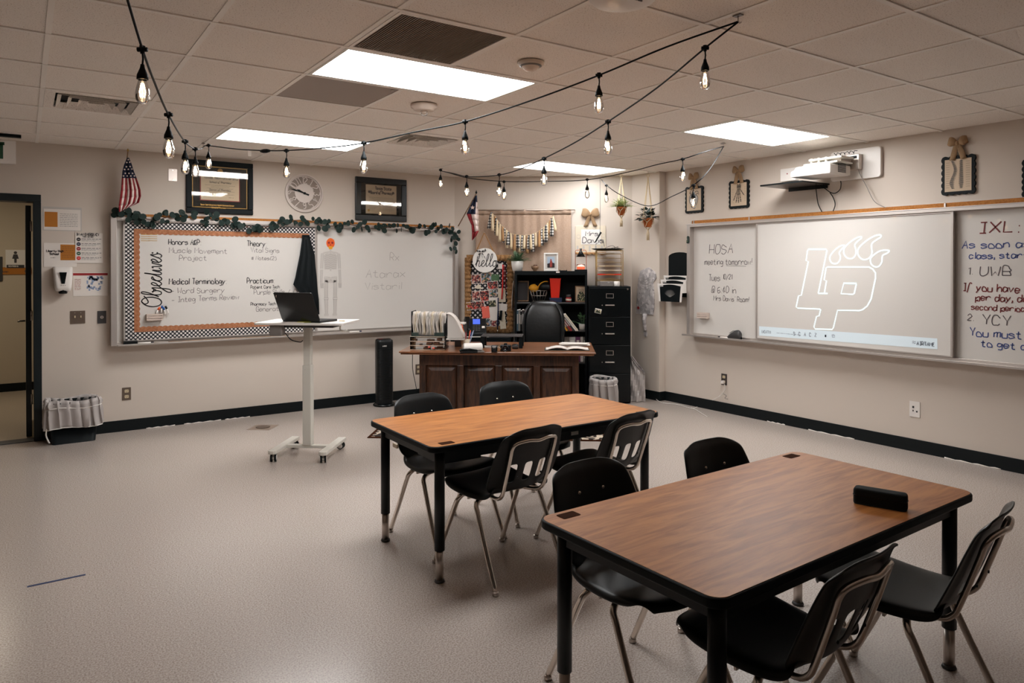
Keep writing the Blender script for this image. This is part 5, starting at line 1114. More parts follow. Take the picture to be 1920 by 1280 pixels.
t = onshelf(1033, SZ, 'photo_frame', 'white standing photo frame on top of the bookcase', 'photo frame', .3); h = .21; w = .165
mf = frame_mb(w, h, .017, .016); mf.v = [(x, y, z + h / 2 + .001) for x, y, z in mf.v]; mf.build('frame', 'white', t, bevel=.002); B(-w / 2 + .017, w / 2 - .017, -.006, -.002, .018, h - .016).build('mount', 'paper_grey', t); B(-.042, .042, -.0075, -.006, .04, .165).build('sky_photo', 'photo_sky', t)
m = MB(); m.prism([(-.042, .04), (.042, .04), (.042, .09), (.01, .1), (-.042, .085)], -.0006, 'y', -.0077); m.build('photo_hills', 'photo_dark', t); m = MB(); m.prism([(-.012, .045), (.014, .045), (.016, .105), (.008, .125), (-.008, .125), (-.013, .1)], -.0006, 'y', -.0085); m.disc((0, -.0095, .132), .008, .0005, 12); m.build('photo_person', 'skin_red', t)
t = onshelf(1056, SZ, 'small_black_tray', 'small flat black tray between the photo frame and candle lamp', 'tray', .3); B(-.045, .045, -.03, .03, 0, .008).build('base', 'black', t); m = MB(); m.cyl((-.04, 0, .008), (-.04, 0, .016), .004, 8); m.cyl((.04, 0, .008), (.04, 0, .016), .004, 8); m.build('peg', 'black', t)
t = onshelf(1089, SZ, 'candle_warmer_lamp', 'copper-framed candle warmer lamp with a black cone shade on the bookcase', 'lamp', .27)
B(-.072, .072, -.06, .06, 0, .018).build('base', 'black', t, bevel=.003); fp = [(-.063, 0, .018), (-.063, 0, .225)] + [(-.063 + .018 * (1 - cos(q * pi / 8)), 0, .225 + .018 * sin(q * pi / 8)) for q in range(1, 5)]; fp += [(-p[0], p[1], p[2]) for p in fp[::-1]]
MB().tube(fp, .0036, 8).build('frame', 'copper', t); MB().lathe([(.05, .165), (.014, .232), (.01, .236), (.016, .262), (.0, .262)], seg=28).build('shade', 'black_gloss', t)
mat('warm_bulb', (255, 240, 220), .4, emit=5, emc=(255, 220, 180)); MB().lathe([(0, .168), (.014, .176), (.014, .196), (0, .204)], seg=14).build('bulb', 'warm_bulb', t)
t2 = onshelf(1089, SZ + .0185, 'jar_candle', 'glowing coral jar candle under the copper lamp', 'candle', .27); MB().lathe([(.044, 0), (.046, .003), (.046, .034), (0, .034)], seg=28).build('wax', 'candle', t2); MB().lathe([(.0465, 0), (.0475, .002), (.0475, .058), (.0455, .058)], seg=28).build('glass_jar', 'glass', t2); MB().lathe([(.044, .0345), (.04, .046), (.0, .047)], seg=24).build('molten_top', 'candle_glow', t2)
# first shelf
t = onshelf(978, s1z, 'wooden_picture_frame', 'wooden frame leaning inside the left of the upper bookcase shelf', 'photo frame', .2); mf = frame_mb(.17, .24, .014, .014); mf.v = [(x, y + (z + .12) * .2 - .02, z + .12 + .002) for x, y, z in mf.v]; mf.build('frame', 'frame_wood', t); MB().add([(-.07, -.01, .02), (.07, -.01, .02), (.07, .034, .225), (-.07, .034, .225)], [(0, 1, 2, 3)]).build('dark_picture', 'photo_dark', t, solid=.002)
t = onshelf(1010, s1z, 'wire_basket', 'black wire basket on the upper bookcase shelf', 'basket', .24); m = MB()
for k in range(14): an = 2 * pi * k / 14; m.tube([(.065 * cos(an), .055 * sin(an), .003), (.105 * cos(an), .085 * sin(an), .13)], .002, 5)
for r_, z in ((.62, .003), (.8, .07), (1, .13)): m.tube([(.105 * r_ * cos(2 * pi * k / 24), .085 * r_ * sin(2 * pi * k / 24), z) for k in range(24)], .0028, 5, closed=True)
m.build('wire', 'steel', t)
t = onshelf(1002, s1z + .135, 'orange_cloth', 'bright orange cloth bundled on the left of the wire basket', 'cloth', .26)
rows = []; rc = random.Random(4)
for j in range(8):
    f_ = j / 7; rad = .055 * sin(pi * (.12 + .8 * f_)); rows.append([((rad + rc.uniform(-.008, .012)) * cos(k * pi / 7) - .01, (rad * .8) * sin(k * pi / 7), -.02 + f_ * .09 + rc.uniform(-.004, .004)) for k in range(14)])
MB().grid(rows, True, closed=True).build('bundle', 'yellow', t, subd=1)
t = onshelf(1024, s1z + .128, 'black_bag', 'rounded black bag with an orange edge on the wire basket', 'bag', .22)
MB().lathe([(0, 0), (.07, .005), (.095, .04), (.075, .085), (.03, .108), (0, .112)], seg=24).build('bag', 'black_plastic', t); MB().tube([(.096 * cos(q * pi / 12) , -.045, .015 + .095 * sin(q * pi / 12)) for q in range(5, 13)], .006, 8).build('orange_edge', 'yellow', t); MB().tube([(.09, -.03, .05), (.11, -.05, .0), (.115, -.05, -.07)], .003, 6).build('strap', 'dark_grey', t)
t = onshelf(1042, s1z, 'navy_box', 'flat navy box under the red bin in the bookcase', 'box', .28); B(-.07, .07, -.08, .06, 0, .045).build('box', 'navy', t, bevel=.002); B(-.072, .072, -.082, .062, .036, .048).build('lid', 'navy', t, bevel=.002)
t = onshelf(1041, s1z + .0485, 'red_bin', 'tall bright red plastic bin on the navy box', 'bin', .27)
rw = lambda hx, hy, z: [(x, y, z) for x, y in rrect(-hx, hx, -hy, hy, .012, 3)]
m = MB(); m.grid([rw(.048, .04, .0), rw(.064, .055, .215), rw(.068, .058, .216), rw(.068, .058, .226), rw(.061, .052, .226), rw(.046, .038, .006)], False, closed=True); m.f += [list(range(16)), list(range(80, 96))]; m.m += [0, 0]; m.sm += [False] * 2; m.build('bin', 'red_orange', t)
t = onshelf(1066, s1z, 'red_jar_candle', 'red jar candle with a dark lid on the upper bookcase shelf', 'candle', .28); MB().lathe([(.03, 0), (.033, .005), (.033, .045), (.026, .055), (0, .055)], seg=20).build('jar', 'red_print', t); MB().lathe([(.027, .056), (.03, .058), (.03, .08), (.022, .086), (0, .088)], seg=20).build('lid', 'dark_grey', t); MB().lathe([(.0335, .012), (.0338, .012), (.0338, .036), (.0335, .036)], seg=20).build('label', 'paper_cream', t)
t = onshelf(1089.5, s1z, 'wooden_picture_frame', 'small wooden frame with a dark leafy print at the right of the upper shelf', 'photo frame', .3); mf = frame_mb(.135, .185, .011, .014); mf.v = [(x, y, z + .0935) for x, y, z in mf.v]; mf.build('frame', 'frame_wood', t); B(-.057, .057, -.006, -.002, .011, .175).build('print_ground', 'print_paper', t)
m = MB(); m.prism([(-.045, .014), (.045, .014), (.05, .06), (.03, .1), (.012, .12), (-.02, .12), (-.042, .08)], -.001, 'y', -.0065); m.build('leafy_print', 'bush', t); m = MB()
for k in range(6): m.stroke([(-.02 + .009 * k, .1), (-.024 + .011 * k, .155 - .004 * (k % 3))], .003, -.0078)
m.build('stems', 'ink', t)
# second shelf: upright books left, leaning books right, small plant
def book(s, tt, z, th, hh, dp, mt, lb, lean=0, group=None):
    t = ct('book', lb, 'book', s, tt, z, group)
    rot = (0, lean, 0); B(0, th, -dp, 0, 0, hh).build('cover', mt, t, rot=rot, bevel=.0015); m = MB(); m.box(.0025, th - .0025, -dp + .004, -.0, hh - .003, hh + .0004); m.build('pages', 'paper', t, rot=rot)
    m = MB(); m.box(th * .25, th * .75, -dp - .0006, -dp, hh * .35, hh * .82); m.build('spine_title', 'paper_grey', t, rot=rot); return t
mat('book_blue', (60, 84, 96), .5); mat('book_grey', (120, 118, 114), .5)
s0 = SX0 + .03
for k, (th, hh, mt, lb) in enumerate(((.018, .235, 'book_blue', 'blue-grey book at the far left of the middle shelf'), (.02, .24, 'book_grey', 'grey book second from the left on the middle shelf'), (.016, .225, 'black_gloss', 'thin black book third from the left on the middle shelf'), (.022, .238, 'dark_grey', 'thick dark book fourth from the left on the middle shelf'), (.02, .232, 'black_gloss', 'black book beside the office chair, rightmost of the upright books'))):
    book(s0, .34, s2z, th, hh, .19, mt, lb, 0, 'upright books on the middle shelf'); s0 += th + .0015
sr = at_c(1059, 616, .35)[0]
for k, (th, hh, mt, lb) in enumerate(((.013, .075, 'navy', 'short navy book lowest of the leaning books'), (.018, .12, 'yellow', 'yellow book in the leaning row'), (.016, .165, 'brown', 'brown book in the leaning row above the yellow one'), (.022, .19, 'red_print', 'dark red book in the leaning row'), (.02, .21, 'photo_dark', 'dark book in the leaning row under the white ones'), (.012, .235, 'paper', 'thin white magazine in the leaning row'), (.014, .235, 'paper_cream', 'cream magazine, topmost of the leaning row'))):
    an = -.66; book(sr, .34, s2z + .0012, th, hh, .2, mt, lb, an, 'leaning books on the middle shelf'); sr += (th + .0012) / cos(an)
t = onshelf(1092, s2z, 'small_potted_plant', 'small leafy plant in a pale pot at the right of the middle shelf', 'potted plant', .33); MB().lathe([(.03, 0), (.034, .003), (.042, .07), (.038, .07), (.036, .06), (0, .06)], seg=20).build('pot', 'paper_grey', t)
def leafy(n, L_, z0, lw, seed, up=.3):
    r_ = random.Random(seed); m = MB()
    for k in range(n):
        an = r_.uniform(0, 6.28); el = r_.uniform(up, 1.4); l = L_ * r_.uniform(.45, 1); d = Vector((cos(an) * cos(el), sin(an) * cos(el), sin(el))); c = Vector((0, 0, z0)); e = c + d * l; m.tube([c, e], .0012, 4)
        sd = Vector((-sin(an), cos(an), r_.uniform(-.3, .3))).normalized(); up_ = Vector((0, 0, -.4)); q = e + (d + up_) * lw * 1.4
        m.add([e, e + sd * lw * .55 + (d + up_) * lw * .6, q, e - sd * lw * .55 + (d + up_) * lw * .6], [(0, 1, 2, 3)], True)
    return m
leafy(26, .13, .055, .04, 6).build('foliage', 'leaf', t)['kind'] = 'stuff'
# lower shelf: binders
for k, (th, mt, lb) in enumerate(((.075, 'paper_grey', 'grey binder at the left of the lower shelf'), (.075, 'paper_grey', 'grey binder second on the lower shelf'), (.055, 'purple', 'purple binder on the lower shelf'), (.03, 'paper', 'thin white binder on the lower shelf'), (.035, 'book_grey', 'thin grey binder at the right of the lower shelf'))):
    if k == 0: mat('purple', (98, 44, 84), .5); sb = at_c(1054, 640, .36)[0]
    t = ct('binder', lb, 'binder', sb, .36, SH[2] + .0225, 'binders on the lower shelf'); B(0, th, 0, .24, 0, .285).build('cover', mt, t, bevel=.002); B(th * .2, th * .8, -.001, 0, .17, .25).build('spine_label', 'paper', t); MB().disc((th / 2, -.002, .05), min(.009, th * .25), .002, 12).build('finger_hole', 'steel', t); sb += th + .002
# sheet stuck to the bookcase side
s_, z_ = at_c(961, 550, .25); t = ct('white_sheet', 'curled white sheet on the left side of the bookcase', 'paper', SX0 - .004, .3, 1.2); MB().grid([[(-.012 - .02 * sin(j * .5), y, z) for y in (-.09, 0, .08)] for j, z in enumerate((.17, .08, 0, -.08, -.17))]).build('sheet', 'paper', t, solid=.001)

# filing cabinet
c0, c1, ctop, cd_ = 1.597, 2.064, 1.314, .545
t = ct('filing_cabinet', 'tall black four-drawer filing cabinet with silver handles in the corner', 'filing cabinet', (c0 + c1) / 2, 0, 0); hw = (c1 - c0) / 2
m = MB(); m.box(-hw, hw, -cd_ + .02, -.085, 0.01, ctop); m.build('carcass', 'black', t, bevel=.003)
dh = (ctop - .035) / 4
for k in range(4):
    z1_ = ctop - .02 - dh * k; z0_ = z1_ - dh + .008
    d = B(-hw + .008, hw - .008, -cd_, -cd_ + .02, z0_, z1_).build('drawer', 'black_gloss', t, bevel=.003)
    frame_m = MB(); cz = z1_ - .085; fw, fh = .042, .026
    for a_, b_, c_, d_ in ((-fw, fw, fh - .005, fh), (-fw, fw, -fh, -fh + .005), (-fw, -fw + .005, -fh, fh), (fw - .005, fw, -fh, fh)): frame_m.box(a_, b_, -cd_ - .004, -cd_, cz + c_, cz + d_)
    frame_m.build('label_holder', 'steel', d); m = MB(); hz = z1_ - .19; m.prism([(-.052, hz - .006), (.052, hz - .006), (.052, hz + .007), (-.052, hz + .007)], .016, 'y', -cd_ - .016); m.build('handle', 'steel', d, bevel=.003)
    MB().disc((-.085, -cd_ - .003, hz), .006, .003, 12).build('thumb_latch', 'steel', d)
MB().disc((hw - .035, -cd_ - .006, ctop - .03), .01, .006, 14).build('lock', 'chrome', t)
s_, z_ = at_c(1121.5, 583, .56); t = ct('fridge_magnet', 'small tilted landscape magnet on the filing cabinet', 'magnet', s_, cd_ + .001, z_); B(-.036, .036, -.004, 0, -.026, .026).build('tile', 'paper', t, rot=(0, .22, 0)); B(-.032, .032, -.0048, -.004, -.022, .012).build('picture', 'bush', t, rot=(0, .22, 0))
# wire letter rack with trays
(s0, z1_), (s1, _) = at_c(1119, 469, .33), at_c(1168, 469, .33)
t = ct('letter_rack', 'gold wire letter rack of stacked trays on the filing cabinet', 'letter rack', (s0 + s1) / 2, .33, ctop); w = (s1 - s0) / 2; H = z1_ - ctop
m = MB()
for x in (-w, w):
    for y in (-.0, .22): m.cyl((x, y, 0), (x, y, H), .0045, 8)
for z in (.06, H): m.cyl((-w, 0, z), (w, 0, z), .003, 6); m.cyl((-w, .22, z), (w, .22, z), .003, 6); m.cyl((-w, 0, z), (-w, .22, z), .003, 6); m.cyl((w, 0, z), (w, .22, z), .003, 6)
m.build('wire_frame', 'gold', t)
for k in range(7):
    z = .075 + k * (H - .1) / 6.4; B(-w + .006, w - .006, .004, .216, z, z + .003).build('tray', 'gold', t); 
    m = MB(); m.cyl((-w * .35, -.003, z + .012), (w * .35, -.003, z + .012), .0022, 6); m.build('tray_lip', 'gold', t)
for k, mt, lb in ((1, 'red_orange', 'red-orange folder in the lower letter tray'), (2, 'paper', 'white papers in the second letter tray'), (3, 'paper_cream', 'cream papers in the middle letter tray'), (6, 'paper', 'white papers in the top letter tray')):
    z = .0785 + k * (H - .1) / 6.4; t2 = ct('paper_stack', lb, 'paper', (s0 + s1) / 2, .325, ctop + z); B(-w + .015, w - .015, .01, .2, 0, .012).build('stack', mt, t2)
t = ct('grey_radio', 'flat grey speaker-radio with a round white knob in front of the letter rack', 'radio', *([at_c(1143, 534, .45)[0], .45, ctop])); B(-.11, .045, -.03, .04, 0, .058).build('body', 'grey_plastic', t, bevel=.008); MB().lathe([(.034, 0), (.036, .006), (.036, .05), (.03, .056), (0, .056)], (.078, 0, .001), 24).build('round_speaker', 'white_plastic', t); m = MB(); m.box(-.025, .0, -.0315, -.03, .04, .047); m.box(-.09, .03, -.0315, -.03, .012, .014); m.build('front_detail', 'paper_grey', t)
# tray with black cables on top of the rack
t = ct('black_tray', 'thin black tray with tangled cables on top of the letter rack', 'tray', (s0 + s1) / 2 - .02, .25, ctop + H + .004); MB().lathe([(.0, 0), (.15, .002), (.19, .014), (.186, .016), (.14, .006), (0, .005)], seg=28).build('tray', 'black', t)
m = MB(); m.tube(catmull([(-.05, -.02, .01), (.0, .0, .035), (.05, -.03, .05), (.09, .02, .03), (.06, .04, .012), (.12, 0, .04), (.1, -.04, .012)], 6), .0025, 6); m.tube(catmull([(.02, .02, .012), (.08, -.03, .03), (.14, .01, .02), (.17, 0, .01)], 6), .0025, 6); m.build('cables', 'dark_grey', t)
# charger hanging from the ceiling cable
p0 = cpt(*([at_c(1125, 440, .12)[0]]), .12, 0)
s_, z_ = at_c(1125, 440, .12)
t = ct('hanging_plug', 'black cord dropping from the ceiling to a plug in front of the name sign', 'cable', s_, .12, z_)
top = at_c(1125, 334, .12)[1] - z_; a1_, b1_ = at_c(1117, 458, .12); MB().tube([(0, 0, min(top, HC - z_ - .01)), (.002, 0, top * .5), (0, 0, .03), (a1_ - s_, 0, b1_ - z_)], .0022, 6).build('cord', 'dark_grey', t)
MB().cyl((.012, -.006, .03), (a1_ - s_ - .01, -.006, b1_ - z_ + .02), .011, 10, .006).build('plug', 'black', t); m = MB(); m.tube(catmull([(a1_ - s_, 0, b1_ - z_), (.03, 0, -.06), (.05, 0, -.14)], 6), .0035, 6); m.tube(catmull([(a1_ - s_, 0, b1_ - z_), (-.045, 0, -.2), (-.04, 0, -.42), (-.03, 0, -.55)], 6), .0022, 6); m.build('lower_cords', 'grey_plastic', t)
# bow and name sign
s_, z_ = at_c(1107, 402, .03); t = ct('burlap_bow', 'tan burlap bow on the wall above the name sign', 'bow', s_, .0, z_); bow(t, 0, .2, .14, 'bow_cloth', -.025)
(s0, z1_), (s1, z0_) = at_c(1079, 423, .03), at_c(1136, 473, .03); t = ct('name_sign', 'pale patterned sign lettered Mrs. Davis below the burlap bow', 'sign', (s0 + s1) / 2, 0, (z0_ + z1_) / 2); w, h = s1 - s0, z1_ - z0_
B(-w / 2, w / 2, -.012, 0, -h / 2, h / 2).build('board', 'paper_cream', t, bevel=.002); B(-w * .31, w * .33, -.0145, -.012, -h * .2, h * .36).build('name_panel', 'white', t)
m = MB(); text_mb(m, 'Mrs.', -w * .17, h * .12, .055, .006, -.0148, sx=1.0); text_mb(m, 'Davis', -w * .27, -h * .14, .065, .007, -.0148, sx=1.0); m.build('lettering', 'ink_soft', t)
m = MB()
for k in range(5): m.box(-w * .46 + k * w * .2, -w * .4 + k * w * .2, -.013, -.012, -h * .46, -h * .25)
for x, z in ((-.4, .1), (-.1, .43), (.12, .44), (.42, .12)):
    m.v = m.v; m.tube([(x * w + .022 * cos(q * pi / 8), -.0125, z * h + .022 * sin(q * pi / 8)) for q in range(16)], .002, 5, closed=True)
m.build('painted_pattern', 'paper_grey', t); mr = ruffle((-w / 2 + .0, 0, -h / 2 - .012), (w / 2, 0, -h / 2 - .012), .03, 0); mr.build('lace_edge', 'tan_cloth', t, solid=.002)
# hanging planters
def planter(px, ptop, ppot, tt, lb, kind):
    s_, zt = at_c(px, ptop, tt); _, zp = at_c(px, ppot, tt)
    t = ct('hanging_planter', lb, 'hanging plant', s_, tt, zp); zt = min(zt, HC - .03) - zp
    r0, r1, hh = (.058, .04, .1) if kind else (.05, .032, .095)
    MB().lathe([(r1, -hh), (r0, -.02), (r0 + .008, -.02), (r0 + .008, 0), (r0 - .004, 0), (r0 - .006, -.015), (0, -.015)], seg=28).build('pot', 'terracotta', t)
    m = MB()
    for k in range(4):
        a = k * pi / 2 + .5; c, s__ = cos(a), sin(a); a2 = a + pi / 4
        m.tube([(0, 0, zt), ((r0 + .012) * c, (r0 + .012) * s__, 0), ((r0 + .008) * cos(a2), (r0 + .008) * sin(a2), -.05), (r1 * .9 * cos(a), r1 * .9 * sin(a), -hh - .004), (0, 0, -hh - .03)], .0042, 6)
        m.tube([((r0 + .012) * c, (r0 + .012) * s__, 0), ((r0 + .008) * cos(a - pi / 4), (r0 + .008) * sin(a - pi / 4), -.05)], .004, 6)
    m.build('macrame_cords', 'rope', t)
    m = MB()
    for k in range(7): m.tube([(0, 0, -hh - .03), (.012 * cos(k), .012 * sin(k), -hh - .07), (.014 * cos(k * .9), .014 * sin(k * .9), -hh - (.15 if kind else .13))], .0034, 5)
    m.lathe([(0, -hh - .04), (.01, -hh - .035), (.01, -hh - .02), (0, -hh - .015)], seg=10); m.build('tassel', 'rope', t)
    MB().tube([(.016 * cos(q * pi / 8), 0, zt + .016 + .016 * sin(q * pi / 8)) for q in range(16)], .003, 6, closed=True).build('ring', 'rope', t); MB().tube([(0, 0, zt + .03), (0, 0, HC - zp - .004)], .002, 6).build('hook_wire', 'steel', t)
    if kind: leafy(60, .11, -.005, .05, 8, -.1).build('foliage', 'leaf_dark', t)['kind'] = 'stuff'
    else: fern(t, 130, .15, -.01, 'leaf_pale', .016, .45, 9, 5).build('foliage', 'leaf_pale', t)['kind'] = 'stuff'
planter(1165, 332, 388, .3, 'terracotta pot with pale bushy greenery hanging left of the column', 0)
planter(1215, 332, 409, .42, 'terracotta pot with dark round leaves hanging in front of the column', 1)

# ------------------------------------------------------------------ wooden desk
d0s, d1s, t0, t1, dz = -.225, 1.588, 1.17, 2.08, .75
t = ct('wooden_desk', 'large dark oak desk with raised panels in the corner', 'desk', (d0s + d1s) / 2, (t0 + t1) / 2, 0); hw, hd = (d1s - d0s) / 2, (t1 - t0) / 2
m = MB(); m.box(-hw, hw, -hd, hd, dz - .014, dz); m.build('top', 'oak_top', t, bevel=.004)
B(-hw + .014, hw - .014, -hd + .014, hd - .014, dz - .03, dz - .0145).build('top_moulding', 'oak_top', t, bevel=.005)
bx0, bx1, by = -hw + .17, hw - .15, -hd + .12
B(bx0, bx0 + .4, by + .02, hd - .08, .02, dz - .03).build('pedestal', 'oak_dark', t); B(bx1 - .4, bx1, by + .02, hd - .08, .02, dz - .03).build('pedestal', 'oak_dark', t); B(bx0 + .4, bx1 - .4, by + .021, by + .04, .1, dz - .03).build('modesty_panel', 'oak_dark', t); B(bx0, bx1, by, by + .02, dz - .14, dz - .031).build('front_rail', 'oak_dark', t, bevel=.002); B(bx0, bx1, by, by + .02, .0, .1).build('plinth', 'oak_dark', t, bevel=.002)
n = 4; sw = (bx1 - bx0 - .06) / n
for k in range(n + 1): B(bx0 + k * sw, bx0 + k * sw + .06, by, by + .02, .101, dz - .141).build('stile', 'oak_dark', t, bevel=.002)
for k in range(n):
    x = bx0 + .06 + k * sw; w_ = sw - .06; m = MB(); z0_, z1_ = .101, dz - .141
    P_ = lambda i, y: [(x + i, y, z0_ + i), (x + w_ - i, y, z0_ + i), (x + w_ - i, y, z1_ - i), (x + i, y, z1_ - i)]
    m.grid([P_(.001, by + .018), P_(.012, by + .004), P_(.022, by + .016), P_(.05, by + .006)], False, closed=True); m.f.append([12, 13, 14, 15]); m.m.append(0); m.sm.append(False); m.build('raised_panel', 'oak_dark', t)
DT = dz + .0005
def od(px, py, name, lb, cat, h=DT, rz=0, group=None):
    p = at_z(px, py, dz); return thing(name, lb, cat, (p.x, p.y, h), ROT2 + rz, group)
# acrylic organiser with hanging files
t = od(806, 653, 'acrylic_organizer', 'clear acrylic drawer organiser on the left end of the desk', 'desk organizer')
m = MB(); w, d, h = .165, .13, .125
for z in (0, .04, .08, h - .004): m.box(-w, w, -d, d, z, z + .004)
for x in (-w, w - .004): m.box(x, x + .004, -d, d, .004, h - .004)
m.build('case', 'glass', t); m = MB()
for z in (.002, .042, .082, h): m.tube([(-w, -d, z), (w, -d, z)], .0022, 5)
m.build('acrylic_edges', 'paper_cream', t)
m = MB(); ro = random.Random(2)
for k in range(16): x = ro.uniform(-.14, .11); z = (.0065, .0465, .0865)[k % 3]; m.box(x, x + ro.uniform(.02, .06), -d + .01 + ro.uniform(0, .03), -d + .09, z, z + ro.uniform(.004, .02))
m.build('drawer_contents', 'brown', t, label='brown and tan bits seen through the clear drawers')
for k, (x, z) in enumerate(((.02, .02), (.06, .01))): m = MB(); m.lathe([(0, -.01), (.012, -.006), (.014, .002), (.0, .008)], (x, -d - .014, z + .01), 10); m.build('coral_knob', 'coral', t)
t = od(806, 653, 'file_holder', 'black open file box packed with curling folders on the clear organiser', 'file holder', DT + .1255)
m = MB(); m.box(-.16, -.155, -.1, .11, 0, .235); m.box(.155, .16, -.1, .11, 0, .12); m.box(-.155, .155, -.1, .11, 0, .004); m.box(-.155, .155, .105, .11, .004, .2); m.build('box', 'black', t); B(-.155, -.09, -.102, -.1, .0, .035).build('front_lip', 'leaf_dark', t); B(.06, .155, -.102, -.1, .0, .035).build('front_lip', 'leaf_dark', t)
rf = random.Random(11)
for k in range(15):
    x = -.145 + k * .0196; amp = rf.uniform(-.014, .014); c = ('paper', 'paper_cream', 'paper', 'paper_grey')[k % 4]
    t2 = od(806, 653, 'hanging_folder', '', 'folder', DT + .1255 + .005, group='folders in the black file box')
    t2['label'] = 'curling paper folder in the black file box, %s from the left' % ('first second third fourth fifth sixth seventh eighth ninth tenth eleventh twelfth thirteenth fourteenth fifteenth'.split()[k])
    for j, off in enumerate((0, .005, .010)):
        rows = [[(x + off + amp * sin(pi * f_) + .006 * sin(7 * f_ + j), y, f_ * (.215 + rf.uniform(-.012, .012))) for y in (-.092, .0, .09)] for f_ in (0, .2, .4, .6, .8, 1)]
        MB().grid(rows).build('sheet', c, t2, solid=.0024)
t = od(852, 655, 'curled_booklet', 'white booklet curling over the right side of the file box', 'booklet', DT + .1, 0); rows = []
for k in range(9): f_ = k / 8; rows.append([(-.06 + .16 * f_, y, .225 * (1 - f_ ** 2.2) + .02) for y in (-.1, -.02, .05)])
MB().grid(rows).build('pages', 'paper', t, solid=.008); B(-.064, .104, -.1, .05, -.0, .012).build('back_cover', 'paper_grey', t)
for yy in (-.092, -.05, .0, .04): MB().prism([(-.052, .018)] + [(-.052 + .15 * k / 8, .218 * (1 - (k / 8) ** 2.2) + .018) for k in range(9)], .003, 'y', yy).build('inner_page', 'paper_grey', t)
t = od(862, 650, 'document_tray', 'dark grey upright document box behind the pen cup', 'desk organizer'); B(-.05, .05, -.0, .16, 0, .22).build('box', 'dark_grey', t, bevel=.003); B(-.045, .045, .01, .15, .2195, .232).build('papers', 'paper', t)
t = od(873, 655, 'pen_cup', 'beige pen cup full of scissors and highlighters', 'pen cup'); MB().lathe([(.036, 0), (.04, .004), (.042, .1), (.038, .1), (.035, .006), (0, .006)], seg=24).build('cup', 'paper_cream', t)
for k, (dx, dy, lx, hh, mt, lb) in enumerate(((-.02, 0, -.03, .17, 'orange', 'orange marker leaning left in the pen cup'), (-.008, .01, -.012, .165, 'yellow', 'yellow highlighter in the pen cup'), (.004, -.01, .0, .15, 'red_print', 'dark red pen upright in the pen cup'), (.014, .008, .03, .165, 'orange', 'orange pen leaning right in the pen cup'), (.022, -.006, .05, .16, 'blue_print', 'pale blue marker at the right of the pen cup'), (.006, .014, .042, .15, 'blue', 'blue pen leaning right in the pen cup'), (-.024, -.008, -.042, .14, 'frame_wood', 'wooden pencil at the left of the pen cup'))):
    t2 = od(873, 655, 'pen', lb, 'pen', DT + .008); MB().cyl((dx, dy, 0), (dx + lx, dy, hh), .005, 8).build('barrel', mt, t2); MB().cyl((dx + lx, dy, hh), (dx + lx * 1.1, dy, hh + .012), .0045, 8, .002).build('tip', mt, t2)
t = od(873, 655, 'scissors', 'orange-handled scissors standing in the pen cup', 'scissors', DT + .008); MB().cyl((-.012, .004, 0), (-.03, .004, .15), .003, 6).build('blades', 'steel', t); m = MB()
for dz_ in (0, .03): m.tube([(-.034 - dz_ * .2 + .011 * cos(q * pi / 6), .004, .175 + dz_ * 1.1 + .02 * sin(q * pi / 6)) for q in range(12)], .0045, 6, closed=True)
m.build('handles', 'orange', t)
t = od(887, 660, 'hole_punch', 'white and grey three-hole punch lying on the desk', 'hole punch', rz=.25)
rows = []
for x in (-.085, -.08, .08, .085): e = .8 if abs(x) > .082 else 1; rows.append([(x, y * e, .03 + z * e) for y, z in ((-.035, -.008), (-.03, .02), (-.01, .045), (.02, .05), (.035, .03), (.035, 0))])
MB().grid(rows, True).build('handle', 'white_plastic', t, solid=.005); B(-.1, .1, -.04, .045, 0, .012).build('base', 'grey_plastic', t, bevel=.003); m = MB()
for x in (-.06, 0, .06): m.box(x - .014, x + .014, -.03, .02, .012, .04)
m.build('punch_heads', 'grey_plastic', t)
t = od(877, 662, 'stapler', 'black stapler lying in front of the hole punch', 'stapler', rz=.25); m = MB(); m.box(-.07, .09, -.015, .015, 0, .01); m.build('base', 'black', t, bevel=.003); MB().prism([(-.075, .014), (.09, .014), (.09, .03), (.02, .042), (-.06, .04), (-.075, .03)], .032, 'y', -.016).build('arm', 'black_gloss', t, bevel=.005)
t = od(897, 659, 'white_mouse', 'small rounded white mouse beside the hole punch', 'mouse'); MB().lathe([(.026, 0), (.03, .008), (.024, .02), (.01, .027), (0, .028)], seg=20).build('body', 'white_plastic', t); MB().cyl((0, -.012, .0255), (0, -.003, .0275), .002, 6).build('wheel', 'grey_plastic', t)
t = od(893, 651, 'tape_ring', 'dark tape ring with a white core behind the white mouse', 'tape'); MB().lathe([(.02, 0), (.035, 0), (.035, .02), (.02, .02), (.02, 0)], seg=22).build('roll', 'dark_grey', t); MB().lathe([(.014, .001), (.0195, .001), (.0195, .021), (.014, .021), (.014, .001)], seg=22).build('core', 'white', t)
# monitor riser and things beneath
t = od(942, 650, 'monitor_riser', 'black slatted metal monitor riser on the desk', 'monitor stand')
m = MB(); m.box(-.2, .2, -.13, .13, .108, .116); m.build('top_plate', 'dark_grey', t, bevel=.002)
for x in (-.185, .185):
    for y in (-.11, .11): B(x - .018, x + .018, y - .015, y + .015, 0, .108).build('leg', 'black', t, bevel=.003)
for k in range(30): B(-.19 + k * .0128, -.1845 + k * .0128, -.12, .12, .1165, .1185).build('slat', 'dust', t)
t = od(927, 660, 'small_camera', 'small upright black camera with a white label in front of the riser', 'camera'); B(-.028, .028, -.02, .02, 0, .062).build('body', 'black_gloss', t, bevel=.006); B(-.018, .018, -.0215, -.0195, .046, .052).build('white_label', 'paper', t); MB().lathe([(.015, 0), (.016, .012), (.01, .014), (0, .01)], (0, -.02, .028), 16, 'y').build('lens', 'lens', t)
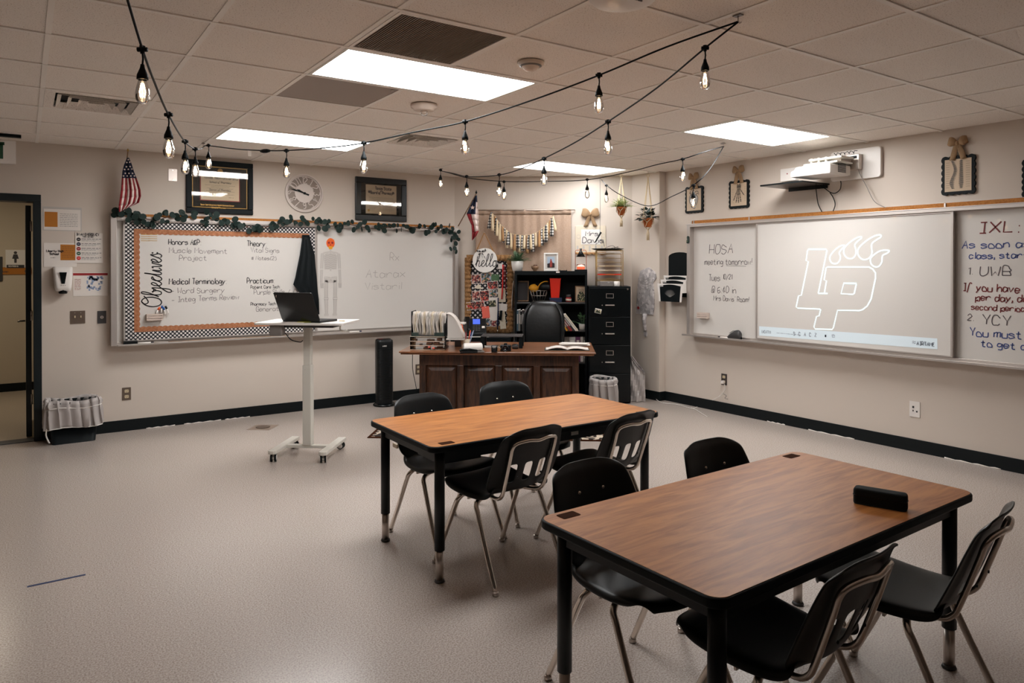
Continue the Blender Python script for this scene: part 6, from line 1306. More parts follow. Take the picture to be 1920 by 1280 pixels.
t = od(948, 658, 'dslr_camera', 'black camera with a round lens and strap under the riser', 'camera'); B(-.05, .05, -.02, .03, 0, .058).build('body', 'black_plastic', t, bevel=.007); MB().prism([(-.018, .056), (.018, .056), (.012, .074), (-.012, .074)], .03, 'y', -.015).build('prism_hump', 'black_plastic', t, bevel=.003); MB().lathe([(.03, 0), (.031, .035), (.026, .037), (.022, .02), (0, .018)], (.0, -.02, .03), 24, 'y').build('lens', 'lens', t)
MB().tube(catmull([(-.05, 0, .05), (-.075, -.03, .02), (-.06, -.05, .006), (-.04, -.035, .03)], 6), .004, 6).build('strap', 'twine', t)
t = od(966, 654, 'camera_lens', 'short black spare lens under the right end of the riser', 'camera lens'); MB().lathe([(.028, 0), (.03, .004), (.03, .04), (.024, .045), (.02, .04), (0, .038)], seg=24).build('barrel', 'black_gloss', t); MB().lathe([(.0305, .016), (.0312, .018), (.0312, .03), (.0305, .032)], seg=24).build('grip_ring', 'dark_grey', t)
t = od(922, 651, 'desk_papers', 'white papers lying under the left of the riser', 'paper'); B(-.15, .1, -.03, .09, 0, .008).build('stack', 'paper', t)
def papers(px, py, w, d, lb, rz, n=4, mt='paper'):
    t = od(px, py, 'desk_papers', lb, 'paper', rz=rz); rp = random.Random(px)
    for k in range(n): a = rp.uniform(-.12, .12); B(-w, w, -d, d, 0, .0015).build('sheet', mt, t, (rp.uniform(-.015, .015), rp.uniform(-.01, .01), .002 + k * .004), (rp.uniform(-.02, .02), rp.uniform(-.02, .02), a))
    return t
papers(1077, 647, .14, .1, 'pile of white papers at the far right of the desk', -.1, 5); 
t = od(1063, 655, 'open_booklet', 'open white booklet lying near the front edge of the desk', 'booklet', rz=.0)
for s_ in (-1, 1): MB().grid([[(s_ * f_ * .2, y, .008 + .02 * sin(pi * min(1, f_ * 1.15)) * (1 - .3 * (s_ > 0))) for y in (-.09, 0, .09)] for f_ in (0, .15, .3, .5, .7, .9, 1)]).build('page', 'paper', t, solid=.005)
B(-.21, .21, -.095, .095, 0, .003).build('cover', 'leaf_dark', t)
# telephone on the side table
s_, _ = at_c(888, 605, .4); t = ct('desk_phone', 'black desk phone with a lit blue screen beside the pinboard', 'telephone', s_ + .02, .43, .741, rz=.12); t.scale = (1.3, 1.3, 1.3)
MB().prism([(-.1, 0), (.12, 0), (.12, .12), (.1, .15), (-.1, .035)], .2, 'x', -.1).build('body', 'black_plastic', t, bevel=.008)
def face(x0_, x1_, u0, u1, off):   # patch on the sloping face, u from front edge 0 to back 1
    P_ = lambda x, u: (x, -(.1 - .2 * u), .035 + .115 * u); n_ = Vector((0, -.115, .2)).normalized() * off
    q = [Vector(P_(x0_, u0)), Vector(P_(x1_, u0)), Vector(P_(x1_, u1)), Vector(P_(x0_, u1))]; m = MB(); m.add(q + [v + n_ for v in q], [(4, 5, 6, 7), (0, 1, 5, 4), (1, 2, 6, 5), (2, 3, 7, 6), (3, 0, 4, 7)]); return m
face(-.02, .045, .58, .92, .003).build('screen', 'lcd', t)
for r_ in range(4):
    for c in range(3): face(-.02 + c * .024, -.003 + c * .024, .1 + r_ * .11, .18 + r_ * .11, .004).build('key', 'dark_grey', t)
face(.06, .085, .3, .42, .006).build('round_key', 'paper', t); m = face(-.095, -.045, .05, .95, .03); m.build('handset', 'black_gloss', t, bevel=.01)
B(-.12, .12, -.13, -.1, -.0, .004).build('foot_sheet', 'paper', t)

# office chair behind the desk
s_, _ = at_c(1019, 600, .62); t = ct('office_chair', 'black leather high-back office chair behind the desk', 'office chair', s_, .62, 0, rz=-.12)
rows = []
for f_, z in ((0, .5), (.1, .56), (.35, .74), (.6, .92), (.8, 1.06), (.92, 1.135), (1, 1.16)):
    w_ = .215 + .03 * sin(pi * min(1, f_ * 1.1)) - (.05 if f_ > .9 else 0) - (.06 if f_ == 1 else 0); y = .0 + .05 * f_ - .03 * sin(pi * f_); d = .06 * (1 - .5 * (f_ == 1))
    rows.append([(w_ * (abs(cos(q * pi / 10)) ** .6) * (1 if cos(q * pi / 10) >= 0 else -1), y + d * (abs(sin(q * pi / 10)) ** .8) * (1 if sin(q * pi / 10) >= 0 else -1), z) for q in range(20)])
m = MB(); m.grid(rows, True, closed=True); m.f += [list(range(20)), list(range(120, 140))]; m.m += [0, 0]; m.sm += [True] * 2; m.build('backrest', 'leather', t, subd=1)
m = MB()
for s__ in (-1, 1): m.tube(catmull([(s__ * .2, -.062, .58), (s__ * .215, -.06, .8), (s__ * .205, -.045, 1.0), (s__ * .14, -.015, 1.12)], 6), .012, 8)
m.build('piping', 'leather', t)
m = MB(); rr2 = lambda k, z: [(x, y - .26, z) for x, y in rrect(-.25 * k, .25 * k, -.25 * k, .25 * k, .08, 4)]
m.grid([rr2(.85, .42), rr2(1, .44), rr2(1, .49), rr2(.9, .52), rr2(.5, .53)], True, closed=True); n = 20; m.f += [list(range(n)), list(range(4 * n, 5 * n))]; m.m += [0, 0]; m.sm += [False, True]; m.build('seat', 'leather', t)
for s__ in (-1, 1): MB().tube(catmull([(s__ * .26, -.02, .47), (s__ * .31, -.03, .6), (s__ * .3, -.1, .69), (s__ * .29, -.3, .69), (s__ * .28, -.4, .6), (s__ * .25, -.36, .46)], 6), .022, 8).build('armrest', 'black_plastic', t)
MB().cyl((0, -.26, .1), (0, -.26, .42), .03).build('gas_lift', 'black', t)
for k in range(5):
    a = k * 2 * pi / 5; MB().tube([(0, -.26, .11), (.28 * cos(a), -.26 + .28 * sin(a), .075)], [.03, .018], 8).build('base_leg', 'black', t); c = (.29 * cos(a), -.26 + .29 * sin(a), .03); MB().cyl((c[0] - .02, c[1], c[2]), (c[0] + .02, c[1], c[2]), .029, 14).build('caster', 'black_gloss', t)

# ------------------------------------------------------------------ student tables
TH = .672
def stable(cx, cy, rz, lb, xl=.762, yl=.381):
    t = thing('classroom_table', lb, 'table', (cx, cy, 0), rz, )
    MB().prism(rrect(-xl, xl, -yl, yl, .05, 8), .03, 'z', TH - .0305).build('edge_band', 'black', t, bevel=.007, bseg=3)
    MB().prism(rrect(-xl + .007, xl - .007, -yl + .007, yl - .007, .045, 8), .0012, 'z', TH - .0004).build('laminate_top', 'laminate', t)
    ax, ay = xl - .075, yl - .065
    B(-ax, ax, -ay - .012, -ay + .012, TH - .088, TH - .031).build('apron', 'black_metal', t); B(-ax, ax, ay - .012, ay + .012, TH - .088, TH - .031).build('apron', 'black_metal', t)
    B(-ax - .012, -ax + .012, -ay, ay, TH - .088, TH - .031).build('apron', 'black_metal', t); B(ax - .012, ax + .012, -ay, ay, TH - .088, TH - .031).build('apron', 'black_metal', t)
    for sx, sy in ((-1, -1), (1, -1), (1, 1), (-1, 1)):
        x, y = sx * ax, sy * ay; l = MB().cyl((x, y, .155), (x, y, TH - .031), .0255, 18).build('leg', 'black_metal', t)
        MB().cyl((x, y, .014), (x, y, .155), .0195, 16).build('leg_extension', 'steel', l); MB().lathe([(.022, 0), (.026, .004), (.022, .014), (0, .016)], (x, y, 0), 16).build('glide', 'dark_grey', l)
        m = MB(); m.box(x - sx * .09, x - sx * .02, y - sy * .05, y - sy * .02, TH - .1, TH - .031); m.build('corner_bracket', 'black_metal', t)
    for sx, sy in GROM: x, y = sx * (xl - .105), sy * (yl - .05); MB().prism(rrect(x - .038, x + .038, y - .023, y + .023, .006, 3), .0012, 'z', TH + .0009).build('grommet_recess', 'grommet', t)
    B(.12, .17, -ay - .0135, -ay - .012, TH - .066, TH - .046).build('maker_sticker', 'paper_grey', t)
    return t
mat('grommet', (58, 30, 14), .9, spec=.05)
GROM = ((-1, -1), (1, -1))
T1 = stable(2.346, 3.358, radians(-.2), 'wood-laminate table with black edge, the farther one by the desk')
B(-.775, -.765, -.02, .03, TH - .075, TH - .055).build('side_sticker', 'paper_cream', T1)
B(-.62, -.38, -.2, .05, TH - .14, TH - .09).build('under_shelf', 'black_metal', T1); m = MB(); m.disc((-.6, -.206, TH - .11), .006, .006, 10); m.disc((-.4, -.206, TH - .11), .006, .006, 10); m.build('shelf_bolt', 'chrome', T1)
GROM = ((-1, 1), (1, 1))
T2 = stable(2.205, 1.592, radians(1.4), 'wood-laminate table with black edge, the nearer one with a black case on it')

# stacking chair (faces +y); seat and back shell of moulded plastic on a bent chrome frame
CHT = .765
def chair_parts(t):
    cols = [-1, -.93, -.74, -.53, -.43, -.33, -.10, .0, .10, .33, .43, .53, .74, .93, 1]
    rv = [0, .05, .1, .15, .25, .36, .44, .49, .58, .7, .82, .91, .965, 1]
    rows = []
    for v in rv:
        z = .44 + v * (CHT - .44); w = .205 + .018 * sin(pi * min(1, v * 1.2)) - .012 * v
        if v < .15: w -= .03 * (1 - v / .15) ** 2
        if v > .82: w *= (1 - .20 * ((v - .82) / .18) ** 3)
        y0 = -.185 - .12 * v ** .85 - (.012 if v > .95 else 0)
        row = []
        for c in cols:
            zz_ = z - (.022 * max(0, (abs(c) - .5) / .5) ** 2 if v > .78 else 0) * ((v - .78) / .22)
            y = y0 + .042 * c * c * (1 - .35 * v) - (.006 if abs(c) > .97 else 0) - (.003 if v == 1 else 0)
            row.append((c * w, y, zz_))
        rows.append(row)
    slots = {(2, 3), (2, 4 - 1)}
    def skip(i, k):
        c = (cols[k] + cols[k + 1]) / 2
        return 3 <= i <= 5 and (-.53 < c < -.33 or -.10 < c < .10 or .33 < c < .53)
    MB().grid(rows, True, skip).build('backrest', 'black_plastic', t, solid=.007, subd=2)
    sc = [-1, -.97, -.85, -.6, -.3, 0, .3, .6, .85, .97, 1]
    pro = [(-.178, .468, .178), (-.172, .443, .188), (-.145, .425, .197), (-.09, .416, .205), (0, .416, .213), (.08, .423, .218), (.15, .434, .216), (.205, .437, .205), (.235, .428, .188), (.246, .408, .172)]
    rows = []
    for i, (y, z, w) in enumerate(pro):
        rows.append([(c * w, y + (-.03 * max(0, (abs(c) - .6) / .4) ** 2 if i > 6 else 0) - .012 * (1 - c * c) * (i < 2), z + .012 * c * c - (.028 if abs(c) == 1 else 0) * (1 if i < 7 else .35) - (.006 if abs(c) == .97 else 0)) for c in sc])
    MB().grid(rows).build('seat', 'black_plastic', t, solid=.007, subd=2)
    for s in (-1, 1):
        for f in (1, -1):
            yy = .06 * f - .01
            L_ = MB().tube(catmull([(s * .10, yy - f * .012, .398), (s * .165, yy, .395), (s * .2, yy + f * .012, .372), (s * .207, yy + f * .035, .33), (s * .214, yy + f * .1, .19), (s * .222, .245 * f - .01, .016)], 6), .0125, 10).build('leg', 'chrome', t)
            MB().lathe([(.012, 0), (.016, .003), (.0155, .016), (.012, .02), (0, .02)], (s * .2225, .247 * f - .01, 0), 12).build('foot_glide', 'steel', L_)
    MB().box(-.2, .2, -.004, .004, .385, .4).build('cross_bar', 'steel', t, loc=(0, -.01, 0))
    ub = [(-.11, -.06, .397), (-.125, -.15, .404), (-.132, -.19, .426), (-.134, -.212, .47), (-.138, -.262, .62), (-.138, -.278, .672), (-.122, -.292, .697), (-.06, -.308, .706)]
    ub += [(0, -.312, .7)] + [(-x, y, z) for x, y, z in ub[::-1]]
    MB().tube(catmull(ub, 5), .0095, 10).build('back_frame', 'chrome', t)
    for s in (-1, 1): MB().lathe([(0, -.005), (.006, -.004), (.008, 0), (.006, .004), (0, .005)], (s * .062, -.263, .66), 10, 'y').build('rivet', 'chrome', t); MB().lathe([(.006, 0), (.005, .004), (0, .005)], (s * .075, -.242, .52), 8, 'y').build('rear_bolt', 'black_metal', t)
first = None
CH = [(1.995, 3.045, 6, 'black chair at the near side of the far table, left end'),
      (1.985, 3.548, 185, 'black chair at the far side of the far table, leftmost'),
      (2.62, 3.66, 178, 'black chair at the far side of the far table, in front of the desk panels'),
      (2.63, 3.03, 8, 'black chair at the near side of the far table, right end'),
      (1.825, 1.845, 182, 'black chair at the far side of the near table, left corner'),
      (2.49, 1.80, 181, 'black chair at the far side of the near table, only its back top visible'),
      (1.852, 1.325, 4, 'black chair at the near side of the near table, against its edge'),
      (2.505, 1.275, 10, 'black chair at the near side of the near table, at its right corner')]
for k, (x, y, a, lb) in enumerate(CH):
    if first is None:
        first = thing('classroom_chair', lb, 'chair', (x, y, 0), radians(a), 'black plastic chairs around the tables'); chair_parts(first)
    else: dup(first, (x, y, 0), radians(a), lb, name='classroom_chair')
# black zip case on the near table
p = at_z(1648, 957, TH); t = thing('black_case', 'black rounded fabric case lying on the near table', 'case', (2.515, 1.352, TH + .0012), radians(-70)); rows = []
for z, k in ((0, .97), (.006, 1), (.045, 1), (.052, .985), (.056, .95), (.056, .5)):
    pts = [(x * k, (yy * (1 + .35 * (1 - (x / .086) ** 2) * (yy > 0))) * k, z) for x, yy in rrect(-.086, .086, -.024, .024, .012, 4)]; rows.append(pts)
m = MB(); m.grid(rows, True, closed=True); n = len(rows[0]); m.f += [list(range(n)), list(range(5 * n, 6 * n))]; m.m += [0, 0]; m.sm += [False, False]; m.build('shell', 'bristle', t); MB().tube([(x * 1.003, yy * (1 + .35 * (1 - (x / .086) ** 2) * (yy > 0)) * 1.003, .032) for x, yy in rrect(-.086, .086, -.024, .024, .012, 4)], .0018, 5, closed=True).build('zip', 'black_gloss', t)

# ------------------------------------------------------------------ laptop stand
SA = radians(-39); LSx, LSy = 1.905, 5.72
t = thing('standing_desk', 'white sit-stand laptop table on castors in front of the whiteboard', 'standing desk', (LSx, LSy, 0), SA)
B(-.035, .035, -.035, .035, .085, .735).build('outer_column', 'white_metal', t, bevel=.005) ; B(-.029, .029, -.028, .028, .7351, 1.06).build('inner_column', 'white_metal', t, bevel=.004)
m = MB(); m.disc((-.012, -.037, .7), .003, .002, 8); m.build('screw', 'steel', t)
B(-.2, .2, -.028, .028, .062, .085).build('cross_beam', 'white_metal', t, bevel=.003)
for s in (-1, 1):
    MB().prism([(s * .17, .25), (s * .235, .25), (s * .235, -.24), (s * .215, -.25), (s * .19, -.25), (s * .17, -.24)] if s > 0 else [(s * .17, .25), (s * .17, -.24), (s * .19, -.25), (s * .215, -.25), (s * .235, -.24), (s * .235, .25)], .03, 'z', .062).build('foot', 'white_metal', t, bevel=.005)
    for f in (-1, 1):
        x, y = s * .2, f * .215; a = {(-1, -1): .25, (1, -1): .35, (1, 1): 1.5, (-1, 1): 1.2}[(s, f)]; c, sn = cos(a), sin(a)
        m = MB(); m.cyl((x - .008 * c, y - .008 * sn, .031), (x + .008 * c, y + .008 * sn, .031), .018, 14); m.cyl((x, y, .03), (x, y, .0625), .009, 10); q = m.build('caster_fork', 'white_metal', t)
        for w in (-1, 1): MB().cyl((x + w * .009 * c, y + w * .009 * sn, .0305), (x + w * .022 * c, y + w * .022 * sn, .0305), .0300, 18).build('tyre', 'black', q); MB().cyl((x + w * .022 * c, y + w * .022 * sn, .0305), (x + w * .0245 * c, y + w * .0245 * sn, .0305), .024, 18).build('wheel_cap', 'white_plastic', q)
TZ = 1.09
MB().prism(rrect(-.36, .36, -.22, .24, .02, 4), .018, 'z', TZ - .018).build('tabletop', 'white_plastic', t, bevel=.003)
B(-.26, .26, -.15, .16, TZ - .042, TZ - .0185).build('under_frame', 'dark_grey', t, bevel=.003); B(-.24, -.14, -.2, -.12, TZ - .105, TZ - .0185).build('control_box', 'grey_plastic', t, bevel=.008)
MB().tube([(.3, -.1, TZ - .02), (.3, -.1, TZ - .055), (.315, -.1, TZ - .07), (.345, -.1, TZ - .07), (.36, -.1, TZ - .06)], .007, 8).build('hook', 'white_metal', t)
MB().tube(catmull([(-.2, -.1, TZ - .06), (-.15, -.12, TZ - .08), (-.1, -.11, TZ - .14), (-.045, -.06, TZ - .165), (-.034, -.03, TZ - .155)], 6), .004, 6).build('cable', 'black', t)
# laptop, its lid to the camera
t = thing('laptop', 'black laptop open with its lid towards the camera on the white standing table', 'laptop', Vector((LSx, LSy, TZ + .0006)) + Vector((cos(SA), sin(SA), 0)) * .03 + Vector((sin(SA), -cos(SA), 0)) * .04, SA - radians(16))
MB().prism(rrect(-.18, .18, -.115, .125, .012, 3), .016, 'z', .001).build('base', 'black_plastic', t, bevel=.003); B(-.15, .15, .02, .105, .0172, .0182).build('keyboard', 'dark_grey', t)
lidrot = (radians(-21), 0, 0); MB().prism(rrect(-.18, .18, 0, .25, .01, 3), .008, 'y', -.004).build('lid', 'black_gloss', t, (0, -.112, .014), (radians(26), 0, 0), bevel=.002)
m = MB(); text_mb(m, 'Z', -.165, .213, .014, .003, -.0046, slant=.4); m.build('lid_badge', 'steel', t, (0, -.112, .014), (radians(26), 0, 0))
t2 = thing('notepad', 'thin yellow and white notepad lying under the front edge of the laptop', 'notepad', Vector((LSx, LSy, TZ + .0003)) + Vector((sin(SA), -cos(SA), 0)) * .165, SA); B(-.12, .03, -.012, .03, 0, .004).build('cover', 'paper', t2); mat('lime', (206, 206, 60), .6); B(-.02, .09, -.013, -.0, .0042, .007).build('yellow_strip', 'lime', t2)
t2 = thing('small_key', 'tiny gold key ring lying on the right end of the standing table', 'key', Vector((LSx, LSy, TZ)) + Vector((cos(SA), sin(SA), 0)) * .27, SA); MB().tube([(.012 * cos(q * pi / 6), .012 * sin(q * pi / 6), .004) for q in range(12)], .002, 6, closed=True).build('ring', 'gold', t2); B(.012, .035, -.004, .004, .001, .006).build('blade', 'gold', t2)

# tower fan
p = at_z(717, 760, 0); t = thing('tower_fan', 'black tower fan standing on the floor between the whiteboard and desk', 'fan', (p.x + .02, p.y + .0, 0), radians(-14))
MB().lathe([(.118, 0), (.122, .006), (.118, .02), (.098, .03), (0, .031)], seg=32).build('base', 'black_gloss', t); H = .735
rows = [[(x, y, z) for x, y in rrect(-w, w, -.085, .085, .05, 6)] for w, z in ((.088, .031), (.09, .1), (.092, .66), (.092, H - .03))] + [[(x * .96, y * .96, H - .008) for x, y in rrect(-.092, .092, -.085, .085, .05, 6)], [(x * .8, y * .8, H) for x, y in rrect(-.092, .092, -.085, .085, .05, 6)]]
m = MB(); m.grid(rows, True, closed=True); n = len(rows[0]); m.f.append(list(range(5 * n, 6 * n))); m.m.append(0); m.sm.append(False); m.build('body', 'black_plastic', t)
slf = MB().tube([(x * 1.012, y * 1.012, 0) for x, y in rrect(-.09, .09, -.085, .085, .05, 6) if y < .03], .0022, 5).build('grille_slat', 'black_gloss', t, loc=(0, 0, .08))
for k in range(1, 50): o = slf.copy(); COL.objects.link(o); o.location = (0, 0, .08 + k * .0113)
MB().prism(rrect(-.07, .07, -.06, .05, .02, 3), .003, 'z', H).build('control_panel', 'black_gloss', t); m = MB(); m.box(-.06, -.02, -.02, -.0, H + .003, H + .0042); m.build('red_light', 'red_print', t); m = MB(); text_mb(m, 'LASKO', -.03, H - .075, .012, .003, -.087); m.build('logo', 'paper_grey', t)

# waste bins with liners
def bin_(pos, rz, lb, w, d, h, seed, top=1.12, drop=.5):
    t = thing('waste_bin', lb, 'waste bin', pos, rz); lp = lambda k, z: [(x, y, z) for x, y in rrect(-w * k, w * k, -d * k, d * k, min(w, d) * .35 * k, 4)]
    m = MB(); m.grid([lp(.86, 0), lp(1, h), lp(.97, h), lp(.84, .01)], True, closed=True); n = 20; m.f += [list(range(n)), list(range(3 * n, 4 * n))]; m.m += [0, 0]; m.sm += [False, False]; m.build('bin', 'black', t)
    r_ = random.Random(seed); rows = []; N = 60
    raw = [Vector(p) for p in rrect(-w, w, -d, d, min(w, d) * .35, 8)]; base_ = []
    for i in range(len(raw)):
        a, b = raw[i], raw[(i + 1) % len(raw)]; nn = max(1, int((b - a).length / .011))
        for q in range(nn): v = a.lerp(b, q / nn); base_.append((v.x, v.y))
    for z, k, a in ((h * .92, .93, .004), (h + .012, 1.0, .005), (h + .016, 1.05, .006), (h - .02, 1.1, .01), (h - .05, 1.07, .005), (h - .06, 1.09, .008), (h - (1 - drop) * h * .5, 1.1, .012), (h * drop, 1.13, .012), (h * drop - .01, 1.14, .004)):
        rows.append([(x * k + 1.3 * a * sin(i * .93 + z * 9), y * k + 1.3 * a * cos(i * 1.13 + z * 7), z + a * 1.6 * sin(i * .23 + seed + z * 5)) for i, (x, y) in enumerate(base_)])
    MB().grid(rows, True, closed=True).build('bag_liner', 'bag_film', t, solid=.0008)
    MB().tube([(x * 1.01, y * 1.01, z) for x, y, z in rows[4][::3]], .004, 6, closed=True).build('drawstring', 'white', t); MB().tube([(x * 1.005, y * 1.005, z) for x, y, z in rows[8][::2]], .004, 6, closed=True).build('bag_hem', 'white', t)
    return t
p = at_z(140, 826, 0); tb = bin_((.355, 7.355, 0), 0, 'black waste bin with a translucent white liner by the doorway', .19, .11, .36, 3, drop=.42)
MB().tube(catmull([(-.2, -.11, .15), (-.205, -.125, .1), (-.19, -.13, .05), (-.18, -.128, .03)], 5), .006, 6).build('loose_tie', 'white', tb)
bin_(cpt(1.735, .88, 0), ROT2, 'small waste bin with a white liner between the desk and filing cabinet', .125, .125, .33, 8, drop=.2)
# wrapped paper bundle in clear film right of the cabinet
c = cpt(2.2, .46, 0); t = thing('plastic_wrapped_poster', 'crumpled grey papers in a clear plastic sleeve leaning beside the filing cabinet', 'paper', (5.76, 5.89, 0), ROT2)
rows = []
for j in range(9):
    z = .05 + .46 * j / 8; w0, w1 = -.07, .085 - max(0, (z - .34)) * .8; rows.append([(w0 + (w1 - w0) * k / 8, .02 * sin(k * 1.3 + j * 1.1) + z * .12, z) for k in range(9)])
MB().grid(rows, False).build('crumpled_paper', 'anatomy', t, solid=.004); MB().grid([[(x * 1.04, y - .02, (z - .05) * 1.04 + .004) for x, y, z in r_] for r_ in rows], False).build('clear_sleeve', 'bag_film', t, solid=.0006)

# ------------------------------------------------------------------ floor things
t = ct('damask_rug', 'brown and cream damask patterned rug in front of the wooden desk', 'rug', 0, 0, 0); rs0, rs1, rt0, rt1 = -.46, 1.68, 1.6, 2.31
B(rs0, rs1, -rt1, -rt0, .0005, .008).build('border', 'grommet', t, bevel=.002); B(rs0 + .03, rs1 - .03, -rt1 + .03, -rt0 - .03, .0081, .0095).build('pile', 'rug', t)
t = thing('blue_tape_strip', 'short straight strip of dark blue tape on the floor at left', 'tape', (.127, 4.108, .0003)); B(-.12, .12, -.009, .009, 0, .0008).build('tape', 'tape_blue', t)
mat('outlet_patch', (150, 132, 118), .4); p = at_z(493, 801, 0); t = thing('floor_outlet', 'round brass floor outlet set in a square patch of flooring', 'floor outlet', (p.x, p.y, .0002), SA); B(-.11, .11, -.11, .11, 0, .0016).build('patch', 'outlet_patch', t); MB().lathe([(0, .0017), (.062, .0017), (.066, .006), (.055, .008), (0, .008)], seg=30).build('cover', 'plate', t)
t = thing('paint_scuff', 'torn pale strip exposed under the baseboard near the standing table', 'scuff', (0, 0, 0)); m = MB()
for a, b in ((.95, 1.2), (1.28, 1.62), (1.66, 1.9)): m = MB(); m.grid([[(a + (b - a) * k / 10, WY - .009 - .004 * (z == 0), .001 + z * .006 * (1 + .6 * sin(k * 2.1))) for k in range(11)] for z in (0, 1)]); m.build('torn_strip', 'paper', t, solid=.001)
t = thing('paint_scuff', 'torn pale strip exposed under the right wall baseboard', 'scuff', (0, 0, 0)); m = MB()
for a, b in ((2.35, 2.75), (3.5, 3.95), (4.2, 4.4)): m = MB(); m.grid([[(WX - .009 - .004 * (z == 0), a + (b - a) * k / 10, .001 + z * .006 * (1 + .6 * sin(k * 2.1))) for k in range(11)] for z in (0, 1)]); m.build('torn_strip', 'paper', t, solid=.001)
# computer cord under the desk end
q0 = cpt(-.12, 1.95, .72); cable('power_cable', 'thin black cord hanging below the left end of the desk', [q0, q0 + Vector((.0, 0, -.15)), q0 + Vector((.03, -.02, -.35)), q0 + Vector((.045, -.03, -.6)), q0 + Vector((.045, -.03, -.716))], .003, 'black')

# ------------------------------------------------------------------ string lights
def hook(px, py, lb):
    p = at_z(px, py, HC - .01); t = thing('ceiling_hook', lb, 'hook', (p.x, p.y, HC - .004)); B(-.012, .012, -.02, .02, -.004, 0).build('adhesive_pad', 'grey_plastic', t); MB().tube([(0, 0, -.003), (0, 0, -.025), (.01, 0, -.034), (.02, 0, -.026)], .003, 6).build('hook', 'steel', t); return p + Vector((.005, 0, -.02))
h1 = hook(381, 270, 'clear ceiling hook for the string lights near the whiteboard wall'); h2 = hook(1384, 31, 'clear ceiling hook for the string lights at the top right of the picture')
h3 = hook(827, 317, 'clear ceiling hook for the string lights near the corner wall'); h4 = hook(1356, 270, 'clear ceiling hook for the string lights above the heart picture'); h5 = hook(1127, 333, 'clear ceiling hook for the string lights above the name sign')
h0 = hook(168, -260, 'clear ceiling hook for the string lights at the upper left')
def string(name, lb, L):
    q = catmull(L, 8); t = thing(name, lb, 'string light cable', q[0]); MB().tube([p - q[0] for p in q], .0042, 7).build('cord', 'black', t)
D = at_d
string('string_light_cable', 'black light cable sagging from the top left towards the whiteboard', [h0, D(205, -110, 2.05), D(238, -4, 2.2), D(267, 92, 2.4), D(290, 155, 2.65), D(316, 215, 3.0), D(347, 266, 4.0), D(366, 279, 4.8), D(377, 279, 5.5), h1])
string('string_light_cable', 'black light cable running from the whiteboard wall to the top right hook', [h1, D(391, 273, 5.6), D(440, 279, 5.2), D(490, 282, 4.95), D(537, 282, 4.75), D(610, 277, 4.5), D(682, 268, 4.3), D(780, 247, 4.15), D(872, 228, 4.0), D(1000, 187, 3.7), D(1123, 141, 3.45), D(1250, 88, 3.2), h2])
string('string_light_cable', 'black light cable running from the top right hook back to the corner', [h2, D(1322, 90, 3.17), D(1230, 166, 3.55), D(1140, 228, 4.0), D(1080, 266, 4.4), D(1020, 297, 4.85), D(970, 319, 5.5), D(936, 328, 6.0), D(900, 331, 6.25), D(875, 331, 6.45), D(850, 325, 6.9), h3])
string('string_light_cable', 'black light cable crossing in front of the corner wall to the right hook', [h3, D(842, 324, 7.35), D(880, 334, 7.3), D(945, 340, 7.2), D(1020, 340, 7.1), D(1101, 337, 7.0), D(1180, 322, 6.6), D(1230, 309, 6.2), D(1280, 298, 5.85), D(1320, 285, 5.8), h4])
string('string_light_cable', 'black light cable dropping past the heart picture to the hanging planters', [h4, D(1330, 318, 5.8), D(1300, 347, 5.75), D(1260, 368, 6.3), D(1215, 386, 7.1), D(1165, 366, 7.5), D(1137, 347, 7.7), h5])
t0_ = thing('paper_tag', 'small white tag hanging from the light cable left of the clock', 'tag', D(468, 281, 5.05)); B(-.012, .012, -.001, .001, -.045, -.004).build('tag', 'paper', t0_)
t0_ = thing('cable_connector', 'black joint in the light cable left of the clock', 'connector', D(497, 283, 4.92)); q = (D(505, 282.5, 4.9) - D(489, 283, 4.95)) / 2; MB().tube([-q, -q * .4, q * .4, q], [.009, .014, .014, .009], 8).build('joint', 'black', t0_)
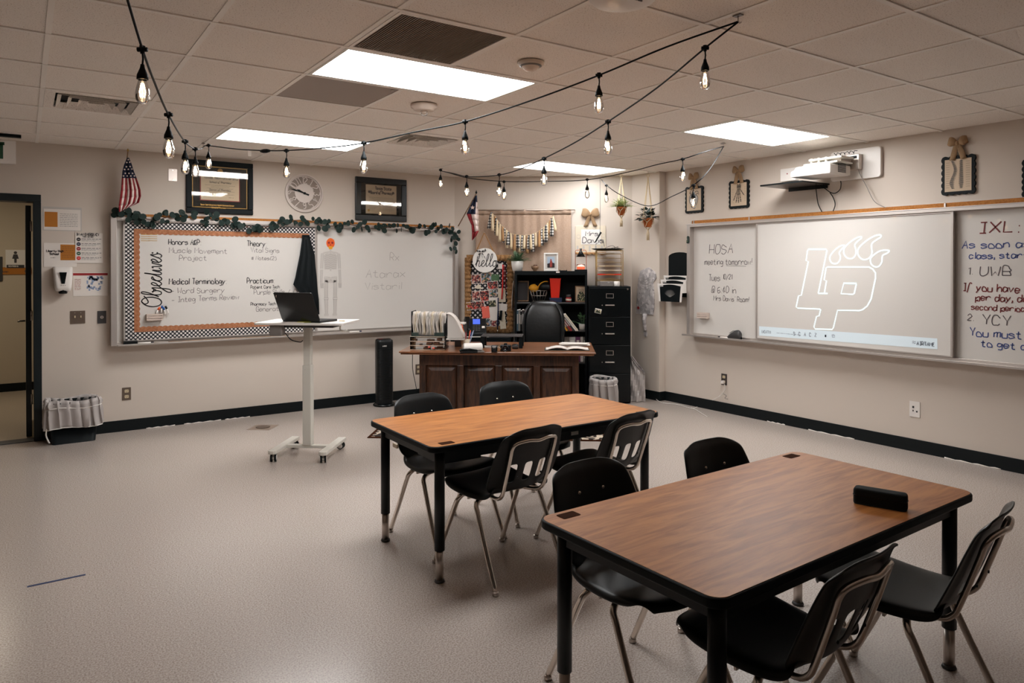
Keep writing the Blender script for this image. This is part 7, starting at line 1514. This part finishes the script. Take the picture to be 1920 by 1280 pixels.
BL = [(267, 94, 2.4, 'bulb nearest the camera, upper left'), (316, 216, 3.0, 'second bulb from the top left'), (347, 266, 4.0, 'left bulb of the three in front of the wide diploma'), (366, 280, 4.7, 'middle bulb of the three in front of the wide diploma'), (391, 273, 5.5, 'right bulb of the three in front of the wide diploma'),
 (537, 283, 4.75, 'bulb above the clock'), (682, 269, 4.3, 'bulb above the smaller certificate'), (872, 229, 4.0, 'bulb right of the middle air diffuser'), (1123, 142, 3.45, 'bulb high in the middle right of the ceiling'),
 (1322, 91, 3.17, 'bulb nearest the top right hook'), (1140, 229, 4.0, 'bulb in the middle of the steep cable'), (1020, 298, 4.85, 'bulb in front of the farthest panel light'), (936, 328, 6.0, 'left of the two close bulbs above the burlap'), (875, 331, 6.45, 'bulb beside the Texas flag tip'),
 (826, 319, 7.3, 'far bulb by the corner of the whiteboard wall'), (945, 341, 7.2, 'right of the two close bulbs above the burlap'), (1101, 337, 7.0, 'bulb above the burlap bow'), (1137, 348, 7.7, 'small bulb left of the pale planter'), (1280, 299, 5.85, 'bulb left of the right cable hook'), (1300, 348, 5.75, 'bulb in front of the heart picture')]
bulb0 = None
for k, (px, py, d, lb) in enumerate(BL):
    p = D(px, py, d); lb = 'clear pear-shaped string light ' + lb
    if bulb0 is None:
        bulb0 = thing('string_light_bulb', lb, 'light bulb', p, YAW - pi / 2, 'string light bulbs')
        m = MB(); m.cyl((-.016, 0, .002), (.016, 0, .002), .008, 8); m.cyl((0, 0, .014), (0, 0, -.012), .01, 8, .007); m.build('cable_clip', 'black', bulb0); MB().tube([(0, 0, -.008), (.002, 0, -.03), (0, 0, -.05)], .0032, 6).build('drop_cord', 'black', bulb0)
        MB().lathe([(0, -.046), (.006, -.048), (.008, -.06), (.0175, -.084), (.0185, -.098), (.015, -.099), (0, -.099)], seg=16).build('socket', 'black', bulb0)
        MB().lathe([(.012, -.099), (.0145, -.108), (.0205, -.128), (.0235, -.15), (.0205, -.168), (.012, -.179), (0, -.182)], seg=20).build('glass_bulb', 'glass', bulb0)
        m = MB()
        for a in range(4): c, s = cos(a * pi / 2 + .4), sin(a * pi / 2 + .4); m.tube([(.003 * c, .003 * s, -.112), (.0085 * c, .0085 * s, -.14), (.006 * c, .006 * s, -.158)], .0018, 5)
        m.build('filament', 'filament', bulb0)
    else: dup(bulb0, p, YAW - pi / 2, lb, name='string_light_bulb')
